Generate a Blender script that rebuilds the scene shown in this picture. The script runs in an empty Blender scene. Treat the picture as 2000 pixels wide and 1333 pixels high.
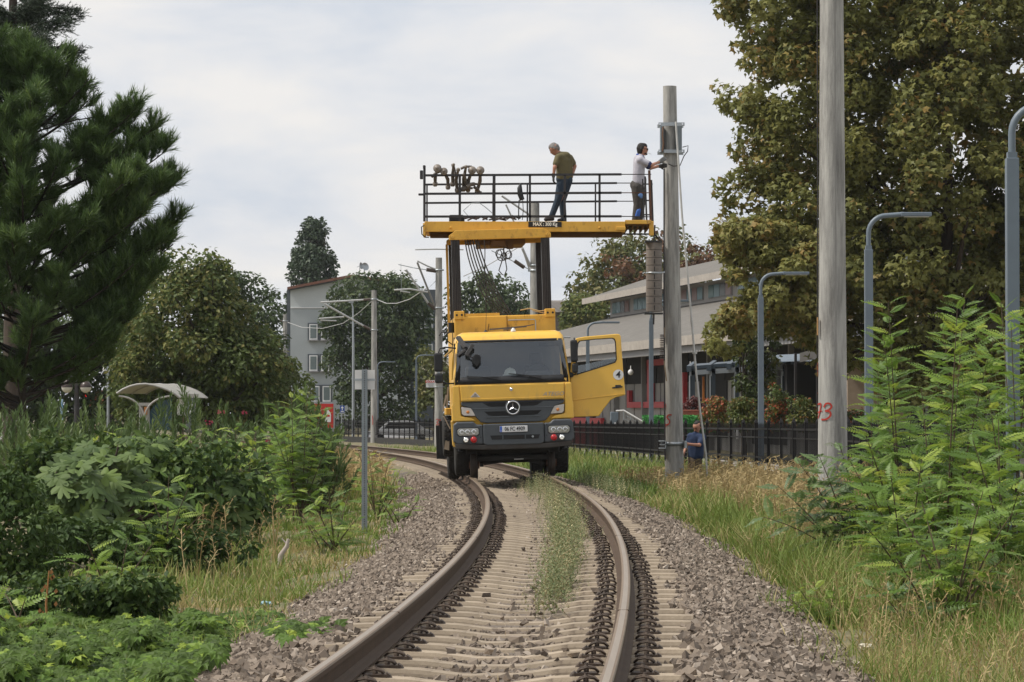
import bpy, bmesh, math, random
import numpy as np
from mathutils import Matrix, Vector
random.seed(7); RNG = np.random.default_rng(7)
SC = bpy.context.scene
COL = SC.collection
R = math.radians
# ------------------------------------------------------------------ camera
CAMZ = 1.33; F = 2000*105/36; PITCH = math.atan(130.5/F)
cam = bpy.data.cameras.new('camera'); cam_o = bpy.data.objects.new('camera', cam); COL.objects.link(cam_o)
cam.lens = 105; cam.sensor_width = 36; cam.clip_start = 0.5; cam.clip_end = 6000
cam_o.location = (0, 0, CAMZ); cam_o.rotation_euler = (math.pi/2 + PITCH, 0, 0)
SC.camera = cam_o
# ------------------------------------------------------------------ sky, sun
SUN_EL, SUN_AZ = R(54), R(-98)      # azimuth from the view direction (+Y), towards the right positive
wd = bpy.data.worlds.new('World'); SC.world = wd; wd.use_nodes = True
nt = wd.node_tree; N = nt.nodes; L = nt.links
for n in list(N): N.remove(n)
out = N.new('ShaderNodeOutputWorld'); bg = N.new('ShaderNodeBackground'); sky = N.new('ShaderNodeTexSky')
sky.sky_type = 'NISHITA'; sky.sun_disc = False; sky.sun_elevation = SUN_EL; sky.sun_rotation = SUN_AZ
sky.dust_density = 3.0; sky.air_density = 1.0
tc = N.new('ShaderNodeTexCoord'); mp = N.new('ShaderNodeMapping'); mp.inputs['Scale'].default_value = (1, 1, 3.2)
nz = N.new('ShaderNodeTexNoise'); nz.inputs['Scale'].default_value = 11; nz.inputs['Detail'].default_value = 7; nz.inputs['Roughness'].default_value = .55
nz.inputs['Distortion'].default_value = .25
cr = N.new('ShaderNodeValToRGB')
cr.color_ramp.elements[0].position = .36; cr.color_ramp.elements[0].color = (6.45, 6.85, 7.5, 1)
cr.color_ramp.elements[1].position = .66; cr.color_ramp.elements[1].color = (8.5, 8.3, 8.1, 1)
e = cr.color_ramp.elements.new(.5); e.color = (7.5, 7.62, 7.9, 1)
mx = N.new('ShaderNodeMix'); mx.data_type = 'RGBA'; mx.inputs[0].default_value = .93
L.new(tc.outputs['Generated'], mp.inputs[0]); L.new(mp.outputs[0], nz.inputs['Vector']); L.new(nz.outputs['Fac'], cr.inputs[0])
L.new(sky.outputs[0], mx.inputs[6]); L.new(cr.outputs[0], mx.inputs[7]); L.new(mx.outputs[2], bg.inputs[0]); L.new(bg.outputs[0], out.inputs[0])
bg.inputs[1].default_value = 0.1
sun = bpy.data.lights.new('sun', 'SUN'); sun.energy = 3.6; sun.angle = R(9); sun.color = (1, .94, .85)
sun_o = bpy.data.objects.new('sun', sun); COL.objects.link(sun_o)
sd = Vector((math.sin(SUN_AZ)*math.cos(SUN_EL), math.cos(SUN_AZ)*math.cos(SUN_EL), math.sin(SUN_EL)))
sun_o.rotation_euler = sd.to_track_quat('Z', 'Y').to_euler()
SC.view_settings.view_transform = 'Standard'; SC.view_settings.look = 'None'; SC.view_settings.exposure = 0.12; SC.view_settings.gamma = 1
SC.cycles.max_bounces = 6; SC.cycles.transparent_max_bounces = 8; SC.cycles.diffuse_bounces = 3

# ------------------------------------------------------------------ helpers
def W(px, py, d):
    """photograph pixel -> world point at depth d"""
    u = (px-1000)/F; v = (666.5-py)/F
    fy = math.cos(PITCH)-v*math.sin(PITCH); uz = math.sin(PITCH)+v*math.cos(PITCH)
    k = d/fy
    return Vector((u*k, d, CAMZ+uz*k))
def tag(o, label=None, cat=None, group=None, kind=None):
    if label: o['label'] = label
    if cat: o['category'] = cat
    if group: o['group'] = group
    if kind: o['kind'] = kind
    return o
def empty(name, loc=(0, 0, 0), rot=(0, 0, 0), label=None, cat=None, group=None, kind=None):
    o = bpy.data.objects.new(name, None); COL.objects.link(o); o.location = loc; o.rotation_euler = rot
    o.empty_display_size = .2
    return tag(o, label, cat, group, kind)
def mobj(name, me, parent=None):
    o = bpy.data.objects.new(name, me); COL.objects.link(o)
    if parent is not None: o.parent = parent
    return o
def wparent(o, p):
    """o is modelled in world coordinates: keep it there under p"""
    o.parent = p; o.matrix_parent_inverse = pm(p).inverted(); return o
def pm(o):
    m = Matrix.LocRotScale(o.location, o.rotation_euler, o.scale)
    return (pm(o.parent) @ o.matrix_parent_inverse @ m) if o.parent else m

class MB:
    def __init__(s, M=None): s.v = []; s.f = []; s.mi = []; s.M = M; s.m = 0; s.sm = []; s.smooth = False
    def add(s, vs, fs):
        b = len(s.v)
        if s.M is not None: vs = [s.M @ Vector(p) for p in vs]
        s.v += [tuple(p) for p in vs]; s.f += [tuple(b+i for i in f) for f in fs]
        s.mi += [s.m]*len(fs); s.sm += [s.smooth]*len(fs); return s
    def box(s, a, b):
        x0, y0, z0 = a; x1, y1, z1 = b
        return s.hexa([(x0, y0, z0), (x1, y0, z0), (x1, y1, z0), (x0, y1, z0), (x0, y0, z1), (x1, y0, z1), (x1, y1, z1), (x0, y1, z1)])
    def hexa(s, p): return s.add(p, [(0, 3, 2, 1), (4, 5, 6, 7), (0, 1, 5, 4), (1, 2, 6, 5), (2, 3, 7, 6), (3, 0, 4, 7)])
    def bar(s, a, b, w, h=None, up=(0, 0, 1)):
        a = Vector(a); b = Vector(b); h = h or w; t = (b-a).normalized(); up = Vector(up)
        x = t.cross(up)
        if x.length < 1e-4: x = t.cross(Vector((0, 1, 0)))
        x.normalize(); y = x.cross(t)
        q = [(-w/2, -h/2), (w/2, -h/2), (w/2, h/2), (-w/2, h/2)]
        return s.hexa([a+x*i+y*j for i, j in q]+[b+x*i+y*j for i, j in q])
    def tube(s, pts, r, n=8, caps=True):
        pts = [Vector(p) for p in pts]; m = len(pts); rr = r if isinstance(r, (list, tuple)) else [r]*m
        vs = []; prev = None
        for i, p in enumerate(pts):
            t = (pts[min(i+1, m-1)]-pts[max(i-1, 0)]).normalized()
            if prev is None:
                x = t.cross(Vector((0, 0, 1)))
                if x.length < 1e-3: x = t.cross(Vector((0, 1, 0)))
            else: x = prev-t*prev.dot(t)
            x.normalize(); prev = x; y = t.cross(x)
            vs += [p+(x*math.cos(2*math.pi*k/n)+y*math.sin(2*math.pi*k/n))*rr[i] for k in range(n)]
        fs = [(i*n+k, i*n+(k+1) % n, (i+1)*n+(k+1) % n, (i+1)*n+k) for i in range(m-1) for k in range(n)]
        o = s.smooth; s.smooth = True; s.add(vs, fs); s.smooth = o
        if caps: s.add(vs[:n], [tuple(range(n))[::-1]]); s.add(vs[-n:], [tuple(range(n))])
        return s
    def lathe(s, prof, M=None, n=20, caps=True):
        """prof: [(r, z)] about local z"""
        M = M or Matrix(); vs = []
        for r, z in prof: vs += [M @ Vector((r*math.cos(2*math.pi*k/n), r*math.sin(2*math.pi*k/n), z)) for k in range(n)]
        m = len(prof)
        fs = [(i*n+k, i*n+(k+1) % n, (i+1)*n+(k+1) % n, (i+1)*n+k) for i in range(m-1) for k in range(n)]
        o = s.smooth; s.smooth = True; s.add(vs, fs); s.smooth = o
        if caps: s.add(vs[:n], [tuple(range(n))[::-1]]); s.add(vs[-n:], [tuple(range(n))])
        return s
    def prism(s, poly, y0, y1):
        """poly of (x, z), extruded from y0 (front) to y1"""
        n = len(poly); vs = [(x, y0, z) for x, z in poly]+[(x, y1, z) for x, z in poly]
        return s.add(vs, [tuple(range(n)), tuple(range(n, 2*n))[::-1]]+[(i, n+i, n+(i+1) % n, (i+1) % n) for i in range(n)])
    def obj(s, name, mat, parent=None, bevel=0, world=False, seg=2):
        me = bpy.data.meshes.new(name); me.from_pydata(s.v, [], s.f)
        for m in (mat if isinstance(mat, (list, tuple)) else [mat]): me.materials.append(m)
        me.polygons.foreach_set('material_index', s.mi); me.polygons.foreach_set('use_smooth', s.sm)
        me.update()
        bm = bmesh.new(); bm.from_mesh(me); bmesh.ops.recalc_face_normals(bm, faces=bm.faces); bm.to_mesh(me); bm.free()
        o = mobj(name, me)
        if parent is not None:
            if world: wparent(o, parent)
            else: o.parent = parent
        if bevel:
            md = o.modifiers.new('bevel', 'BEVEL'); md.width = bevel; md.segments = seg; md.limit_method = 'ANGLE'; md.angle_limit = R(40)
        return o
def wbox(mb, p0, p1, d0, d1):
    """box whose front face spans pixels p0..p1 at depth d0 and reaches back to d1 (same world size)"""
    a = W(p0[0], p0[1], d0); b = W(p1[0], p1[1], d0)
    return mb.box((min(a.x, b.x), d0, min(a.z, b.z)), (max(a.x, b.x), d1, max(a.z, b.z)))
def bez(p0, p1, p2, n=8):
    p0, p1, p2 = Vector(p0), Vector(p1), Vector(p2)
    return [p0*(1-t)**2+p1*2*t*(1-t)+p2*t*t for t in [i/(n-1) for i in range(n)]]
def copy_tree(o, parent=None):
    c = o.copy(); COL.objects.link(c)
    if parent is not None: c.parent = parent
    for ch in o.children: copy_tree(ch, c)
    return c
def text_mesh(s, size, font_shear=0, bold=0, ex=.002):
    cu = bpy.data.curves.new('text', 'FONT'); cu.body = s; cu.size = size; cu.align_x = 'CENTER'; cu.align_y = 'CENTER'; cu.shear = font_shear
    cu.offset = bold; cu.extrude = ex; cu.resolution_u = 3
    o = bpy.data.objects.new('text', cu); COL.objects.link(o)
    bpy.context.view_layer.update()
    me = bpy.data.meshes.new_from_object(o.evaluated_get(bpy.context.evaluated_depsgraph_get()))
    bpy.data.objects.remove(o); bpy.data.curves.remove(cu)
    return me
def text_obj(name, s, size, mat, parent, loc, rot=(math.pi/2, 0, 0), shear=0, bold=0, sx=1):
    me = text_mesh(s, size, shear, bold); me.materials.clear(); me.materials.append(mat)
    o = mobj(name, me, parent); o.location = loc; o.rotation_euler = rot; o.scale = (sx, 1, 1)
    return o

# ------------------------------------------------------------------ materials
MATS = {}
def mat(name, c, c2=None, scale=6, rough=.6, metal=0, bump=0, bscale=40, stretch=(1, 1, 1), spec=.4, stain=None, stain_at=.62, sscale=2.5, coat=0, contrast=.2, rand=0):
    if name in MATS: return MATS[name]
    m = bpy.data.materials.new(name); m.use_nodes = True; t = m.node_tree; n = t.nodes; l = t.links
    b = n['Principled BSDF']; b.inputs['Roughness'].default_value = rough; b.inputs['Metallic'].default_value = metal
    b.inputs['Specular IOR Level'].default_value = spec; b.inputs['Coat Weight'].default_value = coat; b.inputs['Coat Roughness'].default_value = .12
    b.inputs['Base Color'].default_value = (*c, 1); m.diffuse_color = (*c, 1)
    tcn = n.new('ShaderNodeTexCoord'); mpn = n.new('ShaderNodeMapping'); mpn.inputs['Scale'].default_value = stretch
    l.new(tcn.outputs['Object'], mpn.inputs[0])
    cur = None
    if c2 is not None:
        nz = n.new('ShaderNodeTexNoise'); nz.inputs['Scale'].default_value = scale; nz.inputs['Detail'].default_value = 6; nz.inputs['Roughness'].default_value = .65
        l.new(mpn.outputs[0], nz.inputs['Vector'])
        cr = n.new('ShaderNodeValToRGB'); cr.color_ramp.elements[0].position = .5-contrast; cr.color_ramp.elements[1].position = .5+contrast
        cr.color_ramp.elements[0].color = (*c2, 1); cr.color_ramp.elements[1].color = (*c, 1)
        l.new(nz.outputs['Fac'], cr.inputs[0]); cur = cr.outputs[0]
        if stain is not None:
            nz2 = n.new('ShaderNodeTexNoise'); nz2.inputs['Scale'].default_value = sscale; nz2.inputs['Detail'].default_value = 8; nz2.inputs['Roughness'].default_value = .7
            l.new(mpn.outputs[0], nz2.inputs['Vector'])
            mr = n.new('ShaderNodeMapRange'); mr.inputs[1].default_value = stain_at-.08; mr.inputs[2].default_value = stain_at+.1
            l.new(nz2.outputs['Fac'], mr.inputs[0])
            mx = n.new('ShaderNodeMix'); mx.data_type = 'RGBA'; mx.inputs[7].default_value = (*stain, 1)
            l.new(mr.outputs[0], mx.inputs[0]); l.new(cur, mx.inputs[6]); cur = mx.outputs[2]
        if rand:
            oi = n.new('ShaderNodeObjectInfo'); mr2 = n.new('ShaderNodeMapRange'); mr2.inputs[3].default_value = 1-rand; mr2.inputs[4].default_value = 1+rand
            l.new(oi.outputs['Random'], mr2.inputs[0]); vm = n.new('ShaderNodeVectorMath'); vm.operation = 'SCALE'
            l.new(cur, vm.inputs[0]); l.new(mr2.outputs[0], vm.inputs['Scale']); cur = vm.outputs[0]
        l.new(cur, b.inputs['Base Color'])
    if bump:
        nb = n.new('ShaderNodeTexNoise'); nb.inputs['Scale'].default_value = bscale; nb.inputs['Detail'].default_value = 5
        l.new(tcn.outputs['Object'], nb.inputs['Vector']); bp = n.new('ShaderNodeBump'); bp.inputs['Strength'].default_value = bump; bp.inputs['Distance'].default_value = .02
        l.new(nb.outputs['Fac'], bp.inputs['Height']); l.new(bp.outputs[0], b.inputs['Normal'])
    MATS[name] = m; return m
def leafmat(name, cols, trans=.22, rough=.5, spec=.35, tcol=None):
    """colour by the per-leaf tint attribute plus the object's random number"""
    if name in MATS: return MATS[name]
    m = bpy.data.materials.new(name); m.use_nodes = True; t = m.node_tree; n = t.nodes; l = t.links
    b = n['Principled BSDF']; b.inputs['Roughness'].default_value = rough; b.inputs['Specular IOR Level'].default_value = spec
    at = n.new('ShaderNodeAttribute'); at.attribute_name = 'tint'; oi = n.new('ShaderNodeObjectInfo')
    ad = n.new('ShaderNodeMath'); ad.operation = 'ADD'; l.new(at.outputs['Fac'], ad.inputs[0]); l.new(oi.outputs['Random'], ad.inputs[1])
    fr = n.new('ShaderNodeMath'); fr.operation = 'FRACT'; l.new(ad.outputs[0], fr.inputs[0])
    cr = n.new('ShaderNodeValToRGB'); k = len(cols)
    while len(cr.color_ramp.elements) < k: cr.color_ramp.elements.new(.5)
    for i, (p, c) in enumerate(cols): cr.color_ramp.elements[i].position = p; cr.color_ramp.elements[i].color = (*c, 1)
    l.new(fr.outputs[0], cr.inputs[0]); l.new(cr.outputs[0], b.inputs['Base Color'])
    if trans:
        tr = n.new('ShaderNodeBsdfTranslucent'); mx = n.new('ShaderNodeMixShader'); mx.inputs[0].default_value = trans
        hs = n.new('ShaderNodeHueSaturation'); hs.inputs['Value'].default_value = 1.5; hs.inputs['Hue'].default_value = .485
        l.new(cr.outputs[0], hs.inputs['Color']); l.new(hs.outputs[0], tr.inputs[0])
        o = n['Material Output']; l.new(b.outputs[0], mx.inputs[1]); l.new(tr.outputs[0], mx.inputs[2]); l.new(mx.outputs[0], o.inputs[0])
    MATS[name] = m; return m
def glassmat(name, tint, refl=.08, rough=.03):
    m = bpy.data.materials.new(name); m.use_nodes = True; t = m.node_tree; n = t.nodes; l = t.links
    n.remove(n['Principled BSDF']); tr = n.new('ShaderNodeBsdfTransparent'); tr.inputs[0].default_value = (*tint, 1)
    gl = n.new('ShaderNodeBsdfGlossy'); gl.inputs['Roughness'].default_value = rough; gl.inputs[0].default_value = (.9, .95, 1, 1)
    fr = n.new('ShaderNodeFresnel'); fr.inputs[0].default_value = 1.5; ad = n.new('ShaderNodeMath'); ad.inputs[1].default_value = refl
    l.new(fr.outputs[0], ad.inputs[0]); mx = n.new('ShaderNodeMixShader'); l.new(ad.outputs[0], mx.inputs[0]); l.new(tr.outputs[0], mx.inputs[1]); l.new(gl.outputs[0], mx.inputs[2])
    l.new(mx.outputs[0], n['Material Output'].inputs[0]); MATS[name] = m; return m
def emit(name, c, s):
    m = mat(name, c, rough=.3); b = m.node_tree.nodes['Principled BSDF']; b.inputs['Emission Color'].default_value = (*c, 1); b.inputs['Emission Strength'].default_value = s; return m

YEL = mat('yellow_paint', (.80, .475, .068), (.75, .44, .06), scale=3, rough=.36, spec=.5, coat=.2, stain=(.58, .35, .08), stain_at=.62, sscale=3, stretch=(1.5, 1.5, .6))
YELD = mat('worn_yellow_paint', (.72, .42, .066), (.60, .33, .05), scale=4, rough=.5, stain=(.2, .1, .035), stain_at=.64, sscale=6, stretch=(1, 1, .6))
UND = mat('rusty_shaded_underside', (.15, .078, .022), (.085, .045, .018), scale=5, rough=.7, stain=(.08, .04, .02), stain_at=.6)  # shade beneath the platform is put into this dark base colour
GREYP = mat('grey_plastic', (.075, .085, .095), (.062, .07, .078), scale=5, rough=.5, bump=.05, bscale=200)
BLKP = mat('black_plastic', (.018, .019, .021), (.012, .012, .013), scale=8, rough=.5)
BLKM = mat('black_painted_steel', (.022, .024, .03), (.04, .033, .03), scale=9, rough=.5, stain=(.12, .06, .03), stain_at=.7)
RUST = mat('rusty_steel', (.13, .06, .035), (.07, .035, .022), scale=12, rough=.8)
TYRE = mat('tyre_rubber', (.02, .019, .018), (.032, .029, .026), scale=8, rough=.85)
UNDB = mat('underbody', (.03, .027, .024), (.018, .016, .015), scale=6, rough=.8)
CHROME = mat('chrome', (.75, .76, .78), rough=.15, metal=1)
STEELG = mat('galvanised_steel', (.42, .45, .47), (.32, .35, .37), scale=14, rough=.42, metal=.6)
MASTM = mat('greased_mast_steel', (.07, .06, .055), (.02, .018, .018), scale=7, rough=.35, metal=.5, stretch=(14, 14, .25), contrast=.12)
CONC = mat('pole_concrete', (.43, .42, .39), (.27, .265, .25), scale=5, rough=.9, bump=.25, bscale=45, stretch=(3, 3, .3), stain=(.17, .165, .155), stain_at=.56, sscale=2.2, contrast=.16)
CONCB = mat('weight_concrete', (.24, .21, .185), (.17, .15, .135), scale=6, rough=.9, bump=.1, stretch=(1, 1, 3))
WHITE = mat('white_paint', (.74, .74, .73), (.68, .68, .67), scale=6, rough=.5)
RED = mat('red_paint', (.55, .03, .025), (.48, .025, .02), scale=5, rough=.5)
BLK = mat('black_print', (.012, .012, .013), rough=.6)
LAMPG = mat('lamp_post_grey', (.14, .175, .21), (.12, .15, .18), scale=4, rough=.45)
TIMB = mat('dead_wood', (.30, .25, .2), (.2, .16, .13), scale=14, rough=.9)
BARK = mat('bark', (.075, .055, .042), (.035, .028, .022), scale=12, rough=.95, stretch=(1, 1, .25), bump=.4, bscale=25)
SKIN = mat('skin', (.42, .21, .14), (.38, .18, .12), scale=8, rough=.55)
GLASS = glassmat('vehicle_glass', (.62, .67, .67), .07)
GLASSL = glassmat('window_glass', (.72, .78, .8), .05)

# ------------------------------------------------------------------ track geometry
def track(d):
    """centre X, slope dX/dd and rail level z at depth d"""
    t = d-38.5
    if t <= 19: x = .426-.00126*t*t; s = -.00252*t
    else:
        q = min(t-19, 190); x = -.029-.0479*q-.00083*q*q; s = -.0479-.00166*q
        if t-19 > 190: x += s*(t-209)
    q = d-58
    z = 0 if q <= 0 else -.45*(1-math.exp(-(q/75)**1.6))
    return x, s, z
def TF(d, o, z=0):
    """track frame: lateral offset o (right positive), height z above rail level"""
    x, s, tz = track(d); k = math.hypot(1, s)
    return Vector((x+o/k, d-o*s/k, tz+z+(.012*o if abs(o) < 2.6 else 0)))
def sm(a, b, x): t = min(max((x-a)/(b-a), 0), 1); return t*t*(3-2*t)
PR = [(-60, -.55), (-12, -.55), (-5, -.5), (-3, -.56), (-2.25, -.5), (-1.35, -.25), (0, -.25), (1.35, -.25), (2.25, -.47), (3, -.5), (5, -.32), (9, -.3), (60, -.45)]
def gz(X, d):
    x, s, tz = track(min(d, 240)); o = X-x
    z = np.interp(o, [p[0] for p in PR], [p[1] for p in PR])
    a = sm(1.6, 2.6, abs(o))
    z += a*(.06*math.sin(X*1.3+d*.7)*math.sin(d*.43-X*.5)+.03*math.sin(X*3.1-d*1.9))
    return z+tz

# ================================================================== SETTING: ground, ballast, track
def np_mesh(name, V, Fa, mats, tint=None, smooth=False):
    """V (n,3); Fa (m,k) faces of equal size"""
    V = np.asarray(V, np.float32); Fa = np.asarray(Fa, np.int32); m, k = Fa.shape
    me = bpy.data.meshes.new(name); me.vertices.add(len(V)); me.vertices.foreach_set('co', V.ravel())
    me.loops.add(m*k); me.loops.foreach_set('vertex_index', Fa.ravel())
    me.polygons.add(m); me.polygons.foreach_set('loop_start', np.arange(0, m*k, k, dtype=np.int32))
    me.polygons.foreach_set('use_smooth', np.full(m, smooth))
    for q in (mats if isinstance(mats, (list, tuple)) else [mats]): me.materials.append(q)
    if tint is not None:
        a = me.attributes.new('tint', 'FLOAT', 'POINT'); a.data.foreach_set('value', np.asarray(tint, np.float32))
    me.update(calc_edges=True); me.validate() if False else None
    return me
def scatter(name, tv, tf, P, Rm, S, mats, tint=None, smooth=False):
    """one mesh of many copies of a template. P (n,3) Rm (n,3,3) S (n,) or (n,3)"""
    tv = np.asarray(tv, np.float64); tf = np.asarray(tf, np.int32); n = len(P); nv = len(tv)
    S = np.asarray(S, np.float64); S = S[:, None] if S.ndim == 1 else S
    loc = tv[None]*S[:, None, :]
    V = np.einsum('nij,nvj->nvi', Rm, loc)+np.asarray(P)[:, None, :]
    Fa = (tf[None]+(np.arange(n)*nv)[:, None, None]).reshape(-1, tf.shape[1])
    tt = None if tint is None else np.repeat(tint, nv)
    return np_mesh(name, V.reshape(-1, 3), Fa, mats, tt, smooth)
def nrm(a): return a/np.maximum(np.linalg.norm(a, axis=-1, keepdims=True), 1e-9)
def frames(z, spin=None, ref=None):
    """rotation matrices whose z axis is the given direction; spin about it (or x axis near ref)"""
    z = nrm(np.asarray(z, float)); n = len(z)
    if ref is None:
        a = RNG.uniform(0, 2*np.pi, n) if spin is None else spin
        r = np.stack([np.cos(a), np.sin(a), .37*np.sin(3*a)], 1)
    else: r = np.asarray(ref, float)
    x = nrm(r-z*np.sum(r*z, 1, keepdims=True)); y = np.cross(z, x)
    return np.stack([x, y, z], 2)
def rdir(n):
    return nrm(RNG.normal(size=(n, 3)))

# ---- ground sheet
GROUND = mat('verge_soil', (.17, .13, .085), (.10, .115, .045), scale=1.1, rough=.95, bump=.5, bscale=9, stain=(.24, .19, .11), stain_at=.56, sscale=4)
offs = [-400, -220, -120, -60, -40, -28, -20, -15, -12, -9, -7, -6, -5, -4.4, -3.8, -3.3, -2.9, -2.6, -2.4, -2.25, -2, -1.7, -1.35, -.7, 0, .7, 1.35, 1.7, 2, 2.25, 2.4, 2.6, 2.9, 3.3, 3.8, 4.4, 5, 6, 7, 9, 12, 15, 20, 28, 40, 60, 120, 220, 400]
rows = [-60, -20, 0, 6]+[10+.7*i for i in range(130)]+[102+2*i for i in range(50)]+[210, 240, 280, 340, 450, 700, 1000]
V = []; Fq = []
for d in rows:
    x = track(min(d, 240))[0]
    for o in offs: V.append((x+o, d, gz(x+o, d)))
nc = len(offs)
for i in range(len(rows)-1):
    for j in range(nc-1): Fq.append((i*nc+j, i*nc+j+1, (i+1)*nc+j+1, (i+1)*nc+j))
ground = mobj('ground', np_mesh('ground', V, Fq, GROUND, smooth=True)); tag(ground, kind='structure')

# ---- paved path behind the fence
PAVE = mat('paving', (.30, .27, .25), (.24, .22, .2), scale=3, rough=.9)
# ---- ballast bed
BAL = mat('ballast_dust', (.19, .155, .125), (.11, .09, .075), scale=22, rough=.95, bump=.9, bscale=45)
V = []; Fq = []; bo = [-2.3, -2.0, -1.65, -1.3, -.9, 0, .9, 1.3, 1.65, 2.0, 2.3]; bz = [-.52, -.42, -.30, -.235, -.215, -.235, -.215, -.235, -.30, -.40, -.5]
rr = [6+.4*i for i in range(300)]
for d in rr:
    for o, z in zip(bo, bz): p = TF(d, o, z+(.02*math.sin(d*2.3+o*3) if abs(o) > 1.3 else 0)); V.append(tuple(p))
nc = len(bo)
for i in range(len(rr)-1):
    for j in range(nc-1): Fq.append((i*nc+j, i*nc+j+1, (i+1)*nc+j+1, (i+1)*nc+j))
ballast = mobj('ballast_bed', np_mesh('ballast_bed', V, Fq, BAL, smooth=True)); tag(ballast, kind='structure')
# stones
STONE = leafmat('ballast_stone', [(0, (.115, .092, .074)), (.3, (.195, .158, .126)), (.55, (.255, .21, .168)), (.8, (.165, .13, .102)), (.95, (.37, .315, .26))], trans=0, rough=.9, spec=.2)
def stone_template(seed):
    r = np.random.default_rng(seed)
    v = np.array([(-1, -1, -1), (1, -1, -1), (1, 1, -1), (-1, 1, -1), (-1, -1, 1), (1, -1, 1), (1, 1, 1), (-1, 1, 1)], float)*.5
    v *= r.uniform(.6, 1.15, (8, 1)); v += r.uniform(-.16, .16, (8, 3)); v[:, 2] *= .85
    f = [(0, 3, 2), (0, 2, 1), (4, 5, 6), (4, 6, 7), (0, 1, 5), (0, 5, 4), (1, 2, 6), (1, 6, 5), (2, 3, 7), (2, 7, 6), (3, 0, 4), (3, 4, 7)]
    return v, np.array(f)
def stone_z(o):
    return np.interp(o, bo, bz)
SP = .6; SL0 = 10.2
def stones():
    pts = []; siz = []
    def band(d0, d1, o0, o1, dens, s0, s1):
        n = int((d1-d0)*(o1-o0)*dens)
        dd = RNG.uniform(d0, d1, n); oo = RNG.uniform(o0, o1, n)
        for d, o in zip(dd, oo):
            inn = abs(o) < 1.25
            if inn:
                ph = ((d-SL0)/SP) % 1
                if (ph < .2 or ph > .8) and RNG.random() > (.045 if abs(o-.12) < .25 else .015): continue
                if abs(abs(o)-.75) < .12 and RNG.random() < .6: continue
            s = RNG.uniform(s0, s1)*(.75 if inn else 1)
            pts.append(tuple(TF(d, o, (-.185 if inn and (ph < .2 or ph > .8) else stone_z(o)-(.010 if inn else 0))+s*.18+(RNG.uniform(0, .035) if not inn else RNG.uniform(-.02, .006))))); siz.append(s)
    for o0, o1 in ((-2.35, -1.22), (1.22, 2.35)):
        band(13.5, 24, o0, o1, 820, .022, .056); band(24, 38, o0, o1, 540, .026, .058); band(38, 72, o0, o1, 215, .038, .068)
    band(13.5, 26, -1.22, 1.22, 420, .03, .06); band(26, 45, -1.22, 1.22, 200, .035, .06); band(45, 70, -1.22, 1.22, 100, .04, .065)
    band(57, 66, -1.2, 1.2, 200, .05, .08)
    # ballast heaped over the sleeper ends
    for d0, d1, dens in ((13.5, 26, 900), (26, 45, 480), (45, 64, 240)):
        for sd_, a, b, pk in ((-1, .98, 1.34, .8), (1, 1.08, 1.34, .55)):
            n = int((d1-d0)*(b-a)*dens)
            for d, o in zip(RNG.uniform(d0, d1, n), RNG.uniform(a, b, n)):
                e = pk*sm(a, b, o)+.35*math.sin(d*1.7)*math.sin(d*.61+1)
                if RNG.random() > e: continue
                s = RNG.uniform(.026, .056); pts.append(tuple(TF(d, sd_*o, -.192+s*.2+RNG.uniform(-.015, .012)))); siz.append(s)
    return np.array(pts), np.array(siz)
P, S = stones(); n = len(P)
dist = P[:, 1]; near = np.argsort(dist+np.where(np.abs(P[:, 0]/P[:, 1]) > .17, 1e3, 0)+np.where(dist < 14.3, 1e3, 0)-S*60)[:300]
isn = np.zeros(n, bool); isn[near] = True
tmpl = [stone_template(i) for i in range(6)]
rest = np.where(~isn)[0]
def stone_small(seed):
    r = np.random.default_rng(seed); v = np.array([(1, 0, 0), (-1, 0, 0), (0, 1, 0), (0, -1, 0), (0, 0, 1), (0, 0, -1)], float)*.62; v *= r.uniform(.7, 1.2, (6, 1)); v += r.uniform(-.15, .15, (6, 3))
    return v, np.array([(0, 2, 4), (2, 1, 4), (1, 3, 4), (3, 0, 4), (2, 0, 5), (1, 2, 5), (3, 1, 5), (0, 3, 5)])
def batches():
    nr_ = rest[P[rest, 1] < 21]; fr_ = rest[P[rest, 1] >= 21]
    for k in range(6): yield nr_[k::6], tmpl[k]
    for k in range(4): yield fr_[k::4], stone_small(k+20)
Vs = []; Fs = []; Ts = []; base = 0
for ix, (tv, tf) in batches():
    m = len(ix); nvv = len(tv)
    Rm = frames(rdir(m)); loc = tv[None]*(S[ix][:, None, None]*RNG.uniform(.8, 1.35, (m, 1, 3)))
    Vv = (np.einsum('nij,nvj->nvi', Rm, loc)+P[ix][:, None]).reshape(-1, 3); Vs.append(Vv)
    Fs.append((tf[None]+(np.arange(m)*nvv)[:, None, None]).reshape(-1, 3)+base); base += len(Vv); Ts.append(np.repeat(RNG.random(m), nvv))
bs = mobj('loose_ballast', np_mesh('loose_ballast', np.vstack(Vs), np.vstack(Fs), STONE, np.concatenate(Ts)), ballast); tag(bs, kind='stuff')
smesh = [np_mesh('ballast_stone', *tmpl[k], STONE) for k in range(6)]
for i, ix in enumerate(near):
    o = mobj('ballast_stone', smesh[i % 6], ballast); o.location = P[ix]; o.rotation_euler = RNG.uniform(-.6, .6, 2).tolist()+[RNG.uniform(0, 6)]; s = S[ix]; o.scale = (s*1.2, s, s*.9)

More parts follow.
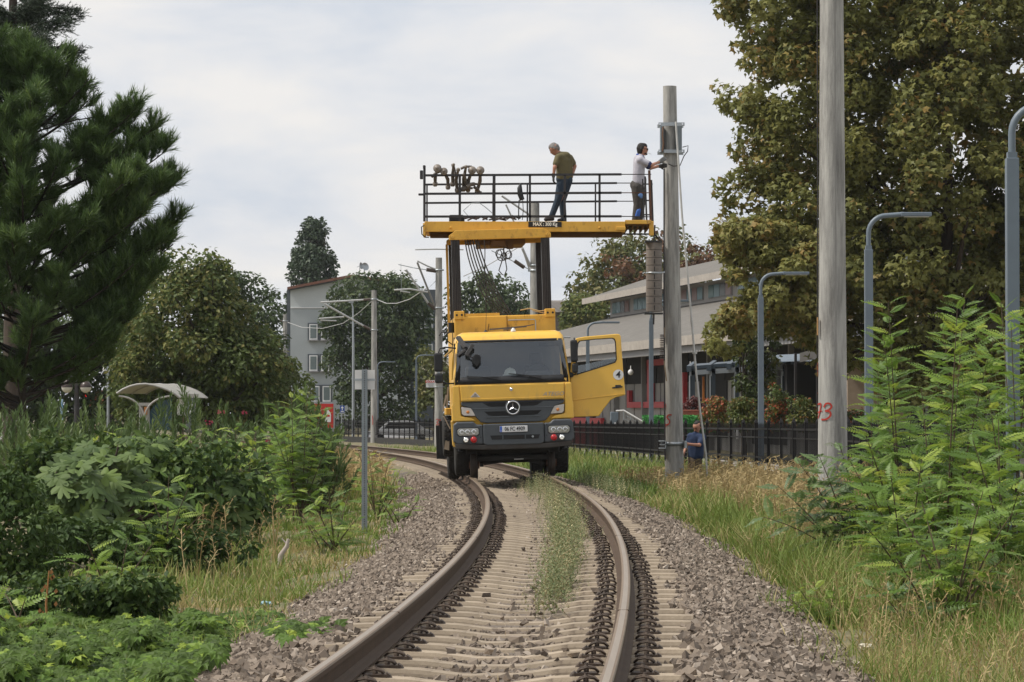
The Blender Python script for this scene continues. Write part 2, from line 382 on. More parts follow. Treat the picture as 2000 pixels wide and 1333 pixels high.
# ---- railway track
SLEEP = mat('sleeper_concrete', (.37, .305, .225), (.28, .225, .165), scale=14, rough=.9, bump=.15, bscale=50, stain=(.15, .115, .085), stain_at=.6, sscale=7, rand=.12)
RAILT = mat('rail_head', (.185, .128, .078), (.14, .095, .056), scale=5, rough=.5, metal=.1, stretch=(1, 1, 1), spec=.5)
RAILB = mat('rail_running_band', (.30, .235, .165), (.235, .18, .122), scale=4, rough=.34, metal=.35, stretch=(6, .3, 1))
RAILS = mat('rail_side', (.082, .05, .028), (.055, .034, .02), scale=6, rough=.8, bump=.15, bscale=60)
CLIP = mat('clip_steel', (.085, .06, .042), (.045, .032, .025), scale=20, rough=.7, rand=.3)
tr = empty('railway_track', TF(14, 0), kind='structure')
prof = [(-.035, -.012), (-.03, -.003), (-.017, 0), (.017, 0), (.03, -.003), (.035, -.012), (.035, -.036), (.01, -.05), (.008, -.125), (.03, -.14), (.07, -.148), (.07, -.16), (-.07, -.16), (-.07, -.148), (-.03, -.14), (-.008, -.125), (-.01, -.05), (-.035, -.036)]
def rail(side):
    V = []; Fq = []; mi = []; n = len(prof); ds = [8+.5*i for i in range(110)]+[63+1.5*i for i in range(90)]
    for d in ds:
        for a, b in prof: V.append(tuple(TF(d, side*.7525+a, b)))
    for i in range(len(ds)-1):
        for k in range(n):
            k2 = (k+1) % n; Fq.append((i*n+k, (i+1)*n+k, (i+1)*n+k2, i*n+k2)); mi.append(2 if k == 2 else 0 if k < 5 else 1)
    me = np_mesh('rail', V, Fq, [RAILT, RAILS, RAILB], smooth=False); me.polygons.foreach_set('material_index', mi)
    o = mobj('rail', me); wparent(o, tr); return o
ra = rail(-1); rb = rail(1)
for o_ in (-.7525, .7525):                    # welded joint rings on the near rails
    for d in (19.6, 31.0):
        mb = MB(); a = TF(d, o_, 0); b = TF(d+.012, o_, 0)
        for q in (0,):
            mb.hexa([TF(d, o_-.036, -.03), TF(d, o_+.036, -.03), TF(d+.012, o_+.036, -.03), TF(d+.012, o_-.036, -.03), TF(d, o_-.036, .0012), TF(d, o_+.036, .0012), TF(d+.012, o_+.036, .0012), TF(d+.012, o_-.036, .0012)])
        j = mb.obj('rail_joint', RAILS); wparent(j, ra if o_ < 0 else rb)
# sleeper mesh, top at z=0
st = [(-1.27, .0, .10, .24), (-1.25, .02, .165, .26), (-.95, .026, .17, .27), (-.62, .024, .17, .27), (-.4, .012, .165, .25), (-.15, -.022, .16, .23), (.15, -.022, .16, .23), (.4, .012, .165, .25), (.62, .024, .17, .27), (.95, .024, .17, .27), (1.25, .02, .165, .26), (1.27, .0, .10, .24)]
V = []; Fc = []
for x, z, tw, bw in st:
    V += [(x, -bw/2, -.16), (x, -tw/2-.012, z-.022), (x, -tw/2, z), (x, tw/2, z), (x, tw/2+.012, z-.022), (x, bw/2, -.16)]
for i in range(len(st)-1):
    for k in range(6): Fc.append((i*6+k, i*6+(k+1) % 6, (i+1)*6+(k+1) % 6, (i+1)*6+k))
sl = MB(); sl.add(V, Fc+[tuple(range(6))[::-1], tuple(range(66, 72))]); slo = sl.obj('sleeper', SLEEP, bevel=0); sleeper_me = slo.data; bpy.data.objects.remove(slo)
# clip mesh: curved tension clamp with bolt, x towards the rail
cb = MB()
for sgn in (-1, 1):
    cb.tube([(.075, sgn*.02, .01), (.05, sgn*.06, .035), (.0, sgn*.075, .045), (-.045, sgn*.06, .03), (-.06, sgn*.03, .012)], .0085, 6)
cb.tube([(-.06, -.03, .012), (-.02, -.012, .04), (-.02, .012, .04), (-.06, .03, .012)], .0085, 6)
cb.box((-.085, -.07, -.03), (.075, .07, .006)); cb.lathe([(.018, .0), (.018, .05), (.011, .052), (.011, .07)], Matrix.Translation((-.005, 0, 0)), n=6)
cb.hexa([(-.125, -.05, -.04), (-.085, -.06, -.04), (-.085, .06, -.04), (-.125, .05, -.04), (-.105, -.035, .0), (-.08, -.05, .018), (-.08, .05, .018), (-.105, .035, .0)])
clo = cb.obj('rail_clip', CLIP); clip_me = clo.data; bpy.data.objects.remove(clo)
nclip = 0; farclip = []
i = 0
while True:
    d = SL0+SP*i
    if d > 112: break
    x, s, tz = track(d)
    o = mobj('sleeper', sleeper_me); o.location = TF(d, RNG.uniform(-.015, .015), -.196); o.rotation_euler = (0, -.012, math.atan(-s)+RNG.uniform(-.006, .006)); wparent(o, tr)
    for side in (-1, 1):
        for e in (-1, 1):
            loc = (side*.7525+e*.155, RNG.uniform(-.01, .01), .034)
            if d > 13.4 and nclip < 296:
                c = mobj('rail_clip', clip_me, o); c.location = loc; c.rotation_euler = (0, 0, (0 if e < 0 else math.pi)+RNG.uniform(-.06, .06)); c.scale = (.85, .78, .78); nclip += 1
            elif d > 13.4: farclip.append((d, loc[0], e))
    i += 1
cv = np.array([v.co[:] for v in clip_me.vertices]); 
tris = []
for p in clip_me.polygons:
    vs = list(p.vertices)
    for k in range(1, len(vs)-1): tris.append((vs[0], vs[k], vs[k+1]))
farclip = [f for f in farclip if f[0] < 70]
Pc = np.array([tuple(TF(d, o, -.162)) for d, o, e in farclip]); Rc = np.array([[[1 if e < 0 else -1, 0, 0], [0, 1 if e < 0 else -1, 0], [0, 0, 1]] for d, o, e in farclip], float)
fc = mobj('far_rail_clips', scatter('far_rail_clips', cv, np.array(tris), Pc, Rc, np.full(len(Pc), .8), CLIP)); wparent(fc, tr); tag(fc, kind='stuff')

# ================================================================== THE ROAD-RAIL TRUCK
TD = 57.0
truck = empty('rail_truck', (.055, TD, 0.0), (0, R(-1.7), R(2.9)), 'yellow road-rail lorry with raised work platform standing on the curved track', 'truck')
def rsec(w, y0, y1, r, nc=5):
    """rounded rectangle in plan, front at y0; starts rear-left, goes along left side to the front, right side, rear-right"""
    p = [(-w, y1)]
    for k in range(nc): a = math.pi+(math.pi/2)*k/(nc-1); p.append((-w+r+r*math.cos(a), y0+r+r*math.sin(a)))
    for t in (-.8, -.4, 0, .4, .8): p.append((t*(w-r), y0-.012*(1-t*t)))
    for k in range(nc): a = 1.5*math.pi+(math.pi/2)*k/(nc-1); p.append((w-r+r*math.cos(a), y0+r+r*math.sin(a)))
    p.append((w, y1)); return p
# cab shell levels: z, half width, front y
LV = [(.95, 1.10, .14), (1.06, 1.12, .09), (1.47, 1.125, .06), (1.79, 1.125, .05), (1.90, 1.12, .075), (2.25, 1.085, .17), (2.61, 1.045, .275), (2.70, 1.025, .33), (2.77, .98, .43), (2.805, .9, .56)]
CABB = 1.75
secs = [rsec(w, y, CABB, .13) for z, w, y in LV]; npn = len(secs[0])
V = []; Fc = []
for (z, w, y), s in zip(LV, secs): V += [(a, b, z+(.0 if z < 2.75 else 0)) for a, b in s]
for i in range(len(LV)-1):
    for k in range(npn):
        k2 = (k+1) % npn
        front = 3 <= k <= npn-5
        if 4 <= i <= 5 and front: continue            # windscreen opening
        if 3 <= i <= 5 and k == npn-2: continue      # driver's doorway (door stands open)
        if i < 3 and k == npn-2: continue
        if 4 <= i <= 5 and k == 0: continue            # passenger side window
        Fc.append((i*npn+k, i*npn+k2, (i+1)*npn+k2, (i+1)*npn+k))
Fc.append(tuple((len(LV)-1)*npn+k for k in range(npn)))
cab = MB(); cab.smooth = True; cab.add(V, Fc); cab_o = cab.obj('cab', YEL, truck)
sol = cab_o.modifiers.new('thick', 'SOLIDIFY'); sol.thickness = .035; sol.offset = -1
md = cab_o.modifiers.new('es', 'EDGE_SPLIT'); md.split_angle = R(50)
# windscreen glass following the shell, slightly proud, plus black surround
def shell(i0, i1, k0, k1, off, name, m, parent, inset=0):
    mb = MB(); mb.smooth = True; vs = []; c = k1-k0+1
    for i in range(i0, i1+1):
        z, w, y = LV[i]; s = secs[i]
        for k in range(k0, k1+1):
            a, b = s[k]; n = Vector((a*.25 if abs(a) < w-.14 else a*.8, -1, .25)).normalized(); vs.append((a+n.x*off, b+n.y*off, z+n.z*off))
    mb.add(vs, [(i*c+k, i*c+k+1, (i+1)*c+k+1, (i+1)*c+k) for i in range(i1-i0) for k in range(c-1)])
    return mb.obj(name, m, parent)
wind = shell(4, 6, 3, npn-4, .006, 'windscreen', GLASS, truck)
sur = MB()
def fronty(z): return float(np.interp(z, [l[0] for l in LV], [l[2] for l in LV]))
def halfw(z): return float(np.interp(z, [l[0] for l in LV], [l[1] for l in LV]))
def fstrip(mb, x0, x1, z0, z1, th=.014, out=.012, n=10):
    """curved strip lying on the front of the cab"""
    vs = []
    for j in range(n+1):
        t = j/n
        for z in (z0, z1):
            xa = x0(z) if callable(x0) else x0; xb = x1(z) if callable(x1) else x1
            x = xa+(xb-xa)*t; w = halfw(z); r = .13
            ex = max(0, abs(x)-(w-r)); yy = fronty(z)+(r-math.sqrt(max(r*r-ex*ex, 0)) if ex < r else r)-(.012*(1-(x/(w-r))**2) if ex == 0 else 0)
            vs.append((x, yy-out, z))
    m = len(vs); vs2 = [(x, y+th, z) for x, y, z in vs]
    fs = []
    for j in range(n):
        a = j*2; fs += [(a, a+2, a+3, a+1), (m+a, m+a+1, m+a+3, m+a+2), (a, m+a, m+a+2, a+2), (a+1, a+3, m+a+3, m+a+1)]
    fs += [(0, 1, m+1, m), (m-2, 2*m-2, 2*m-1, m-1)]
    mb.smooth = True; mb.add(vs+vs2, fs)
for sg in (-1, 1):
    fstrip(sur, (lambda z, sg=sg: sg*(halfw(z)-.045)), (lambda z, sg=sg: sg*(halfw(z)-.125)), 1.88, 2.64, n=3)
fstrip(sur, -1.03, 1.03, 2.60, 2.645, n=14); fstrip(sur, -1.085, 1.085, 1.80, 1.94, out=.016, n=16)
sur_o = sur.obj('windscreen_surround', BLKP, truck)
mb = MB()
for k, (x, l) in enumerate(((-.52, -.36), (.02, .55), (.62, -.3))): pass
for px, tip in ((-.20, (-.86, 1.955)), (.62, (-.06, 1.985))):
    a = Vector((px, fronty(1.86)-.05, 1.86)); b = Vector(((px+tip[0])/2+.05, fronty(1.93)-.06, 1.93)); c = Vector((tip[0], fronty(tip[1])-.04, tip[1]))
    mb.tube([a, b], .012, 6); mb.bar(Vector((px-.05, fronty(1.90)-.045, 1.915)), c, .018, .014)
    wo = mb.obj('wiper', BLKP, truck); mb = MB()
# interior
mb = MB(); mb.box((-1.0, .26, 1.55), (1.0, .8, 1.955)); mb.box((.3, .66, 1.75), (.85, .85, 2.03)); mb.obj('dashboard', mat('dash_plastic', (.13, .135, .14), (.10, .105, .11), rough=.7), truck, bevel=.04)
mb = MB(); mb.box((-1.04, 1.66, 1.0), (1.04, 1.70, 2.74)); mb.obj('rear_wall', mat('cab_lining', (.11, .115, .12), (.09, .09, .1), rough=.8), truck)
mb = MB(); mb.box((-1.05, .2, 1.0), (1.05, 1.7, 1.05)); mb.obj('cab_floor', UNDB, truck)
for x in (-.6, .55):
    mb = MB(); mb.box((x-.25, .95, 1.35), (x+.25, 1.45, 1.5)); mb.box((x-.24, 1.38, 1.5), (x+.24, 1.52, 2.15)); mb.box((x-.13, 1.4, 2.18), (x+.13, 1.5, 2.4)); mb.obj('seat', mat('seat_cloth', (.045, .05, .06), (.03, .033, .04), rough=.9), truck, bevel=.05)
mb = MB(); mb.tube([(.55+.22*math.cos(a), .72+.1*math.sin(a), 1.98+.2*math.sin(a)) for a in [i*math.pi/10 for i in range(21)]], .016, 6); mb.obj('steering_wheel', BLKP, truck)
mb = MB(); fstrip(mb, (lambda z: .55), (lambda z: .95), 2.49, 2.56, out=-.05, th=.01, n=3); mb.obj('sun_visor', BLKP, truck)
# bonnet flap
def face(name, poly, y0, y1, m, parent=truck, bevel=.012, seg=2):
    mb = MB(); mb.prism(poly, y0, y1); return mb.obj(name, m, parent, bevel=bevel, seg=seg)
flap = face('bonnet_flap', [(-1.0, 1.785), (-.985, 1.475), (.985, 1.475), (1.0, 1.785)], .015, .10, YEL, bevel=.02, seg=3)
face('bonnet_crease', [(-.97, 1.525), (-.97, 1.51), (.97, 1.51), (.97, 1.525)], .009, .05, YEL, parent=flap, bevel=.006)
for sg in (-1, 1):
    face('corner_panel', [(sg*1.012, 1.785), (sg*1.135, 1.785), (sg*1.15, 1.44), (sg*1.165, 1.40), (sg*1.165, 1.10), (sg*.70, 1.10), (sg*.80, 1.165), (sg*.99, 1.20), (sg*1.0, 1.47)], .02, .22, YEL, bevel=.022, seg=3)
    face('door_step_skirt', [(sg*1.02, 1.12), (sg*1.15, 1.12), (sg*1.13, .62), (sg*1.06, .6)], .28, 1.5, YEL, bevel=.02) if sg < 0 else None
# grille
G = face('grille', [(-.985, 1.465), (-.98, 1.40), (-.80, 1.345), (-.70, 1.16), (-.62, 1.075), (-.5, 1.055), (.5, 1.055), (.62, 1.075), (.70, 1.16), (.80, 1.345), (.98, 1.40), (.985, 1.465)], -.005, .12, GREYP, bevel=.016)
face('grille_top_bar', [(-.97, 1.468), (-.97, 1.448), (.97, 1.448), (.97, 1.468)], -.012, .02, BLKP, parent=G, bevel=.003)
for nm, pts in (('upper', [(-.58, 1.445), (-.47, 1.375), (-.40, 1.362), (.40, 1.362), (.47, 1.375), (.58, 1.445)]), ('lower', [(-.55, 1.275), (-.47, 1.20), (-.40, 1.187), (.40, 1.187), (.47, 1.20), (.55, 1.275)])):
    s = face('air_slot', pts, -.0075, .0, BLK, parent=G, bevel=0)
    zz = [z for x, z in pts]; z0, z1 = min(zz), max(zz)
    for k in range(3):
        z = z0+(z1-z0)*(k+.7)/3.4; w = .42+.1*(k/2); mb = MB(); mb.bar((-w, -.012, z), (w, -.012, z), .012, .006); mb.obj('slat', BLKP, G)
face('grille_crease', [(-.80, 1.335), (.80, 1.335), (.78, 1.32), (-.78, 1.32)], -.014, .02, GREYP, parent=G, bevel=.006)
face('grille_lip', [(-.52, 1.17), (.52, 1.17), (.5, 1.155), (-.5, 1.155)], -.02, .02, GREYP, parent=G, bevel=.006)
# emblem: ring with three-pointed star
em = MB(); Ex = Matrix.Translation((0, -.035, 1.335)) @ Matrix.Rotation(R(90), 4, 'X')
em.lathe([(.112, -.012), (.130, -.012), (.136, 0), (.130, .014), (.112, .014), (.108, 0), (.112, -.012)], Ex, n=36, caps=False)
for k in range(3):
    a = math.pi/2+k*2*math.pi/3
    pts = []
    tip = (math.cos(a)*.112, math.sin(a)*.112); l = (math.cos(a+math.pi/3)*.017, math.sin(a+math.pi/3)*.017); r_ = (math.cos(a-math.pi/3)*.017, math.sin(a-math.pi/3)*.017)
    vs = [Ex @ Vector((*tip, .004)), Ex @ Vector((*l, .002)), Ex @ Vector((0, 0, .018)), Ex @ Vector((*r_, .002))]
    em.add(vs, [(0, 1, 2), (0, 2, 3)])
emb = em.obj('emblem', CHROME, truck)
mb = MB(); mb.lathe([(.118, -.03), (.118, -.008)], Ex, n=32); mb.obj('emblem_backing', BLK, emb)
mb = MB(); mb.lathe([(.152, -.034), (.152, .0), (.138, .006), (.13, -.02)], Ex, n=32, caps=False); mb.obj('emblem_ring', GREYP, emb)
# small round bonnet badge, script badge, warning triangle
mb = MB(); Bx = Matrix.Translation((-.02, .012, 1.685)) @ Matrix.Rotation(R(90), 4, 'X'); mb.lathe([(.034, -.005), (.034, .006), (.026, .011)], Bx, n=20); bd = mb.obj('round_badge', CHROME, truck)
mb = MB(); mb.lathe([(.023, .009), (.022, .0135)], Bx, n=16); mb.obj('badge_centre', mat('badge_grey', (.3, .33, .36), rough=.3), bd)
text_obj('script_badge', 'ATEGO', .105, mat('badge_steel', (.36, .36, .37), rough=.3, metal=.6), truck, (.78, .006, 1.575), shear=.35, sx=1.15)
face('warning_triangle', [(-.71, 1.755-.10), (-.805, 1.555), (-.615, 1.555)], .0105, .014, mat('sticker_white', (.62, .56, .5), rough=.6), bevel=0)
text_obj('sticker_print', '26', .05, BLK, truck, (-.71, .009, 1.605)); text_obj('sticker_print', 'DİKKAT', .03, BLK, truck, (-.71, .009, 1.572))
# corner lamps
LAMPC = mat('lamp_glass', (.62, .56, .50), (.5, .45, .4), scale=14, rough=.12, spec=.7, coat=1)
ORG = mat('indicator_bulb', (.55, .2, .05), rough=.4)
for sg in (-1, 1):
    pts = [(sg*.985, 1.375), (sg*.975, 1.24), (sg*.94, 1.205), (sg*.705, 1.195), (sg*.73, 1.29), (sg*.79, 1.345), (sg*.86, 1.36)]
    l = face('corner_lamp', pts, .004, .06, LAMPC, bevel=.012)
    face('lamp_housing', [(x*1.012-sg*.006, (z-1.29)*1.10+1.29) for x, z in pts], .014, .05, BLK, parent=l, bevel=.004)
    mb = MB(); mb.lathe([(.032, 0), (.025, .012), (.01, .016)], Matrix.Translation((sg*.86, .002, 1.275)) @ Matrix.Rotation(R(90), 4, 'X'), n=14); mb.obj('bulb', ORG, l)
# bumper
bc = face('bumper', [(-.58, 1.035), (-.58, .66), (-.50, .63), (.50, .63), (.58, .66), (.58, 1.035)], -.06, .25, GREYP, bevel=.02, seg=3)
face('bumper_lip', [(-1.13, .68), (-.6, .645), (.6, .645), (1.13, .68), (1.10, .58), (.6, .545), (-.6, .545), (-1.10, .58)], -.045, .3, mat('dirty_bumper', (.06, .058, .055), (.045, .035, .028), scale=7, rough=.8), parent=bc, bevel=.02)
face('bumper_intake', [(-.45, .815), (-.42, .735), (.47, .735), (.5, .815)], -.066, -.055, BLK, parent=bc, bevel=0)
for x in (-.21, .22):
    mb = MB(); mb.box((x-.012, -.07, .73), (x+.012, -.058, .82)); mb.obj('intake_bar', GREYP, bc)
mb = MB(); mb.tube([(.36, -.07, .775), (.36, -.12, .775)], .02, 10); mb.obj('tow_pin', STEELG, bc)
mb = MB(); mb.box((-.12, -.068, .745), (.2, -.06, .80)); mb.obj('intake_panel', UNDB, bc)
HL = mat('headlight_glass', (.36, .36, .33), (.22, .22, .2), scale=26, rough=.12, spec=.8, coat=1)
LEDW = emit('work_light', (.95, .93, .85), .45); LEDR = mat('red_lens', (.5, .015, .02), (.4, .01, .015), scale=20, rough=.2, spec=.7)
for sg in (-1, 1):
    cpn = face('bumper_corner', [(sg*.586, 1.03), (sg*.70, 1.03), (sg*.76, 1.09), (sg*1.08, 1.09), (sg*1.14, 1.05), (sg*1.155, .72), (sg*1.10, .665), (sg*.586, .655)], -.045, .42, GREYP, bevel=.03, seg=3)
    hp = [(sg*.665, .945), (sg*.69, .965), (sg*1.04, .965), (sg*1.075, .93), (sg*1.07, .86), (sg*1.035, .825), (sg*.70, .825), (sg*.665, .85)]
    h = face('headlight', hp, -.054, .0, HL, parent=cpn, bevel=.01)
    for x in (.76, .88, .985):
        mb = MB(); mb.lathe([(.05, -.002), (.042, .004), (.02, -.006)], Matrix.Translation((sg*x, -.055, .895)) @ Matrix.Rotation(R(90), 4, 'X'), n=16); mb.obj('reflector', CHROME, h)
    face('headlight_rim', [(x+(.012 if x*sg > .88*1 else -.012)*sg, z+(.012 if z > .9 else -.012)) for x, z in hp], -.049, -.03, BLK, parent=cpn, bevel=0)
    for x, m, nm in ((.915, LEDW, 'work_lamp'), (.765, LEDR, 'red_marker_lamp')):
        mb = MB(); T = Matrix.Translation((sg*x, -.05, .745)) @ Matrix.Rotation(R(90), 4, 'X'); mb.lathe([(.058, -.03), (.06, .03), (.055, .04)], T, n=22); w = mb.obj(nm, BLKP if m is LEDW else RED, cpn)
        mb = MB(); mb.lathe([(.052, .038), (.044, .05), (.02, .056)], T, n=20); mb.obj('lens', m if m is LEDR else CHROME, w)
        if m is LEDW:
            for q in range(7):
                a = q*math.pi/3; rr_ = 0 if q == 6 else .03
                mb = MB(); mb.lathe([(.012, .05), (.009, .061)], T @ Matrix.Translation((rr_*math.cos(a), rr_*math.sin(a), 0)), n=8); mb.obj('light_diode', LEDW, w)
    for x, z in ((.635, .99), (.63, .79)):
        mb = MB(); mb.lathe([(.011, 0), (.011, .004)], Matrix.Translation((sg*x, -.046, z)) @ Matrix.Rotation(R(90), 4, 'X'), n=10); mb.obj('bolt_hole', BLK, cpn)
# number plate
pl = face('number_plate', [(-.265, .99), (.265, .99), (.265, .872), (-.265, .872)], -.078, -.062, mat('plate_white', (.72, .72, .72), rough=.4), bevel=.004)
face('plate_frame', [(-.275, 1.0), (.275, 1.0), (.275, .862), (-.275, .862)], -.072, -.058, BLKP, parent=pl, bevel=0)
face('plate_band', [(-.262, .987), (-.222, .987), (-.222, .875), (-.262, .875)], -.0815, -.078, mat('plate_blue', (.02, .10, .5), rough=.4), parent=pl, bevel=0)
text_obj('plate_letters', 'TR', .03, WHITE, pl, (-.242, -.083, .892), sx=.8)
text_obj('plate_number', '06 FC 4909', .108, BLK, pl, (.022, -.082, .929), bold=.0016, sx=.76)
# mirrors on the passenger side
mr = MB(); mr.tube([(-1.05, .18, 2.50), (-1.25, .1, 2.525), (-1.36, .08, 2.50), (-1.385, .07, 2.42)], .014, 8); mr.tube([(-1.08, .14, 1.83), (-1.25, .08, 1.83), (-1.37, .07, 1.88)], .014, 8)
mo = mr.obj('mirror_bracket', BLKP, truck)
mb = MB(); mb.box((-1.475, .02, 2.06), (-1.31, .13, 2.42)); mb.obj('main_mirror', BLKP, mo, bevel=.035, seg=3)
mb = MB(); mb.box((-1.47, .01, 1.84), (-1.31, .13, 2.03)); mb.obj('wide_angle_mirror', BLKP, mo, bevel=.04, seg=3)
mb = MB(); mb.tube([(-1.39, .07, 2.03), (-1.39, .07, 2.06)], .03, 8); mb.obj('mirror_joint', STEELG, mo)
mb = MB(); mb.hexa([(-1.27, .2, 2.33), (-1.10, .2, 2.46), (-1.10, .3, 2.46), (-1.27, .3, 2.33), (-1.28, .2, 2.36), (-1.11, .2, 2.51), (-1.11, .3, 2.51), (-1.28, .3, 2.36)]); mb.obj('kerb_mirror', mat('yellow_mirror', (.5, .28, .05), (.3, .2, .08), rough=.4), mo, bevel=.02)
fmm = MB(); fmm.bar((-1.0, .27, 2.72), (-.86, .14, 2.50), .10, .06); fmm.bar((-.86, .12, 2.47), (-1.03, .17, 2.36), .05, .05); fmm.bar((-.72, .08, 2.56), (-.86, .08, 2.36), .12, .07); fmm.tube([(-.82, .06, 2.36), (-.72, .05, 2.30)], .018, 8)
fo = fmm.obj('front_mirror_arm', mat('sunbleached_plastic', (.09, .085, .085), (.06, .058, .058), rough=.6), truck, bevel=.012)
mb = MB(); T = Matrix.Translation((-.66, .03, 2.27)) @ Matrix.Rotation(R(8), 4, 'Y') @ Matrix.Rotation(R(90), 4, 'X')
mb.prism([(-.75, 2.30), (-.70, 2.37), (-.63, 2.375), (-.58, 2.33), (-.58, 2.24), (-.63, 2.16), (-.67, 2.13), (-.74, 2.20)], .02, .06); mb.obj('front_mirror', BLKP, fo, bevel=.015)
# roof things
mb = MB(); mb.lathe([(.06, 0), (.03, .02), (.012, .05)], Matrix.Translation((-.45, .6, 2.80)), n=12); mb.tube([(-.45, .6, 2.84), (-.42, .62, 3.25)], .004, 5); mb.obj('aerial', BLKP, truck)
mb = MB(); mb.bar((-.36, .9, 2.86), (.36, .9, 2.90), .05, .03); mb.bar((-.1, .8, 2.84), (.5, .8, 2.93), .03, .02); mb.obj('roof_pipe', mat('old_pipe', (.13, .11, .1), (.08, .07, .06), rough=.7), truck)
mb = MB(); mb.lathe([(.05, 0), (.045, .03), (.015, .07)], Matrix.Translation((.08, .55, 2.80)), n=12); mb.obj('roof_marker', WHITE, truck)
mb = MB(); mb.tube([(.98, .5, 2.66), (1.18, .5, 2.655)], .014, 8); mb.obj('roof_horn', STEELG, truck)
# open driver's door: outline in (u along door from hinge, z)
DR = Matrix.Translation((1.135, .30, 0)) @ Matrix.Rotation(R(-4), 4, 'Z')
outl = [(.0, 1.12), (.0, 1.95), (.03, 2.20), (.10, 2.56), (.14, 2.63), (.30, 2.655), (.92, 2.69), (.97, 2.68), (.995, 2.64), (1.02, 2.0), (1.05, 1.53), (1.04, 1.51), (.86, 1.47), (.76, 1.42), (.62, 1.25), (.53, 1.12)]
win = [(.13, 1.93), (.12, 2.2), (.165, 2.53), (.20, 2.575), (.5, 2.60), (.83, 2.61), (.875, 2.59), (.89, 2.53), (.90, 2.20), (.87, 2.145), (.80, 2.12)]
def holed(name, outer, inner, y0, y1, m, parent, M):
    bm = bmesh.new()
    def loop(pts, y): return [bm.verts.new(M @ Vector((x, y, z))) for x, z in pts]
    for y, flip in ((y0, 0), (y1, 1)):
        pass
    a0, b0, a1, b1 = loop(outer, y0), loop(inner, y0), loop(outer, y1), loop(inner, y1)
    for o_, i_ in ((a0, b0), (a1, b1)):
        es = [bm.edges.new((o_[k], o_[(k+1) % len(o_)])) for k in range(len(o_))]+[bm.edges.new((i_[k], i_[(k+1) % len(i_)])) for k in range(len(i_))]
        bmesh.ops.triangle_fill(bm, use_beauty=True, use_dissolve=False, edges=es)
    for q0, q1 in ((a0, a1), (b0, b1)):
        for k in range(len(q0)): bm.faces.new((q0[k], q0[(k+1) % len(q0)], q1[(k+1) % len(q0)], q1[k]))
    bmesh.ops.recalc_face_normals(bm, faces=bm.faces)
    me = bpy.data.meshes.new(name); bm.to_mesh(me); bm.free(); me.materials.append(m); o = mobj(name, me, parent)
    md = o.modifiers.new('bevel', 'BEVEL'); md.width = .014; md.segments = 2; md.limit_method = 'ANGLE'; md.angle_limit = R(50)
    return o
door = holed('driver_door', outl, win, 0, .09, YEL, truck, DR); tag(door, label='open yellow driver door with a round number sticker')
ins = lambda pts, k: [(x+(sum(p[0] for p in pts)/len(pts)-x)*k, z+(sum(p[1] for p in pts)/len(pts)-z)*k) for x, z in pts]
holed('window_seal', ins(win, -.03), ins(win, .035), -.004, .094, BLKP, door, DR)
mb = MB(DR); mb.prism([(.14, 1.95), (.14, 2.10), (.88, 2.24), (.88, 2.18), (.80, 2.14)], .04, .046); mb.obj('door_glass', GLASSL, door)
mb = MB(DR); mb.bar((.80, -.03, 1.655), (1.0, -.03, 1.675), .02, .03); mb.box((.86, -.012, 1.66), (.97, .004, 1.71)); mb.obj('door_handle', BLKP, door, bevel=.006)
mb = MB(DR); mb.prism([(.0, 1.45), (.0, 1.43), (1.04, 1.525), (1.03, 1.545)], -.012, .01); mb.obj('door_crease', YEL, door, bevel=.005)
mb = MB(DR); mb.lathe([(.098, 0), (.098, .004)], Matrix.Translation((.925, 0, 1.905)) @ Matrix.Rotation(R(90), 4, 'X'), n=32); s4 = mb.obj('number_sticker', WHITE, door)
mb = MB(DR); mb.lathe([(.102, -.002), (.102, .002)], Matrix.Translation((.925, 0, 1.905)) @ Matrix.Rotation(R(90), 4, 'X'), n=32); mb.obj('sticker_rim', mat('sticker_grey', (.35, .33, .3), rough=.6), s4)
t4 = text_obj('sticker_number', '4', .17, BLK, s4, (0, 0, 0), bold=.004, shear=.1); p4 = DR @ Vector((.92, -.007, 1.905)); t4.location = p4; t4.rotation_euler = (R(90), 0, R(-4))
mb = MB(DR); mb.box((.02, -.16, 2.17), (.16, -.03, 2.60)); mm = mb.obj('door_mirror', BLKP, door, bevel=.04, seg=3)
mb = MB(DR); mb.box((.04, -.15, 1.96), (.155, -.03, 2.15)); mb.obj('door_wide_mirror', BLKP, mm, bevel=.04, seg=3)
mb = MB(DR); mb.tube([(.10, 0, 2.62), (.10, -.08, 2.63), (.10, -.1, 2.58)], .014, 8); mb.tube([(.05, 0, 1.93), (.1, -.08, 1.93), (.1, -.09, 1.98)], .014, 8); mb.obj('mirror_arm', BLKP, mm)
mb = MB(DR); mb.lathe([(.05, 0), (.05, .03), (.03, .05)], Matrix.Translation((.02, 0, 1.93)) @ Matrix.Rotation(R(90), 4, 'X'), n=14); mb.obj('mirror_mount', BLKP, mm)
# chassis, axle, wheels
mb = MB()
for sg in (-1, 1): mb.box((sg*.42-.05, .35, .55), (sg*.42+.05, 6.7, .82))
mb.box((-.9, .5, .45), (.9, .62, .62)); mb.tube([(-.95, 1.25, .46), (.95, 1.25, .46)], .085, 10); mb.tube([(-.9, 5.0, .45), (.9, 5.0, .45)], .1, 10)
mb.box((-.35, .7, .4), (.35, 1.7, .95)); mb.box((-.60, .78, .27), (.60, 1.9, .62)); mb.box((-.3, .55, .36), (.34, .78, .6)); mb.box((-.8, .45, .32), (.8, .55, .42)); mb.box((-1.0, 1.8, .62), (1.0, 4.1, 1.15))
mb.box((-.62, .9, .28), (-.5, 1.6, .42)); mb.box((.5, .9, .28), (.62, 1.6, .42)); mb.obj('chassis', UNDB, truck, bevel=.02)
mb = MB(); mb.box((.02, .44, .335), (.2, .448, .35)); mb.obj('axle_label', WHITE, truck)
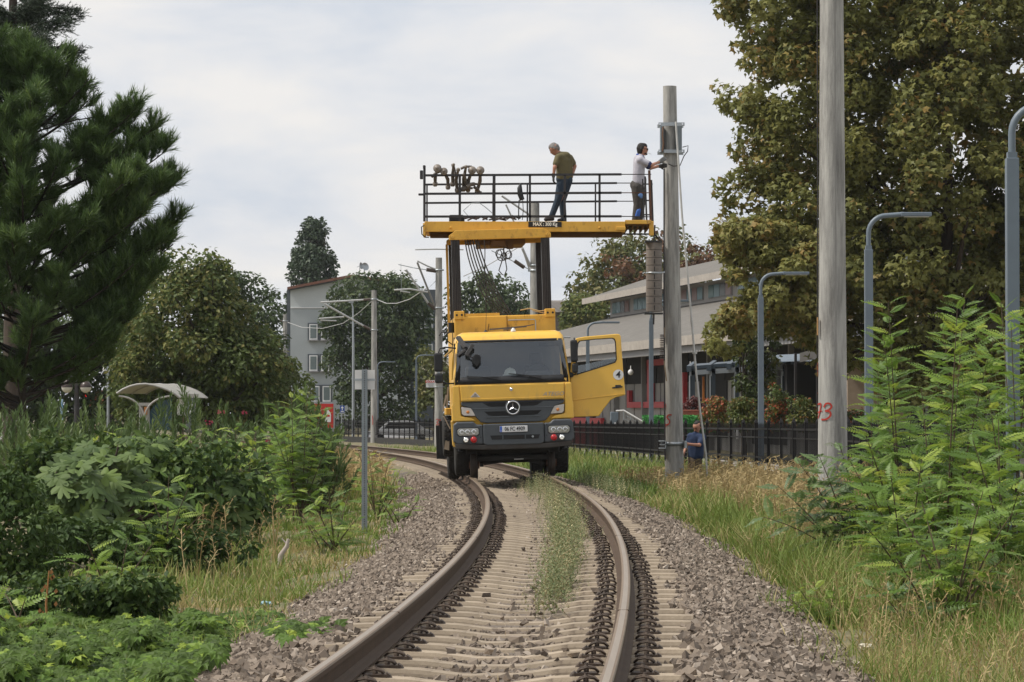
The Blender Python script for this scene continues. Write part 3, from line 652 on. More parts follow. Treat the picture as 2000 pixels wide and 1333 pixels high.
def tyre(x, y, z, r, w, name='tyre', spin=0, tread=26):
    T = Matrix.Translation((x, y, z)) @ Matrix.Rotation(R(90), 4, 'Y') @ Matrix.Rotation(spin, 4, 'X')
    o = MB(); o.lathe([(r*.58, -w*.42), (r*.82, -w*.5), (r*.95, -w*.48), (r, -w*.38), (r, w*.38), (r*.95, w*.48), (r*.82, w*.5), (r*.58, w*.42)], T, n=36, caps=False)
    for k in range(tread):
        a = 2*math.pi*k/tread
        for lane in (-.3, -.1, .1, .3):
            c = T @ Matrix.Rotation(a+(.05 if lane in (-.1, .3) else 0), 4, 'Z') @ Matrix.Translation((r+.004, 0, lane*w))
            o.add([c @ Vector(p) for p in [(-.02, -.042*r*2, -w*.085), (-.02, .042*r*2, -w*.085), (-.02, .042*r*2, w*.085), (-.02, -.042*r*2, w*.085), (.008, -.036*r*2, -w*.08), (.008, .036*r*2, -w*.08), (.008, .036*r*2, w*.08), (.008, -.036*r*2, w*.08)]], [(4, 5, 6, 7), (0, 1, 5, 4), (1, 2, 6, 5), (2, 3, 7, 6), (3, 0, 4, 7)])
    t = o.obj(name, TYRE)
    m = MB(); m.lathe([(r*.6, -w*.3), (r*.55, -w*.2), (r*.5, -w*.22), (.14, -w*.1), (.14, -w*.3), (.09, -w*.33), (.09, w*.3), (.14, w*.1), (r*.5, w*.22), (r*.6, w*.3)], T, n=24); rm = m.obj('rim', mat('wheel_rim', (.16, .15, .14), (.1, .08, .07), rough=.6, metal=.3), t)
    return t
for sg in (-1, 1):
    t = tyre(sg*.955, 1.25, .50, .455, .29); t.parent = truck
    for xx in (1.0, .72): t = tyre(sg*xx-.01, 5.0, .40, .50, .25); t.parent = truck
    # rail guide wheel
    m = MB(); T = Matrix.Translation((sg*.745, .62, .25)) @ Matrix.Rotation(R(90), 4, 'Y')
    k = sg; m.lathe([(.05, -.08), (.25, -.075), (.248, .03*1), (.25, .06), (.05, .075)] if 1 else [], T, n=30)
    m.lathe([(.26, -sg*.05-.012), (.29, -sg*.05), (.26, -sg*.05+.012)], T, n=30, caps=False)
    rw = m.obj('rail_wheel', mat('rail_wheel_steel', (.06, .045, .035), (.03, .025, .022), scale=9, rough=.6, metal=.3), truck)
    m = MB(); m.lathe([(.07, -.1), (.07, .1)], T, n=14); m.obj('hub', RUST, rw)
    m = MB(); m.bar((sg*.60, .62, .25), (sg*.60, 1.0, .55), .07, .1); m.bar((sg*.56, .62, .27), (sg*.3, .62, .3), .06, .06); m.obj('rail_wheel_arm', UNDB, rw)
    m = MB(); m.lathe([(.25, -.06), (.25, .06)], Matrix.Translation((sg*.745, 6.3, .25)) @ Matrix.Rotation(R(90), 4, 'Y'), n=24); m.obj('rail_wheel', MATS['rail_wheel_steel'], truck)
    # wheel arch
    m = MB(); m.tube([(sg*1.0, 1.25+.56*math.cos(a), .52+.56*math.sin(a)) for a in [math.pi*i/10 for i in range(11)]], .05, 6); m.obj('wheel_arch', BLKP, truck)
# side gear on the left: spare wheel, lockers, mudguard, ladder
sp = tyre(-1.16, 2.7, .80, .40, .24, name='spare_tyre'); sp.parent = truck
mb = MB(); mb.box((-1.22, 2.2, 1.22), (-.98, 3.2, 1.36)); mb.obj('side_locker', YELD, truck, bevel=.02)
mb = MB(); mb.hexa([(-1.27, 2.3, .55), (-1.17, 2.3, .52), (-1.17, 2.34, .52), (-1.27, 2.34, .55), (-1.24, 2.3, .72), (-1.16, 2.3, .72), (-1.16, 2.34, .72), (-1.24, 2.34, .72)]); mb.obj('side_plate', mat('dirty_cream', (.5, .42, .33), (.36, .28, .2), rough=.8), truck)
mb = MB(); mb.bar((-1.26, 2.25, 1.2), (-1.14, 2.25, .95), .09, .02); mb.bar((-1.25, 2.4, 1.0), (-1.2, 2.4, .7), .05, .02); mb.obj('folded_step', MATS['dirty_cream'], truck)
mb = MB(); mb.box((-1.30, 4.3, .4), (-1.13, 4.36, 1.1)); mb.box((-1.34, 5.6, .3), (-1.1, 5.66, 1.0)); mb.obj('mud_flap', BLKP, truck)
mb = MB(); mb.bar((-1.2, 2.05, 1.36), (-1.16, 2.05, 1.78), .03); mb.bar((-1.28, 2.1, 1.3), (-1.2, 2.1, 1.62), .04, .03); mb.obj('stake', MATS['dirty_cream'], truck)
mb = MB(); mb.bar((-1.135, .35, 1.75), (-1.135, .35, 1.15), .03, .03); mb.bar((-1.15, .22, 1.1), (-1.12, .22, .62), .06, .06); mb.obj('entry_grab_rail', YEL, truck)
# ------------------------------------------------ box body behind the cab
bx = MB(); bx.box((-1.0, 2.05, 1.15), (1.0, 6.6, 3.16)); bo_ = bx.obj('body_box', YELD, truck, bevel=.02)
for sg in (-1, 1):
    mb = MB(); mb.box((sg*.90-.1, 2.02, 3.10), (sg*.90+.1, 2.3, 3.27)); c = mb.obj('corner_casting', YELD, bo_, bevel=.012)
    for q in (-.05, .05):
        mb = MB(); mb.lathe([(.022, 0), (.022, .004)], Matrix.Translation((sg*.90+q, 2.019, 3.19)) @ Matrix.Rotation(R(90), 4, 'X'), n=10); mb.obj('bolt_hole', BLK, c)
mb = MB(); mb.box((.035, 2.035, 1.2), (.045, 2.06, 3.15)); mb.obj('panel_seam', MATS['rusty_shaded_underside'], bo_)
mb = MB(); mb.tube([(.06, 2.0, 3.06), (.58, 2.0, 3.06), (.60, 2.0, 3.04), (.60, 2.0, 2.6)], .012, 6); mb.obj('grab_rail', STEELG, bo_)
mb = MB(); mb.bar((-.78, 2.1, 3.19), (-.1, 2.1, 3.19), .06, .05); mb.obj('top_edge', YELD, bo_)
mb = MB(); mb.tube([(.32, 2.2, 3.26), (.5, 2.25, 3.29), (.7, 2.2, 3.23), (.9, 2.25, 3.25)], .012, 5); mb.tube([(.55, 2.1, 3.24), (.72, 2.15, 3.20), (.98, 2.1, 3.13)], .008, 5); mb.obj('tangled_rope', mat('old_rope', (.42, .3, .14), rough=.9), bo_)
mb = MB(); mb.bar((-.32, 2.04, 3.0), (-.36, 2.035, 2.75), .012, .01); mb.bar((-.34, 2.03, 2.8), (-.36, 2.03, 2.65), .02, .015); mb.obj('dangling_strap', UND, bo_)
mb = MB(); mb.tube([(-1.1, 2.4, 2.85), (-1.25, 2.4, 2.87), (-1.3, 2.4, 2.8)], .014, 6); mb.tube([(-1.02, 2.4, 2.6), (-1.15, 2.4, 2.7)], .012, 6); mb.lathe([(.06, -.1), (.06, .1)], Matrix.Translation((-1.06, 2.3, 2.95)), n=10); mb.obj('side_work_light', BLKP, bo_)
# ------------------------------------------------ mast
def wb(name, m, pxs, d0, d1, parent, bevel=.01):
    mb = MB()
    for a, b in pxs: wbox(mb, a, b, d0, d1)
    return mb.obj(name, m, parent, bevel=bevel, world=True)
for (x0, x1, d) in ((-1.0, -.83, 2.65), (.80, .97, 2.65), (-1.0, -.84, 4.4), (.79, .95, 4.4)):
    mb = MB(); mb.box((x0, d, 3.1), (x1, d+.16, 4.72)); p = mb.obj('mast_post', MASTM, truck, bevel=.008)
    for q in range(4):
        xx = x0+.03+(x1-x0-.06)*q/3; mb = MB(); mb.box((xx-.008, d-.012, 3.12), (xx+.008, d+.002, 4.70)); mb.obj('mast_rib', MASTM, p)
mb = MB(); mb.box((-1.06, 4.38, 3.1), (-1.012, 4.45, 4.72)); mb.obj('mast_guide', YELD, truck)
for d, zt, xr in ((2.62, 4.90, .98), (4.38, 4.90, .96)):
    mb = MB(); mb.prism([(-1.04, zt-.19), (-1.04, zt-.10), (-.90, zt), (xr-.12, zt), (xr+.02, zt-.10), (xr+.02, zt-.19)], d, d+.2); b_ = mb.obj('mast_crossbeam', YELD, truck, bevel=.008)
    for x in (-.97, xr-.05):
        mb = MB(); mb.lathe([(.035, 0), (.03, .03)], Matrix.Translation((x, d, zt-.13)) @ Matrix.Rotation(R(90), 4, 'X'), n=8); mb.obj('pivot_bolt', YELD, b_)
mb = MB(); mb.box((-.45, 2.9, 4.60), (.5, 4.3, 4.82)); mb.box((-.7, 2.85, 4.62), (-.58, 3.1, 4.85)); mb.box((-.2, 2.8, 4.55), (.1, 3.2, 4.7)); mb.box((.12, 2.9, 4.52), (.26, 3.1, 4.64)); mb.obj('slewing_gear', UND, truck, bevel=.02)
# hoses
HOSE = mat('hydraulic_hose', (.02, .018, .016), (.05, .04, .03), rough=.6)
for k in range(6):
    x = -.72+.05*k; mb = MB(); mb.tube(bez((x, 2.7, 4.72), (x+.06+.02*k, 2.5, 3.9), (-.12+.06*k, 2.4, 3.14), 10), .014, 6); mb.obj('hydraulic_hose', HOSE, truck)
mb = MB(); mb.tube([(-.34+.01*math.sin(i*1.3), 2.6, 4.7-.17*i) for i in range(10)], .010, 5); mb.obj('hanging_cable', HOSE, truck)
for k in range(5):
    cx, cz, r_ = -.05+.05*k, 4.42-.03*(k % 3), .06+.03*(k % 2); mb = MB(); mb.tube([(cx+r_*math.cos(a), 2.75, cz+r_*1.3*math.sin(a)) for a in [2*math.pi*i/12+k for i in range(12)]], .010, 5); mb.obj('hanging_cable', HOSE, truck)
mb = MB(); mb.tube([(.06, 2.7, 4.55), (.02, 2.7, 4.3), (-.06, 2.7, 4.08), (.0, 2.7, 4.0), (.05, 2.7, 3.98), (.1, 2.7, 4.1), (.07, 2.7, 4.35), (.05, 2.7, 4.5)], .012, 6); mb.obj('hanging_cable', HOSE, truck)
mb = MB(); mb.tube([W(883, 464, 60.0), W(882, 520, 60.0), W(884, 600, 60.1), W(885, 690, 60.2)], .018, 6); mb.obj('drop_cable', HOSE, truck, world=True)
# ------------------------------------------------ work platform (turned across the track)
PD0, PD1 = 59.8, 61.6
deck = MB(); wbox(deck, (829, 433), (1221, 453), PD0, PD0+.08); wbox(deck, (829, 433), (1221, 453), PD1-.08, PD1)
wbox(deck, (829, 434), (836, 453), PD0+.08, PD1-.08); wbox(deck, (1214, 434), (1221, 453), PD0+.08, PD1-.08)
deck_o = deck.obj('platform_frame', YELD, truck, bevel=.006, world=True)
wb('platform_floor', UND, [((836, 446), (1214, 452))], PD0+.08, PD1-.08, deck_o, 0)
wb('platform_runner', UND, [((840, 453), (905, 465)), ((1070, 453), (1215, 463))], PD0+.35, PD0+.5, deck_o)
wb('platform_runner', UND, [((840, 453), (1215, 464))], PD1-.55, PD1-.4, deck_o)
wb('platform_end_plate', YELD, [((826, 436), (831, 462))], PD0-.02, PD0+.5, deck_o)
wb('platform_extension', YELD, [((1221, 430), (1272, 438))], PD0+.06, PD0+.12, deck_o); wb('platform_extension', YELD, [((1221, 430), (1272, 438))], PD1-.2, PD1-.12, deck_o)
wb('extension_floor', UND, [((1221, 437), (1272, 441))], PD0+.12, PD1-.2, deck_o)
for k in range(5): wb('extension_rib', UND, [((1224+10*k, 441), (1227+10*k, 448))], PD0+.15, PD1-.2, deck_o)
wb('extension_end', YELD, [((1268, 432), (1277, 460))], PD0+.1, PD0+.3, deck_o); wb('extension_tube', BLKM, [((1214, 456), (1270, 459))], PD0+.4, PD0+.45, deck_o)
wb('bracket_plate', YELD, [((1203, 443), (1222, 450))], PD0-.03, PD0, deck_o)
for px in (880, 1171):
    mb = MB(); mb.lathe([(.022, 0), (.02, .03), (.01, .04)], Matrix.Translation(W(px, 445, PD0)) @ Matrix.Rotation(R(90), 4, 'X'), n=10); mb.obj('bolt', YELD, deck_o, world=True)
sg_ = wb('load_sign', BLK, [((1032, 433.5), (1097, 444))], PD0-.012, PD0-.002, deck_o, 0)
tx = text_obj('sign_letters', 'MAX : 300 Kg', .098, mat('faded_letters', (.8, .77, .68), rough=.6), None, W(1064.5, 438.6, PD0-.016), bold=.003, sx=.86); wparent(tx, sg_)
# guard rails
def hbar(name, px0, px1, py0, py1, d, w, m=BLKM):
    mb = MB(); mb.bar(W(px0, py0, d), W(px1, py1, d), w, w); return mb.obj(name, m, deck_o, world=True)
for (y0, y1, ye) in ((343, 341, 341), (379, 377, 377), (423.5, 423, 424)): hbar('guard_rail', 830, 1214, y0, y1, PD0+.04, .045); hbar('extension_rail', 1214, 1272, y1, ye, PD0+.07, .018, BLKM if ye != 377 else RUST)
for (y0, y1) in ((361, 358), (397, 393.5)): hbar('guard_rail', 830, 1205, y0, y1, PD1-.06, .04); hbar('extension_rail', 1205, 1262, y1, y1, PD1-.12, .018)
for px, t, w in ((829, 325, .05), (898, 343, .05), (965, 342, .06), (1035, 342, .045), (1103, 342, .045), (1171, 341, .045)):
    mb = MB(); mb.bar(W(px, t, PD0+.04), W(px, 433, PD0+.04), w, w); mb.obj('guard_post', BLKM, deck_o, world=True)
for px in (834, 963, 1030, 1163): mb = MB(); mb.bar(W(px, 360, PD1-.06), W(px, 433, PD1-.06), .032, .032); mb.obj('guard_post', BLKM, deck_o, world=True)
for px, t, b, w, m in ((1271, 333, 432, .05, RUST), (1263, 345, 432, .035, BLKM), (1258, 350, 432, .025, BLKM), (1275, 352, 434, .04, BLKM)):
    mb = MB(); mb.bar(W(px-3, t, PD0+.3), W(px, b, PD0+.3), w, w); mb.obj('end_gate_bar', m, deck_o, world=True)
for y in (360, 392, 420): hbar('end_gate_bar', 1256, 1275, y, y, PD0+.32, .025)
wb('end_bracket', BLKM, [((826, 323), (831, 330)), ((820, 333), (826, 350)), ((817, 378), (827, 382))], PD0+.0, PD0+.1, deck_o)
mb = MB(); mb.tube([W(829, 440, PD0-.05), W(823, 444, PD0-.05), W(824, 458, PD0-.05), W(831, 464, PD0-.05), W(838, 464, PD0-.05)], .012, 6); mb.obj('end_cable', BLKM, deck_o, world=True)
mb = MB(); mb.tube([W(1277, 455, 60.2), W(1285, 466, 60.4), W(1290, 470, 60.6)], .02, 6); mb.obj('end_cable', HOSE, deck_o, world=True)
TRUCK = truck

# ================================================================== THINGS ON THE PLATFORM
INS = mat('insulator_glaze', (.23, .195, .165), (.16, .135, .115), scale=10, rough=.4)
CLUT = mat('old_fitting', (.15, .125, .105), (.1, .085, .07), rough=.6)
def insul(disc, r, low, lab, rod=.03, d=59.95):
    c = W(*disc, d-.22); l = W(*low, d+.1); o = empty('insulator', l, label=lab, cat='insulator', group='insulators heaped on the platform rail')
    mb = MB(); T = Matrix.Translation(c) @ Matrix.Rotation(R(78), 4, 'X') @ Matrix.Rotation(R(random.uniform(-12, 12)), 4, 'Y')
    mb.lathe([(r*.3, -.05), (r*.95, -.022), (r, -.01), (r*.97, .008), (r*.5, .014), (r*.34, .02), (r*.3, .045), (r*.12, .05)], T, n=20); mb.obj('disc', INS, o, world=True)
    mb = MB(); m = (c+l)/2+Vector((random.uniform(-.04, .04), .06, 0)); mb.tube([c+Vector((0, .05, 0)), m, l], [rod*.8, rod*1.3, rod], 8); mb.obj('arm', CLUT, o, world=True)
    mb = MB(); mb.lathe([(.03, -.05), (.05, -.02), (.05, .03), (.02, .06)], Matrix.Translation(l), n=12); mb.obj('end_fitting', INS, o, world=True)
def clutter():
    """extra clamps and short tubes that belong to the same heap: one bundle"""
    o = empty('clamp_bundle', W(890, 360, 60), label='bundle of clamps and short tubes tangled in the insulator heap', cat='clamps')
    for a, b, r_ in (((843, 346), (862, 334), .03), ((884, 322), (890, 344), .032), ((898, 372), (917, 368), .045), ((905, 340), (912, 366), .036), ((912, 366), (926, 360), .04), ((900, 330), (918, 326), .026), ((926, 366), (936, 376), .034)):
        mb = MB(); A_, B_ = W(*a, 59.9+random.uniform(-.1, .15)), W(*b, 59.95+random.uniform(-.1, .15)); mb.tube([A_, (A_+B_)/2+Vector((0, -.04, .02)), B_], r_, 8); mb.lathe([(r_*1.5, -.02), (r_*1.5, .02)], Matrix.Translation(B_), n=10); mb.obj('short_tube', CLUT, o, world=True)
clutter()
for disc, r, low, lab in (((854, 329), .085, (850, 360), 'brown disc insulator nearest the end post of the platform'), ((867, 335), .078, (875, 366), 'second brown disc insulator from the end post'),
        ((886, 322), .03, (884, 360), 'brown insulator arm sticking up highest from the heap'), ((895, 332), .042, (893, 372), 'small dark capped insulator in the middle of the heap'),
        ((910, 326), .034, (905, 370), 'thin insulator with a small dark cap right of the middle'), ((922, 333), .085, (914, 371), 'large brown disc insulator, second from the right of the heap'), ((938, 333), .085, (932, 374), 'large brown disc insulator at the right end of the heap')):
    insul(disc, r, low, lab)
mb = MB(); wbox(mb, (877, 424), (907, 432.5), 60.2, 60.5); wbox(mb, (878, 420), (905, 422), 60.3, 60.36); wbox(mb, (878, 421), (881, 425), 60.3, 60.36); wbox(mb, (902, 421), (905, 425), 60.3, 60.36)
tag(mb.obj('toolbox', BLKP, bevel=.015), 'black toolbox with handle lying on the platform floor', 'toolbox')
mb = MB()
for k in range(9):
    a = W(905+12*k+random.uniform(-4, 4), 431-random.uniform(0, 4), 60.4); b = W(925+12*k+random.uniform(-6, 14), 431-random.uniform(0, 6), 60.5); mb.tube([a, (a+b)/2+Vector((0, 0, random.uniform(.01, .06))), b], .018, 6)
tag(mb.obj('cable_heap', mat('dirty_cable', (.05, .045, .045), (.1, .06, .04), rough=.8)), 'heap of dark cables and straps along the platform floor', 'cables')
mb = MB(); mb.tube([W(917, 425, 60.4), W(905, 412, 60.4), W(920, 398, 60.4), W(935, 396, 60.4), W(948, 405, 60.4), W(963, 418, 60.4)], .008, 5)
tag(mb.obj('wire_loop', STEELG), 'thin pale wire loop arching over the platform floor', 'wire')
mb = MB(); mb.tube([W(1017, 358, PD0-.01), W(1015, 368, PD0-.03), W(1016, 380, PD0-.04), W(1020, 391, PD0-.02)], [.015, .05, .055, .05], 8); mb.tube([W(1014, 391, PD0-.02), W(1013, 410, PD0-.02), W(1013, 430, PD0)], .012, 5); mb.tube([W(1021, 391, PD0-.02), W(1022, 412, PD0-.02), W(1020, 430, PD0)], .008, 5)
tag(mb.obj('hanging_harness', BLKP), 'black strap harness hanging over the platform guard rail', 'harness')
mb = MB(); Th = pm(TRUCK) @ Matrix.Translation((-.01, .42, 1.958)); mb.lathe([(.145, 0), (.145, .012), (.118, .018), (.112, .06), (.09, .105), (.05, .135), (.01, .143)], Th, n=24); mb.tube([Th @ Vector((0, -.118, .02)), Th @ Vector((0, -.105, .07)), Th @ Vector((0, -.06, .125)), Th @ Vector((0, 0, .148))], .012, 6)
tag(mb.obj('hard_hat', mat('hat_white', (.92, .95, .92), rough=.35)), 'white hard hat lying on the dashboard behind the windscreen', 'hard hat')
# ================================================================== PEOPLE
def blob(name, caps, voxel, m, parent=None, smooth=6):
    mb = MB()
    for c in caps:
        p0, r0, p1, r1 = c[:4]; p0 = Vector(p0); p1 = Vector(p1); t = (p1-p0); ln = t.length; t = t.normalized() if ln > 1e-6 else Vector((0, 0, 1))
        pts = []; rr = []
        for k in range(4): a = math.pi/2*(k/3.5+.06); pts.append(p0-t*r0*math.cos(a)); rr.append(r0*math.sin(a))
        for k in range(4): a = math.pi/2*((3-k)/3.5+.06); pts.append(p1+t*r1*math.cos(a)); rr.append(r1*math.sin(a))
        mb.tube(pts, rr, 12)
    o = mb.obj(name, m)
    a = o.modifiers.new('r', 'REMESH'); a.mode = 'VOXEL'; a.voxel_size = voxel; a.use_smooth_shade = True
    b = o.modifiers.new('s', 'SMOOTH'); b.iterations = smooth; b.factor = .5
    bpy.context.view_layer.update()
    me = bpy.data.meshes.new_from_object(o.evaluated_get(bpy.context.evaluated_depsgraph_get())); old = o.data; o.modifiers.clear(); o.data = me; bpy.data.meshes.remove(old)
    me.materials.clear(); me.materials.append(m)
    if parent is not None: wparent(o, parent)
    return o
def hand(wr, dirv, palm_up, s=1, curl=.5):
    """wrist point, direction of the hand, palm normal -> capsules for palm, four fingers and a thumb"""
    t = Vector(dirv).normalized(); n = Vector(palm_up).normalized(); n = (n-t*n.dot(t)).normalized(); sdw = t.cross(n); wr = Vector(wr); c = []
    for q in (-.028, 0, .028): c.append((wr+sdw*q*s*.6, .020*s, wr+(t*.085+sdw*q)*s, .017*s))
    for i, (q, ln) in enumerate(((-.034, .062), (-.012, .075), (.011, .072), (.033, .055))):
        a = wr+(t*.09+sdw*q)*s; b = a+(t*math.cos(curl)+n*math.sin(curl))*ln*.55*s; e = b+(t*math.cos(curl*2.1)+n*math.sin(curl*2.1))*ln*.5*s; c += [(a, .0105*s, b, .0095*s), (b, .0095*s, e, .008*s)]
    a = wr+(t*.025-sdw*.03)*s; b = a+(t*.03-sdw*.03+n*.01)*s; e = b+(t*.03-sdw*.006+n*.02)*s; c += [(a, .014*s, b, .012*s), (b, .012*s, e, .009*s)]
    return c
def head(c, look, tilt_up=(0, 0, 1)):
    """face features along look"""
    c = Vector(c); f = Vector(look).normalized(); u = Vector(tilt_up); u = (u-f*u.dot(f)).normalized(); s = f.cross(u)
    cap = [(c+u*.035-f*.012, .088, c+u*.03+f*.012, .086), (c-u*.02+f*.02, .072, c-u*.07+f*.045, .045), (c+u*.04-f*.03, .082, c+u*.0-f*.03, .078)]
    cap += [(c+f*.098+u*.005, .012, c+f*.112-u*.022, .015), (c+f*.075-u*.055, .022, c+f*.082-u*.06, .018), (c+f*.085+u*.03+s*.03, .012, c+f*.085+u*.03-s*.03, .012), (c+f*.06-u*.095, .024, c+f*.055-u*.095, .024)]
    for q in (-1, 1): cap += [(c+s*.083*q-f*.01+u*.01, .018, c+s*.088*q-f*.015-u*.02, .014), (c+f*.07-u*.015+s*.04*q, .02, c+f*.06-u*.02+s*.045*q, .02)]
    feats = dict(c=c, f=f, u=u, s=s)
    return cap, feats
def face_bits(o, ft, hairm, hair, brow=True, moust=False, beard=False):
    c, f, u, s = ft['c'], ft['f'], ft['u'], ft['s']
    blob('hair', hair, .009, hairm, o, 3)
    for q in (-1, 1):
        mb = MB(); mb.lathe([(.011, -.004), (.009, .003), (.004, .006)], Matrix.Translation(c+f*.086+u*.008+s*.033*q) @ f.to_track_quat('Z', 'Y').to_matrix().to_4x4(), n=10); mb.obj('eye', mat('eye', (.06, .04, .03), rough=.2), o, world=True)
        mb = MB(); mb.bar(c+f*.095+u*.032+s*.015*q, c+f*.086+u*.034+s*.05*q, .008, .010); mb.obj('eyebrow', hairm, o, world=True)
    mb = MB(); mb.bar(c+f*.098-u*.056-s*.022, c+f*.098-u*.056+s*.022, .008, .007); mb.obj('mouth', mat('lips', (.3, .11, .09), rough=.5), o, world=True)
    if moust: blob('moustache', [(c+f*.1-u*.042-s*.028, .009, c+f*.108-u*.040, .011), (c+f*.108-u*.040, .011, c+f*.1-u*.042+s*.028, .009)], .006, hairm, o, 2)
    if beard: blob('beard', [(c+f*.085-u*.085-s*.02, .02, c+f*.085-u*.085+s*.02, .02), (c+f*.05-u*.075-s*.045, .018, c+f*.05-u*.075+s*.045, .018)], .008, hairm, o, 2)
HAIRG = mat('grey_hair', (.13, .12, .115), (.25, .24, .23), scale=30, rough=.8); HAIRB = mat('black_hair', (.012, .01, .009), (.02, .017, .015), scale=30, rough=.7)
OLIVE = mat('olive_shirt', (.135, .115, .055), (.10, .085, .04), scale=9, rough=.9, bump=.3, bscale=14); JEAN = mat('blue_jeans', (.022, .035, .055), (.035, .055, .08), scale=9, rough=.9, bump=.3, bscale=14)
LILAC = mat('pale_shirt', (.46, .45, .50), (.38, .37, .42), scale=6, rough=.9, bump=.35, bscale=12); DKGR = mat('work_trousers', (.075, .067, .06), (.05, .045, .042), scale=9, rough=.9, bump=.3, bscale=14)
NAVY = mat('navy_polo', (.022, .04, .095), (.015, .028, .07), scale=9, rough=.9, bump=.3, bscale=14); TAN = mat('brown_trousers', (.105, .075, .045), (.075, .055, .033), scale=9, rough=.9, bump=.3)
GLOVE = mat('work_glove', (.03, .028, .028), (.05, .045, .04), rough=.8); SHOE = mat('shoe_leather', (.03, .027, .025), rough=.6); BLUEP = mat('knee_pad_blue', (.02, .07, .35), (.06, .16, .5), rough=.8)
def at(px, py, d): return W(px, py, d)
# --- man in olive shirt on the platform, walking left and looking down
D = 60.7; hd = at(1083, 292, D); cap, ft = head(hd, (-.82, .25, -.55), (-.4, .05, .9))
shL, shR = at(1090, 308, D-.12), at(1113, 309, D+.13); el, wr = at(1083, 328, D-.22), at(1081, 345, D-.2); er, wrr = at(1123, 325, D+.16), at(1119, 340, D+.12)
hip = at(1102, 352, D); chest = at(1102, 316, D)
body = blob('person', cap+[(hd+Vector((.05, 0, -.06)), .055, at(1097, 303, D), .06), (at(1095, 307, D), .08, hip, .11), (shL, .05, el, .042), (el, .04, wr, .028), (shR, .05, er, .042), (er, .04, wrr, .028)]+hand(wr, (0, 0, -1), (1, .2, 0), 1.0)+hand(wrr, (-.2, 0, -1), (-1, 0, 0), 1.0)+[(hip, .1, at(1093, 390, D-.05), .055), (at(1093, 390, D-.05), .05, at(1076, 424, D), .04), (hip, .1, at(1098, 392, D+.08), .055), (at(1098, 392, D+.08), .05, at(1101, 428, D+.08), .04)], .014, SKIN)
tag(body, 'man in olive polo and dark jeans looking down on the platform', 'person')
blob('shirt', [(shL+Vector((.02, 0, 0)), .088, shR+Vector((-.02, 0, 0)), .088), (at(1095, 305, D), .095, at(1106, 305, D), .09), (at(1095, 312, D-.07), .10, at(1096, 348, D-.06), .105), (at(1110, 312, D+.07), .10, at(1109, 346, D+.06), .10), (chest, .13, at(1102, 346, D), .125), (shL, .075, shL+(el-shL)*.62, .068), (shR, .075, shR+(er-shR)*.62, .066), (at(1091, 301, D), .062, at(1093, 304, D), .07)], .014, OLIVE, body)
blob('trousers', [(at(1096, 350, D-.05), .11, at(1108, 352, D+.05), .115), (at(1098, 356, D-.04), .115, at(1090, 390, D-.08), .078), (at(1090, 390, D-.08), .076, at(1077, 424, D-.03), .062), (at(1107, 356, D+.05), .115, at(1098, 392, D+.08), .078), (at(1098, 392, D+.08), .076, at(1101, 429, D+.08), .064)], .014, JEAN, body)
for p, q in ((at(1077, 427, D-.03), at(1066, 429, D-.05)), (at(1101, 430, D+.08), at(1092, 431, D+.06))): blob('shoe', [(p, .048, q, .042), (p+Vector((.02, 0, -.01)), .045, q, .04)], .01, SHOE, body)
blob('glove', hand(wr+Vector((0, 0, .01)), (0, 0, -1), (1, .2, 0), 1.12)+[(wr+Vector((0, 0, .05)), .034, wr, .036)], .008, GLOVE, body, 3)
f, u, s = ft['f'], ft['u'], ft['s']
face_bits(body, ft, HAIRG, [(hd+u*.06-f*.02, .082, hd+u*.065+f*.02, .075), (hd+u*.02-f*.05, .075, hd-u*.02-f*.055, .06)]+[(hd+u*.04+s*.05*q-f*.01, .05, hd+u*.0+s*.06*q-f*.03, .035) for q in (-1, 1)])
# --- man in pale shirt working at the pole
D = 60.75; hd = at(1255, 293, D); cap, ft = head(hd, (1, .12, -.05), (-.05, 0, 1)); f, u, s = ft['f'], ft['u'], ft['s']
shN, shF = at(1250, 313, D-.15), at(1252, 312, D+.16); eN, wN = at(1272, 323, D-.16), at(1288, 317, D+.1); eF, wF = at(1270, 329, D+.2), at(1288, 325, D+.3)
hip = at(1246, 362, D)
body = blob('person', cap+[(hd+Vector((-.03, 0, -.07)), .055, at(1250, 305, D), .06), (at(1249, 312, D), .1, hip, .11), (shN, .05, eN, .042), (eN, .04, wN, .028), (shF, .05, eF, .042), (eF, .04, wF, .028)]+hand(wN, (.75, .2, .55), (0, 1, 0), 1.0, .4)+hand(wF, (.9, .1, .1), (0, 1, .2), 1.0, .4)+[(at(1243, 366, D-.09), .09, at(1246, 398, D-.1), .055), (at(1246, 398, D-.1), .05, at(1241, 428, D-.1), .04), (at(1249, 366, D+.09), .09, at(1254, 398, D+.1), .055), (at(1254, 398, D+.1), .05, at(1249, 428, D+.1), .04)], .014, SKIN)
tag(body, 'dark haired man in pale shirt reaching for the concrete pole from the platform', 'person')
blob('shirt', [(shN, .085, shF, .085), (at(1249, 312, D), .125, at(1247, 350, D), .125), (at(1248, 318, D-.09), .10, at(1246, 355, D-.07), .11), (at(1248, 318, D+.09), .10, at(1248, 355, D+.07), .11), (at(1256, 352, D), .08, at(1258, 362, D), .05), (shN, .075, shN+(eN-shN)*.72, .068), (shF, .075, shF+(eF-shF)*.72, .066)], .014, LILAC, body)
blob('collar', [(at(1247, 304, D-.05), .03, at(1255, 306, D-.06), .024), (at(1247, 304, D+.05), .03, at(1255, 306, D+.06), .024), (at(1245, 303, D-.04), .03, at(1245, 303, D+.04), .03)], .008, mat('blue_collar', (.04, .08, .3), rough=.9), body, 2)
for sh, e_ in ((shN, eN), (shF, eF)): blob('sleeve_cuff', [(sh+(e_-sh)*.74, .066, sh+(e_-sh)*.80, .064)], .01, mat('navy_trim', (.03, .04, .12), rough=.9), body, 2)
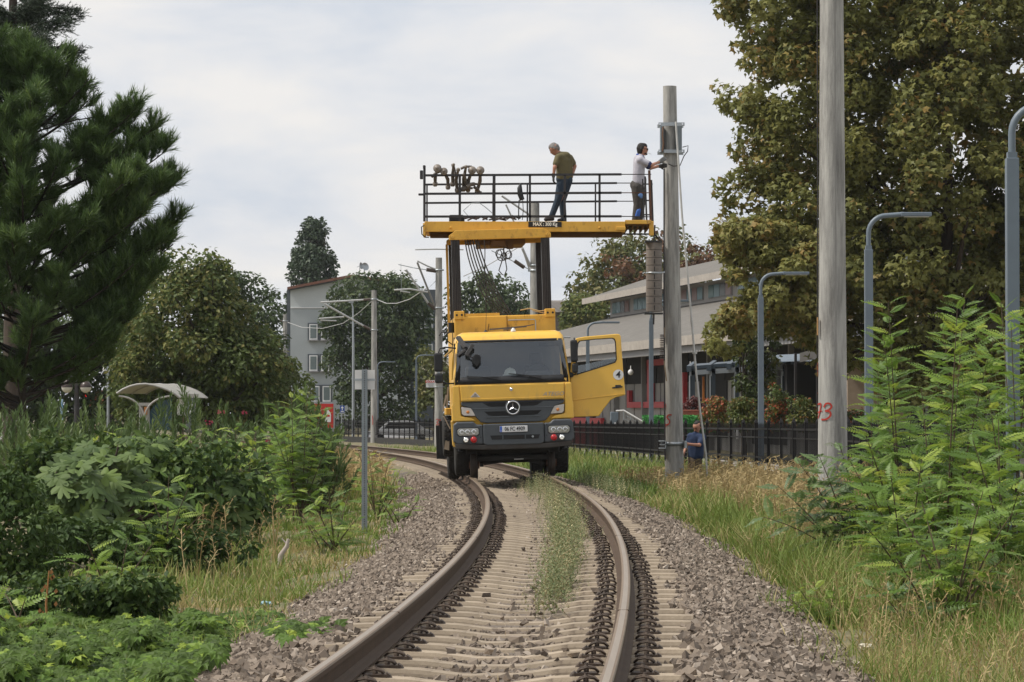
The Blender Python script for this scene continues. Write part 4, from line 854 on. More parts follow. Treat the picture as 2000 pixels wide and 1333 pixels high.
tro = blob('trousers', [(at(1241, 362, D-.05), .115, at(1249, 362, D+.05), .115), (at(1243, 366, D-.09), .115, at(1245, 398, D-.1), .085), (at(1245, 398, D-.1), .083, at(1241, 430, D-.1), .075), (at(1249, 366, D+.09), .115, at(1253, 398, D+.1), .082), (at(1253, 398, D+.1), .08, at(1249, 430, D+.1), .072), (at(1238, 364, D-.14), .035, at(1240, 374, D-.14), .035)], .014, DKGR, body)
blob('knee_patch', [(at(1251, 380, D-.16), .035, at(1254, 384, D-.16), .035), (at(1248, 382, D-.17), .03, at(1252, 386, D-.17), .025)], .01, mat('patch_blue', (.12, .24, .5), rough=.9), tro, 2)
blob('knee_patch', [(at(1246, 412, D-.16), .035, at(1243, 422, D-.16), .033), (at(1249, 410, D-.14), .03, at(1247, 422, D-.14), .03)], .01, BLUEP, tro, 2)
for y in (-.1, .1): blob('shoe', [(at(1241, 431, D+y), .048, at(1252, 432, D+y), .042)], .01, SHOE, body)
blob('glove', hand(wN, (.75, .2, .55), (0, 1, 0), 1.12, .4)+[(wN-Vector((.03, 0, .01)), .034, wN, .036)], .008, mat('grey_glove', (.13, .13, .125), rough=.8), body, 3); blob('glove', hand(wF, (.9, .1, .1), (0, 1, .2), 1.12, .4)+[(wF-Vector((.04, 0, 0)), .034, wF, .036)], .008, GLOVE, body, 3)
face_bits(body, ft, HAIRB, [(hd+u*.06-f*.03, .086, hd+u*.07+f*.025, .072), (hd+u*.02-f*.05, .08, hd-u*.05-f*.045, .065)]+[(hd+u*.04+s*.045*q-f*.02, .055, hd+u*.0+s*.055*q-f*.03, .045) for q in (-1, 1)], beard=True)
mb = MB(); mb.bar(hd+f*.1-s*.07+u*.012, hd+f*.1+s*.07+u*.012, .012, .03); mb.bar(hd+f*.1-s*.075+u*.015, hd-f*.02-s*.09+u*.015, .008, .008); mb.bar(hd+f*.1+s*.075+u*.015, hd-f*.02+s*.09+u*.015, .008, .008); mb.obj('glasses', BLK, body, world=True)
mb = MB(); mb.tube([hd+f*.105-u*.052, hd+f*.19-u*.085], .005, 6); tag(mb.obj('cigarette', WHITE), 'cigarette in the mouth of the man at the pole', 'cigarette')
# --- man in navy polo behind the pole, on the ground
D = 63.6; hd = at(1362, 835, D); cap, ft = head(hd, (-.55, -.65, -.5), (-.15, -.25, .9)); f, u, s = ft['f'], ft['u'], ft['s']
sA, sB = at(1349, 853, D+.02), at(1372, 855, D-.08); eA, wA = at(1341, 872, D+.05), at(1336, 884, D-.1); eB, wB = at(1366, 870, D-.28), at(1345, 868, D-.4)
hip = at(1357, 897, D)
body = blob('person', cap+[(hd+Vector((-.01, .02, -.08)), .055, at(1359, 850, D), .065), (at(1359, 855, D), .1, hip, .11), (sA, .05, eA, .042), (eA, .04, wA, .03), (sB, .05, eB, .042), (eB, .04, wB, .03)]+hand(wA, (-.2, -.4, -1), (-1, 0, 0), 1.0)+hand(wB, (-1, -.1, .05), (0, -1, -.3), 1.0)+[(hip, .1, at(1350, 927, D-.12), .06), (at(1350, 927, D-.12), .055, at(1350, 958, D), .042), (hip, .1, at(1362, 927, D-.05), .06), (at(1362, 927, D-.05), .055, at(1362, 960, D+.1), .042)], .014, SKIN)
tag(body, 'man in navy polo standing in tall grass beside the concrete pole', 'person')
blob('shirt', [(sA, .085, sB, .085), (at(1359, 856, D), .12, at(1357, 892, D), .13), (at(1353, 860, D), .11, at(1353, 890, D), .11), (at(1365, 860, D), .11, at(1364, 890, D), .12), (sA, .075, sA+(eA-sA)*.65, .066), (sB, .078, sB+(eB-sB)*.72, .07), (at(1357, 848, D-.03), .055, at(1361, 848, D), .06)], .014, NAVY, body)
blob('trousers', [(at(1353, 898, D), .115, at(1361, 898, D), .115), (at(1353, 902, D-.02), .11, at(1350, 927, D-.12), .085), (at(1350, 927, D-.12), .083, at(1350, 958, D), .07), (at(1362, 902, D), .11, at(1362, 927, D-.05), .085), (at(1362, 927, D-.05), .083, at(1362, 960, D+.1), .07)], .014, TAN, body)
for p in (at(1350, 961, D), at(1362, 963, D+.1)): blob('shoe', [(p, .048, p+Vector((-.08, -.12, -.01)), .042)], .01, SHOE, body)
face_bits(body, ft, HAIRB, [(hd+u*.055-f*.045, .08, hd+u*.075-f*.0, .06), (hd+u*.01-f*.05, .078, hd-u*.03-f*.045, .06)]+[(hd+u*.03+s*.055*q-f*.02, .045, hd-u*.01+s*.06*q-f*.02, .035) for q in (-1, 1)], moust=True)

# ================================================================== CATENARY POLES
def gpt(px, d):
    X = (px-1000)/F*d
    return Vector((X, d, gz(X, d)))
def stroke(mb, pole, pts, w):
    """hand-painted line on the pole; pts (px, py); pole=(x, d, r)"""
    x, d, r = pole; P = []
    for px, py in pts:
        q = W(px, py, d-r); u = max(-.995, min(.995, (q.x-x)/r)); a = math.asin(u); P.append((a, q.z))
    vs = []; fs = []
    for i, (a, z) in enumerate(P):
        a0, z0 = P[max(i-1, 0)]; a1, z1 = P[min(i+1, len(P)-1)]; t = Vector(((a1-a0)*r, z1-z0)).normalized(); n = Vector((-t.y, t.x))*w*.5
        for sgn in (-1, 1):
            aa = a+sgn*n.x/r; vs.append((x+math.sin(aa)*(r+.006), d-math.cos(aa)*(r+.006), z+sgn*n.y))
    for i in range(len(P)-1): fs.append((2*i, 2*i+1, 2*i+3, 2*i+2))
    mb.add(vs, fs)
def spline(pts, n=6):
    out = []; m = len(pts)
    for i in range(m-1):
        p0, p1, p2, p3 = [Vector(pts[max(0, min(m-1, k))]) for k in (i-1, i, i+1, i+2)]
        for k in range(n):
            t = k/n; out.append(tuple(.5*((2*p1)+(p2-p0)*t+(2*p0-5*p1+4*p2-p3)*t*t+(3*p1-p0-3*p2+p3)*t**3)))
    return out+[tuple(pts[-1])]
SPRAY = mat('red_spray_paint', (.42, .035, .02), (.36, .03, .018), scale=9, rough=.6)
def pole(px, d, label, rb=.2, rt=.143, ht=8.05, lean=0, n=20, group='concrete catenary poles along the track'):
    g = gpt(px, d); tz = track(min(d, 200))[2]
    o = empty('catenary_pole', (g.x, g.y, g.z), label=label, cat='pole', group=group)
    H = ht; mb = MB(); mb.lathe([(rb+(rt-rb)*k/6, -.4+(H+.4-g.z)*k/6 if k else -.4) for k in range(7)], Matrix.Translation((0, 0, 0)), n=n)
    if lean: mb.v = [(x+lean*z, y, z) for x, y, z in mb.v]
    s = mb.obj('shaft', CONC, o); return o, g
def band(o, c, r, h=.06, m=STEELG, name='pole_band'):
    mb = MB(); mb.lathe([(r, -h/2), (r+.012, -h/2), (r+.012, h/2), (r, h/2)], Matrix.Translation(c), n=20, caps=False); mb.box((c[0]-r-.06, c[1]-.02, c[2]-h/2), (c[0]-r+.01, c[1]+.02, c[2]+h/2)); mb.box((c[0]+r-.01, c[1]-.02, c[2]-h/2), (c[0]+r+.06, c[1]+.02, c[2]+h/2)); return mb.obj(name, m, o, world=True)
# near pole with painted 73
p73, g = pole(1626, 40, 'thick concrete pole with red number 73 nearest the camera', rb=.207, rt=.15, ht=8.1)
mb = MB(); P_ = (g.x, 40, .196)
stroke(mb, P_, spline([(1610, 796), (1614, 789), (1621, 789), (1624, 795), (1619, 801), (1613, 803), (1621, 805), (1622, 812), (1615, 819), (1606, 820)]), .024)
stroke(mb, P_, spline([(1599, 791), (1605, 789), (1604, 800), (1601, 818)]), .022); stroke(mb, P_, [(1599, 806), (1607, 803)], .016); stroke(mb, P_, spline([(1598, 708), (1597, 720), (1597, 735)]), .016); stroke(mb, P_, [(1596, 769), (1599, 767)], .016)
mb.obj('painted_number', SPRAY, p73, world=True)
mb = MB(); sm_ = lambda z: .207+(.15-.207)*(z+.8)/8.9
mb.add([v for z in [i*.7-.4 for i in range(14)] for v in ((g.x+.02, 40-sm_(z)-.004, z), (g.x+.036, 40-sm_(z)-.004, z))], [(2*i, 2*i+1, 2*i+3, 2*i+2) for i in range(13)]); mb.obj('mould_seam', mat('seam_stain', (.2, .195, .185), (.3, .29, .275), scale=6, rough=.95, stretch=(1, 1, .5)), p73, world=True)
mb = MB(); wbox(mb, (1596, 620), (1598, 655), 39.9, 39.94); mb.obj('reflector_strip', mat('amber_strip', (.5, .28, .1), rough=.5), p73, world=True)
mb = MB(); mb.tube([W(1596, 0, 39.98), W(1597, 400, 39.98), W(1596, 700, 39.98)], .008, 5); mb.obj('earth_wire', BLKM, p73, world=True)
# second pole (platform reaches to it)
p5, g5 = pole(1317.5, 62.2, 'concrete pole with metal box beside the raised platform', rb=.205, rt=.14, ht=8.04, lean=-.011)
mb = MB(); P_ = (g5.x-.01, 62.2, .2)
stroke(mb, P_, spline([(1312, 811), (1306, 811), (1303, 816), (1307, 820), (1308, 826), (1304, 830), (1299, 829)]), .026); stroke(mb, P_, spline([(1299, 785), (1301, 792), (1300, 800)]), .02); stroke(mb, P_, [(1299, 805), (1300, 812)], .02); stroke(mb, P_, [(1300, 829), (1302, 834)], .02)
mb.obj('painted_number', SPRAY, p5, world=True)
BOXG = mat('box_grey', (.16, .19, .21), (.13, .155, .17), scale=5, rough=.5)
mb = MB(); wbox(mb, (1290, 246), (1297, 298), 61.9, 62.2); wbox(mb, (1320, 246), (1332, 294), 61.95, 62.25); mb.obj('control_box', BOXG, p5, world=True, bevel=.01)
for y in (243, 296):
    mb = MB(); a = W(1286, y, 61.98); b = W(1337, y, 61.98); mb.bar(a, b, .05, .07); a.y += .44; b.y += .44; mb.bar(a, b, .05, .07); cl = mb.obj('bracket_clamp', STEELG, p5, world=True)
    for px in (1289, 1333):
        mb = MB(); c = W(px, y, 61.94); mb.lathe([(.018, -.02), (.018, .02)], Matrix.Translation(c) @ Matrix.Rotation(R(90), 4, 'X'), n=8); mb.obj('bolt', CHROME, cl, world=True)
mb = MB(); mb.tube([W(1333, 288, 62.0), W(1344, 285, 62.0), W(1343, 296, 62.0), W(1336, 305, 62.0), W(1328, 324, 61.95), W(1315, 325, 61.98), W(1304, 320, 61.98)], .010, 5); mb.obj('loose_wire', HOSE, p5, world=True)
mb = MB(); mb.tube([W(1295, 248, 61.9), W(1294, 265, 61.87), W(1296, 280, 61.88), W(1294, 296, 61.9)], .02, 6); mb.obj('box_cable', mat('brown_cable', (.14, .08, .05), rough=.7), p5, world=True)
band(p5, W(1316, 867, 62.2), .206, .07)
mb = MB(); wbox(mb, (1288, 861), (1301, 863), 61.95, 62.3); wbox(mb, (1288, 875), (1301, 877), 61.95, 62.3); wbox(mb, (1299, 863), (1301, 875), 61.95, 62.3); wbox(mb, (1290, 868), (1300, 870), 61.95, 62.3); mb.obj('side_bracket', STEELG, p5, world=True)
mb = MB(); wbox(mb, (1337, 862), (1342, 876), 61.9, 62.3); mb.obj('side_bracket', STEELG, p5, world=True)
mb = MB(); mb.tube([W(1297, 330, 62.05), W(1297, 600, 62.02), W(1299, 900, 62.0)], .016, 6); mb.obj('earth_wire', BLKM, p5, world=True)
mb = MB(); mb.bar(W(1297, 705, 61.96), W(1302, 745, 61.95), .045, .02); mb.bar(W(1298, 640, 61.97), W(1298, 660, 61.97), .04, .02); mb.obj('wood_strip', mat('old_timber', (.25, .19, .13), rough=.9), p5, world=True)
# counterweights: a stack of slotted concrete discs hung at the pole
cw = empty('counterweight_stack', W(1277, 612, 61.9), label='stack of slotted grey concrete counterweights hung beside the pole', cat='counterweights')
nw = 9
for k in range(nw):
    t0 = 474+(610-474)*k/nw; t1 = 474+(610-474)*(k+1)/nw-.8; c0 = W(1277.5+.15*k*0, t1, 61.95); c1 = W(1277.5, t0, 61.95); r_ = .168-.002*(k % 2)
    mb = MB(); mb.lathe([(r_, 0), (r_, c1.z-c0.z)], Matrix.Translation(c0), n=28); wgt = mb.obj('weight_disc', CONCB, cw, world=True)
    if k % 1 == 0 and k > 0:
        mb = MB(); z = (c0.z+c1.z)/2; mb.box((c0.x-.008, 61.95-r_-.004, z-.05), (c0.x+.008, 61.95-r_+.01, z+.05)); mb.obj('slot', BLK, wgt, world=True)
mb = MB(); wbox(mb, (1260, 470), (1294, 474), 61.78, 62.1); mb.obj('end_plate', BLKM, cw, world=True); mb = MB(); wbox(mb, (1259, 611), (1295, 614), 61.78, 62.1); mb.obj('end_plate', BLKM, cw, world=True)
mb = MB(); mb.tube([W(1277, 612, 61.95), W(1276.5, 634, 61.95)], .02, 6); mb.tube([W(1277, 470, 61.95), W(1279, 440, 61.95)], .02, 6); mb.obj('hanger_rod', BLKM, cw, world=True)
mb = MB(); c = W(1277.5, 534, 61.95); mb.lathe([(.171, -.02), (.174, -.02), (.174, .02), (.171, .02)], Matrix.Translation(c), n=24, caps=False); mb.bar(W(1289, 533, 61.85), W(1298, 532, 61.95), .03, .03); mb.obj('strap', STEELG, cw, world=True)
mb = MB()
for k in range(14): mb.lathe([(.03, -.012), (.055, 0), (.03, .012)], Matrix.Translation(W(1293, 655+5*k*.7, 62.0)), n=10)
mb.obj('spring', mat('spring_steel', (.1, .08, .07), rough=.6), cw, world=True)
# white cable running down from the box
mb = MB(); mb.tube([W(1320, 238, 61.85), W(1332, 420, 61.7), W(1345, 560, 61.6), W(1353, 650, 61.5), W(1357, 700, 61.5), W(1367, 800, 61.4), W(1379, 890, 61.3), W(1381, 930, 61.3)], .022, 7)
mb.tube([W(1346, 570, 61.6), W(1350, 630, 61.55), W(1357, 688, 61.5), W(1359, 720, 61.5)], .016, 6); mb.lathe([(.05, -.02), (.05, .02)], Matrix.Translation(W(1357, 690, 61.45)), n=10)
tag(mb.obj('guy_rope', mat('white_rope', (.5, .5, .48), (.4, .4, .38), rough=.8)), 'long pale rope hanging slanted from the pole box to the grass', 'rope')
# far poles with cantilevers
ALU = mat('aluminium_tube', (.55, .55, .54), (.45, .45, .44), scale=6, rough=.45, metal=.3)
def canti(o, d, tubes, bands, px, rtop=.16):
    for name, pts, r, m in tubes:
        mb = MB(); mb.tube([W(x, y, d+dd) for x, y, dd in pts], r, 8); mb.obj(name, m, o, world=True)
    for y in bands: band(o, W(px, y, d), rtop+.012, .07)
BRI = mat('brown_insulator', (.10, .075, .06), (.07, .05, .04), rough=.4)
d = 98; pk, g = pole(1045, d, 'concrete pole rising behind the lorry, seen through the mast frame', ht=8.05)
canti(pk, d, [('top_tube', [(980, 383, -.2), (1036, 421, -.05)], .035, ALU), ('strut_tube', [(988, 400, -.2), (1003, 432, -.1), (1034, 527, 0)], .03, ALU), ('stay_rod', [(960, 490, -.3), (1005, 512, -.1), (1040, 530, 0)], .014, STEELG), ('insulator', [(1005, 510, -.1), (1024, 523, -.05)], .065, BRI), ('lower_tube', [(1020, 485, -.2), (1030, 508, -.1), (1040, 527, 0)], .045, ALU), ('registration_arm', [(811, 488, -.6), (850, 487, -.6), (905, 488, -.3)], .022, ALU), ('steady_arm', [(905, 540, -.6), (950, 520, -.4), (1010, 485, 0)], .015, ALU)], (519, 529), 1045)
d = 133; pk, g = pole(857, d, 'concrete pole with danger plate just left of the lorry', ht=8.02)
canti(pk, d, [('top_tube', [(815, 510, -.3), (835, 520, -.2), (853, 527, 0)], .035, ALU), ('insulator', [(833, 527, -.1), (853, 530, 0)], .085, BRI), ('strut_tube', [(815, 513, -.3), (832, 556, -.2), (851, 603, 0)], .045, mat('weathered_tube', (.22, .21, .19), rough=.6)), ('lower_tube', [(793, 527, -.5), (815, 560, -.3), (836, 592, -.1)], .05, ALU), ('lower_insulator', [(836, 592, -.1), (850, 604, 0)], .075, BRI), ('stay_rod', [(778, 517, -.5), (810, 524, -.3), (850, 530, 0)], .018, STEELG), ('registration_arm', [(770, 567, -.6), (800, 565, -.5), (835, 571, -.2)], .04, ALU), ('steady_arm', [(782, 569, -.6), (801, 572, -.5)], .03, ALU), ('dropper', [(783, 515, -.5), (784, 566, -.55)], .008, STEELG), ('brace_wire', [(838, 562, -.1), (852, 548, 0)], .012, STEELG)], (528, 602), 857)
mb = MB(); P_ = (g.x, d, .2); stroke(mb, P_, spline([(851, 820), (855, 819), (856, 823), (853, 825), (856, 828), (851, 831)]), .03); stroke(mb, P_, spline([(857, 821), (860, 820), (860, 825), (857, 831), (861, 831)]), .03); mb.obj('painted_number', SPRAY, pk, world=True)
mb = MB(); wbox(mb, (832, 743), (851, 757), d-.25, d-.235); wsgn = mb.obj('danger_plate', WHITE); tag(wsgn, 'small white and red DİKKAT plate strapped to the pole', 'sign')
me = text_mesh('DİKKAT', .13, 0, .004); me.materials.clear(); me.materials.append(RED); o = mobj('plate_heading', me); o.location = W(841.5, 746.2, d-.258); o.rotation_euler = (R(90), 0, 0); wparent(o, wsgn)
for k, w_ in ((0, 13), (1, 11), (2, 9)):
    mb = MB(); wbox(mb, (841.5-w_/2, 749.6+2.3*k), (841.5+w_/2, 750.4+2.3*k), d-.256, d-.25); mb.obj('plate_print', mat('print_grey', (.25, .25, .27), rough=.6), wsgn, world=True)
band(pk, W(857, 745, d), .2, .03, name='strap'); band(pk, W(857, 756, d), .2, .03, name='strap')
for px, d, top, lab in ((730.5, 170, 567, 'concrete pole with slanted bracket left of the white sign plate'), (556.5, 212, 613, 'farthest concrete pole in front of the grey apartment block')):
    pk, g = pole(px, d, lab, ht=8.02); k = 170/d
    q = lambda x, y, dd=0: (px+(x-730.5)*k, top+(y-567)*k, dd)
    canti(pk, d, [('top_tube', [q(626, 591, -.5), q(710, 586), ], .05, ALU), ('insulator', [q(710, 586), q(724, 585)], .07, BRI), ('lower_tube', [q(634, 594, -.5), q(710, 637), ], .055, ALU), ('lower_insulator', [q(710, 637), q(724, 644)], .075, BRI), ('registration_arm', [q(623, 623, -.6), q(672, 619, -.3)], .045, ALU), ('steady_arm', [q(626, 626, -.6), q(657, 627, -.4)], .04, ALU)], (top+18*k, top+78*k), px)
mb = MB(); mb.tube([tuple(p) for p in [W(562, 630, 211), W(590, 640, 207), W(630, 642, 195), W(670, 632, 185), W(700, 612, 178), W(727, 588, 171)]], .02, 6); mb.tube([W(737, 586, 169), W(755, 593, 160), W(775, 593, 150), W(800, 585, 142), W(835, 562, 134)], .02, 6)
tag(mb.obj('overhead_cable', ALU), 'pale cable sagging between the far concrete poles', 'cable')
mb = MB(); P_ = ((730.5-1000)/F*170, 170, .2); stroke(mb, P_, spline([(727, 812), (728, 820), (728, 830)]), .04); mb.obj('painted_number', SPRAY, pk, world=True)

# ================================================================== STREET LAMPS
def lamp(px, d, topy, arm, lab, left=False, w=.125):
    g = gpt(px, d); T = W(px, topy, d); H = T.z
    o = empty('street_lamp', (g.x, d, g.z), label=lab, cat='street lamp', group='grey cranked lamps along the path')
    k = H-.55
    mb = MB(); mb.box((g.x-w/2, d-w/2, g.z-.3), (g.x+w/2, d+w/2, k)); mb.obj('post', LAMPG, o, world=True, bevel=.006)
    mb = MB(); mb.box((g.x-w*.38, d-w*.38, k), (g.x+w*.38, d+w*.38, k+.06)); mb.obj('collar', LAMPG, o, world=True)
    sgn = -1 if left else 1
    pts = [(g.x, d, k-.02), (g.x, d, H-.30)]+[(g.x+sgn*.28*(1-math.cos(a)), d, H-.30+.28*math.sin(a)) for a in [math.pi/2*i/7 for i in range(1, 8)]]
    mb = MB(); mb.tube(pts+[(g.x+sgn*.55, d, H)], w*.30, 10); mb.obj('gooseneck', LAMPG, o, world=True)
    mb = MB(); x0, x1 = sorted((g.x+sgn*.5, g.x+sgn*arm)); mb.box((x0, d-.075, H-.035), (x1, d+.075, H+.03)); hd_ = mb.obj('lamp_head', LAMPG, o, world=True, bevel=.012)
    mb = MB(); mb.box((x0+.06, d-.055, H-.043), (x1-.04, d+.055, H-.036)); mb.obj('light_panel', mat('lamp_panel', (.6, .6, .56), rough=.3), hd_, world=True)
for a in ((1978, 30, 203, 1.05, 'nearest street lamp, cut by the right edge of the picture'), (1697, 46.5, 419, .98, 'street lamp standing right of the pole numbered 73'), (1486, 66.5, 534, 1.08, 'street lamp before the red leaved shrubs, left of the pole numbered 73'),
          (1272, 84, 588, 1.06, 'street lamp partly hidden below the counterweights'), (1148, 105, 630, 1.12, 'street lamp seen through the window of the open lorry door'), (882, 140, 722, .9, 'street lamp peeping out between far pole and lorry mirror'), (813, 172, 694, 1.1, 'street lamp just left of the danger plate pole'), (737.5, 192, 707, 1.15, 'street lamp right behind the pole beside the white sign plate'), (676, 240, 740, .8, 'far street lamp hidden behind the white sign plate'), (660.5, 262, 741, 1.3, 'far street lamp beside the blue arrow sign')): lamp(*a)
mb = MB(); o = empty('street_lamp', gpt(690, 200), label='thin tall pale lamp mast in front of the big dark tree', cat='street lamp')
g = gpt(690, 200); mb.tube([(g.x, 200, g.z), W(690, 680, 200), W(689, 600, 200), W(686, 592, 200)], [.1, .08, .05, .05], 8); mb.obj('mast', STEELG, o, world=True)
mb = MB(); wbox(mb, (681, 587), (690, 592), 199.8, 200.2); mb.obj('lamp_head', STEELG, o, world=True, bevel=.02)

# ================================================================== FENCE
FPT = [(5.05, 30), (5.2, 42), (5.6, 52), (5.25, 62), (4.1, 76), (2.45, 98), (-.4, 125), (-4.2, 152), (-9.5, 178), (-20, 225), (-30, 262)]
def catm(pts, step):
    dense = spline(pts, 30); out = [Vector(dense[0])]; acc = 0
    for a, b in zip(dense[:-1], dense[1:]):
        a, b = Vector(a), Vector(b); l = (b-a).length; t = step-acc
        while t <= l: out.append(a+(b-a)*t/l); t += step
        acc = (acc+l) % step
    return out
def ftop(d): return float(np.interp(d, [30, 45, 62, 75, 98, 125, 152, 178, 262], [1.16, 1.09, 1.0, .93, .81, .73, .67, .6, .4]))
fence = empty('picket_fence', (5.2, 42, gz(5.2, 42)), label='long black steel picket fence running along the right of the track', cat='fence')
FEN = mat('fence_black', (.010, .010, .011), (.018, .016, .015), scale=9, rough=.6, spec=.2, stain=(.05, .03, .02), stain_at=.7)
posts = catm(FPT, 1.75); picks = catm(FPT, .17)
pm_ = MB(); pm_.box((-.032, -.032, -1.45), (.032, .032, .0)); pm_.add([(-.045, -.045, 0), (.045, -.045, 0), (.045, .045, 0), (-.045, .045, 0), (0, 0, .11)], [(0, 1, 4), (1, 2, 4), (2, 3, 4), (3, 0, 4), (0, 3, 2, 1)]); po = pm_.obj('post', FEN); post_me = po.data; bpy.data.objects.remove(po)
for p in posts:
    o = mobj('post', post_me); o.location = (p.x, p.y, ftop(p.y)+.02); wparent(o, fence)
pk_ = MB(); pk_.box((-.009, -.009, -.80), (.009, .009, -.02)); pk_.add([(-.009, -.009, -.02), (.009, -.009, -.02), (.009, .009, -.02), (-.009, .009, -.02), (0, 0, .035)], [(0, 1, 4), (1, 2, 4), (2, 3, 4), (3, 0, 4)]); po = pk_.obj('picket', FEN); pick_me = po.data; bpy.data.objects.remove(po)
vis = [p for p in picks if 46 < p.y < 97][:298]; vs_ = set(id(p) for p in vis)
for p in vis:
    o = mobj('picket', pick_me); o.location = (p.x, p.y, ftop(p.y)); wparent(o, fence)
restp = [p for p in picks if id(p) not in vs_]
tv = np.array([v.co[:] for v in pick_me.vertices]); tt = []
for p in pick_me.polygons:
    q = list(p.vertices)
    for k in range(1, len(q)-1): tt.append((q[0], q[k], q[k+1]))
o = mobj('far_pickets', scatter('far_pickets', tv, tt, np.array([(p.x, p.y, ftop(p.y)) for p in restp]), np.repeat(np.eye(3)[None], len(restp), 0), np.ones(len(restp)), FEN)); wparent(o, fence); tag(o, kind='stuff')
def frail(z0, z1, th, name, m=FEN, off=0):
    mb = MB(); vs = []; fs = []; pts = catm(FPT, 2.0); n = len(pts)
    for i, p in enumerate(pts):
        t = (pts[min(i+1, n-1)]-pts[max(i-1, 0)]).normalized(); nn = Vector((t.y, -t.x))*th/2; b = ftop(p.y); c = Vector((p.x+off, p.y))
        for a in (c-nn, c+nn):
            for z in (z0, z1): vs.append((a.x, a.y, b+z))
    for i in range(n-1):
        a = i*4; b = a+4; fs += [(a, a+1, b+1, b), (a+2, b+2, b+3, a+3), (a+1, a+3, b+3, b+1), (a, b, b+2, a+2)]
    mb.add(vs, fs); o = mb.obj(name, m); wparent(o, fence)
frail(-.13, -.09, .035, 'top_rail'); frail(-.30, -.27, .035, 'upper_rail'); frail(-.72, -.68, .035, 'lower_rail'); frail(-.82, -.79, .04, 'bottom_rail')
frail(-1.5, -.98, .16, 'plinth', mat('plinth_dark', (.02, .019, .018), (.032, .03, .027), scale=5, rough=.8))
for px, py, d in ((1440, 847, 68.5), (1202, 837, 92)):
    mb = MB(); wbox(mb, (px-2.6, py-11), (px+2.6, py+11), d-.35, d-.33); tag(mb.obj('fence_tag', WHITE, bevel=.01), 'narrow white tag fixed to the fence, '+('nearest the reaching man' if px > 1300 else 'close to the lorry door'), 'tag')

# ================================================================== PATH, KERB BEHIND THE FENCE
mb = MB(); pts = catm(FPT, 4.0); vs = []
for p in pts:
    for o_ in (.5, 4.5): vs.append((p.x+o_, p.y+o_*.1, gz(p.x+o_, p.y+o_*.1)+.05))
mb.add(vs, [(2*i, 2*i+1, 2*i+3, 2*i+2) for i in range(len(pts)-1)]); tag(mb.obj('path', PAVE), kind='structure')

# ================================================================== BUILDINGS
def quadbox(mb, o, e, n, a0, a1, w0, w1, z0, z1):
    """box in a building frame: along e from a0..a1, across n from w0..w1"""
    P = lambda a, w, z: (o.x+e[0]*a+n[0]*w, o.y+e[1]*a+n[1]*w, z)
    return mb.hexa([P(a0, w0, z0), P(a1, w0, z0), P(a1, w1, z0), P(a0, w1, z0), P(a0, w0, z1), P(a1, w0, z1), P(a1, w1, z1), P(a0, w1, z1)])
# --- long railway shed on the right
ROOF = mat('fibre_cement_roof', (.15, .14, .125), (.115, .107, .095), scale=1.3, rough=.9, bump=.2, bscale=20, stain=(.2, .185, .165), stain_at=.6, sscale=1.5)
FASC = mat('corrugated_edge', (.40, .365, .32), (.3, .27, .24), scale=3, rough=.9)
SHEDW = mat('shed_wall', (.33, .318, .305), (.28, .27, .26), scale=1.5, rough=.85); SHEDG = mat('shed_beam', (.27, .265, .265), (.23, .225, .225), rough=.7)
A = Vector((-6.3, 213)); ee = np.array([.155, -.988]); nn = np.array([.988, .155]); LEN = 125; ZE = 4.35
PB = lambda a, w, z: (A.x+ee[0]*a+nn[0]*w, A.y+ee[1]*a+nn[1]*w, z)
shed = empty('railway_shed', PB(60, 2, -.4), label='long low grey railway shed with clerestory roof behind the fence', cat='building')
mb = MB(); WR = 10.3; ZR = 7.3; hip = 17
def sheet(mb, q, th=.1): mb.add([Vector(p) for p in q]+[Vector(p)-Vector((0, 0, th)) for p in q], [tuple(range(len(q))), tuple(range(len(q), 2*len(q)))[::-1]]+[(i, (i+1) % len(q), len(q)+(i+1) % len(q), len(q)+i) for i in range(len(q))])
sheet(mb, [PB(0, 0, ZE), PB(LEN, 0, ZE), PB(LEN, WR, ZR), PB(hip, WR, ZR)]); sheet(mb, [PB(0, 0, ZE), PB(hip, WR, ZR), PB(hip, WR+7, ZR), PB(0, 2*WR+7, ZE)]); mb.obj('lower_roof', ROOF, shed, world=True)
def corr(a0, a1, w, z0, z1, step, name):
    mb = MB(); vs = []; k = int((a1-a0)/step)
    for i in range(k+1):
        a = a0+i*step; o_ = -.05 if i % 2 else -.15
        vs += [PB(a, w+o_, z0), PB(a, w+o_, z1)]
    mb.add(vs, [(2*i, 2*i+2, 2*i+3, 2*i+1) for i in range(k)]); mb.mi = [i % 2 for i in range(k)]; return mb.obj(name, [FASC, mat('corrugation_shade', (.13, .118, .105), (.1, .09, .08), rough=.9)], shed, world=True)  # every other facet darker: shade of the corrugation put into the colour
corr(0, LEN, 0, ZE-.38, ZE+.02, .26, 'eave_fascia')
mb = MB(); quadbox(mb, A, ee, nn, 0, LEN, .1, .35, ZE-.68, ZE-.40); mb.obj('eave_beam', SHEDG, shed, world=True)
DARKV = mat('dark_opening_and_shade', (.015, .014, .014), rough=.9)
mb = MB(); quadbox(mb, A, ee, nn, 0, LEN, 3.2, 3.5, -1, ZE+.7); mb.obj('wall', SHEDW, shed, world=True)
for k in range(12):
    mb = MB(); quadbox(mb, A, ee, nn, 22+7.5*k, 29.2+7.5*k, 3.1, 3.19, 2.55, ZE-.2); mb.obj('eave_shade_strip', DARKV, shed, world=True)  # dark strips painted along the upper wall as the shade below the eave
for k in range(16):
    mb = MB(); quadbox(mb, A, ee, nn, 4+7.5*k, 4.25+7.5*k, 2.9, 3.2, -1, ZE); mb.obj('pilaster', SHEDG, shed, world=True)
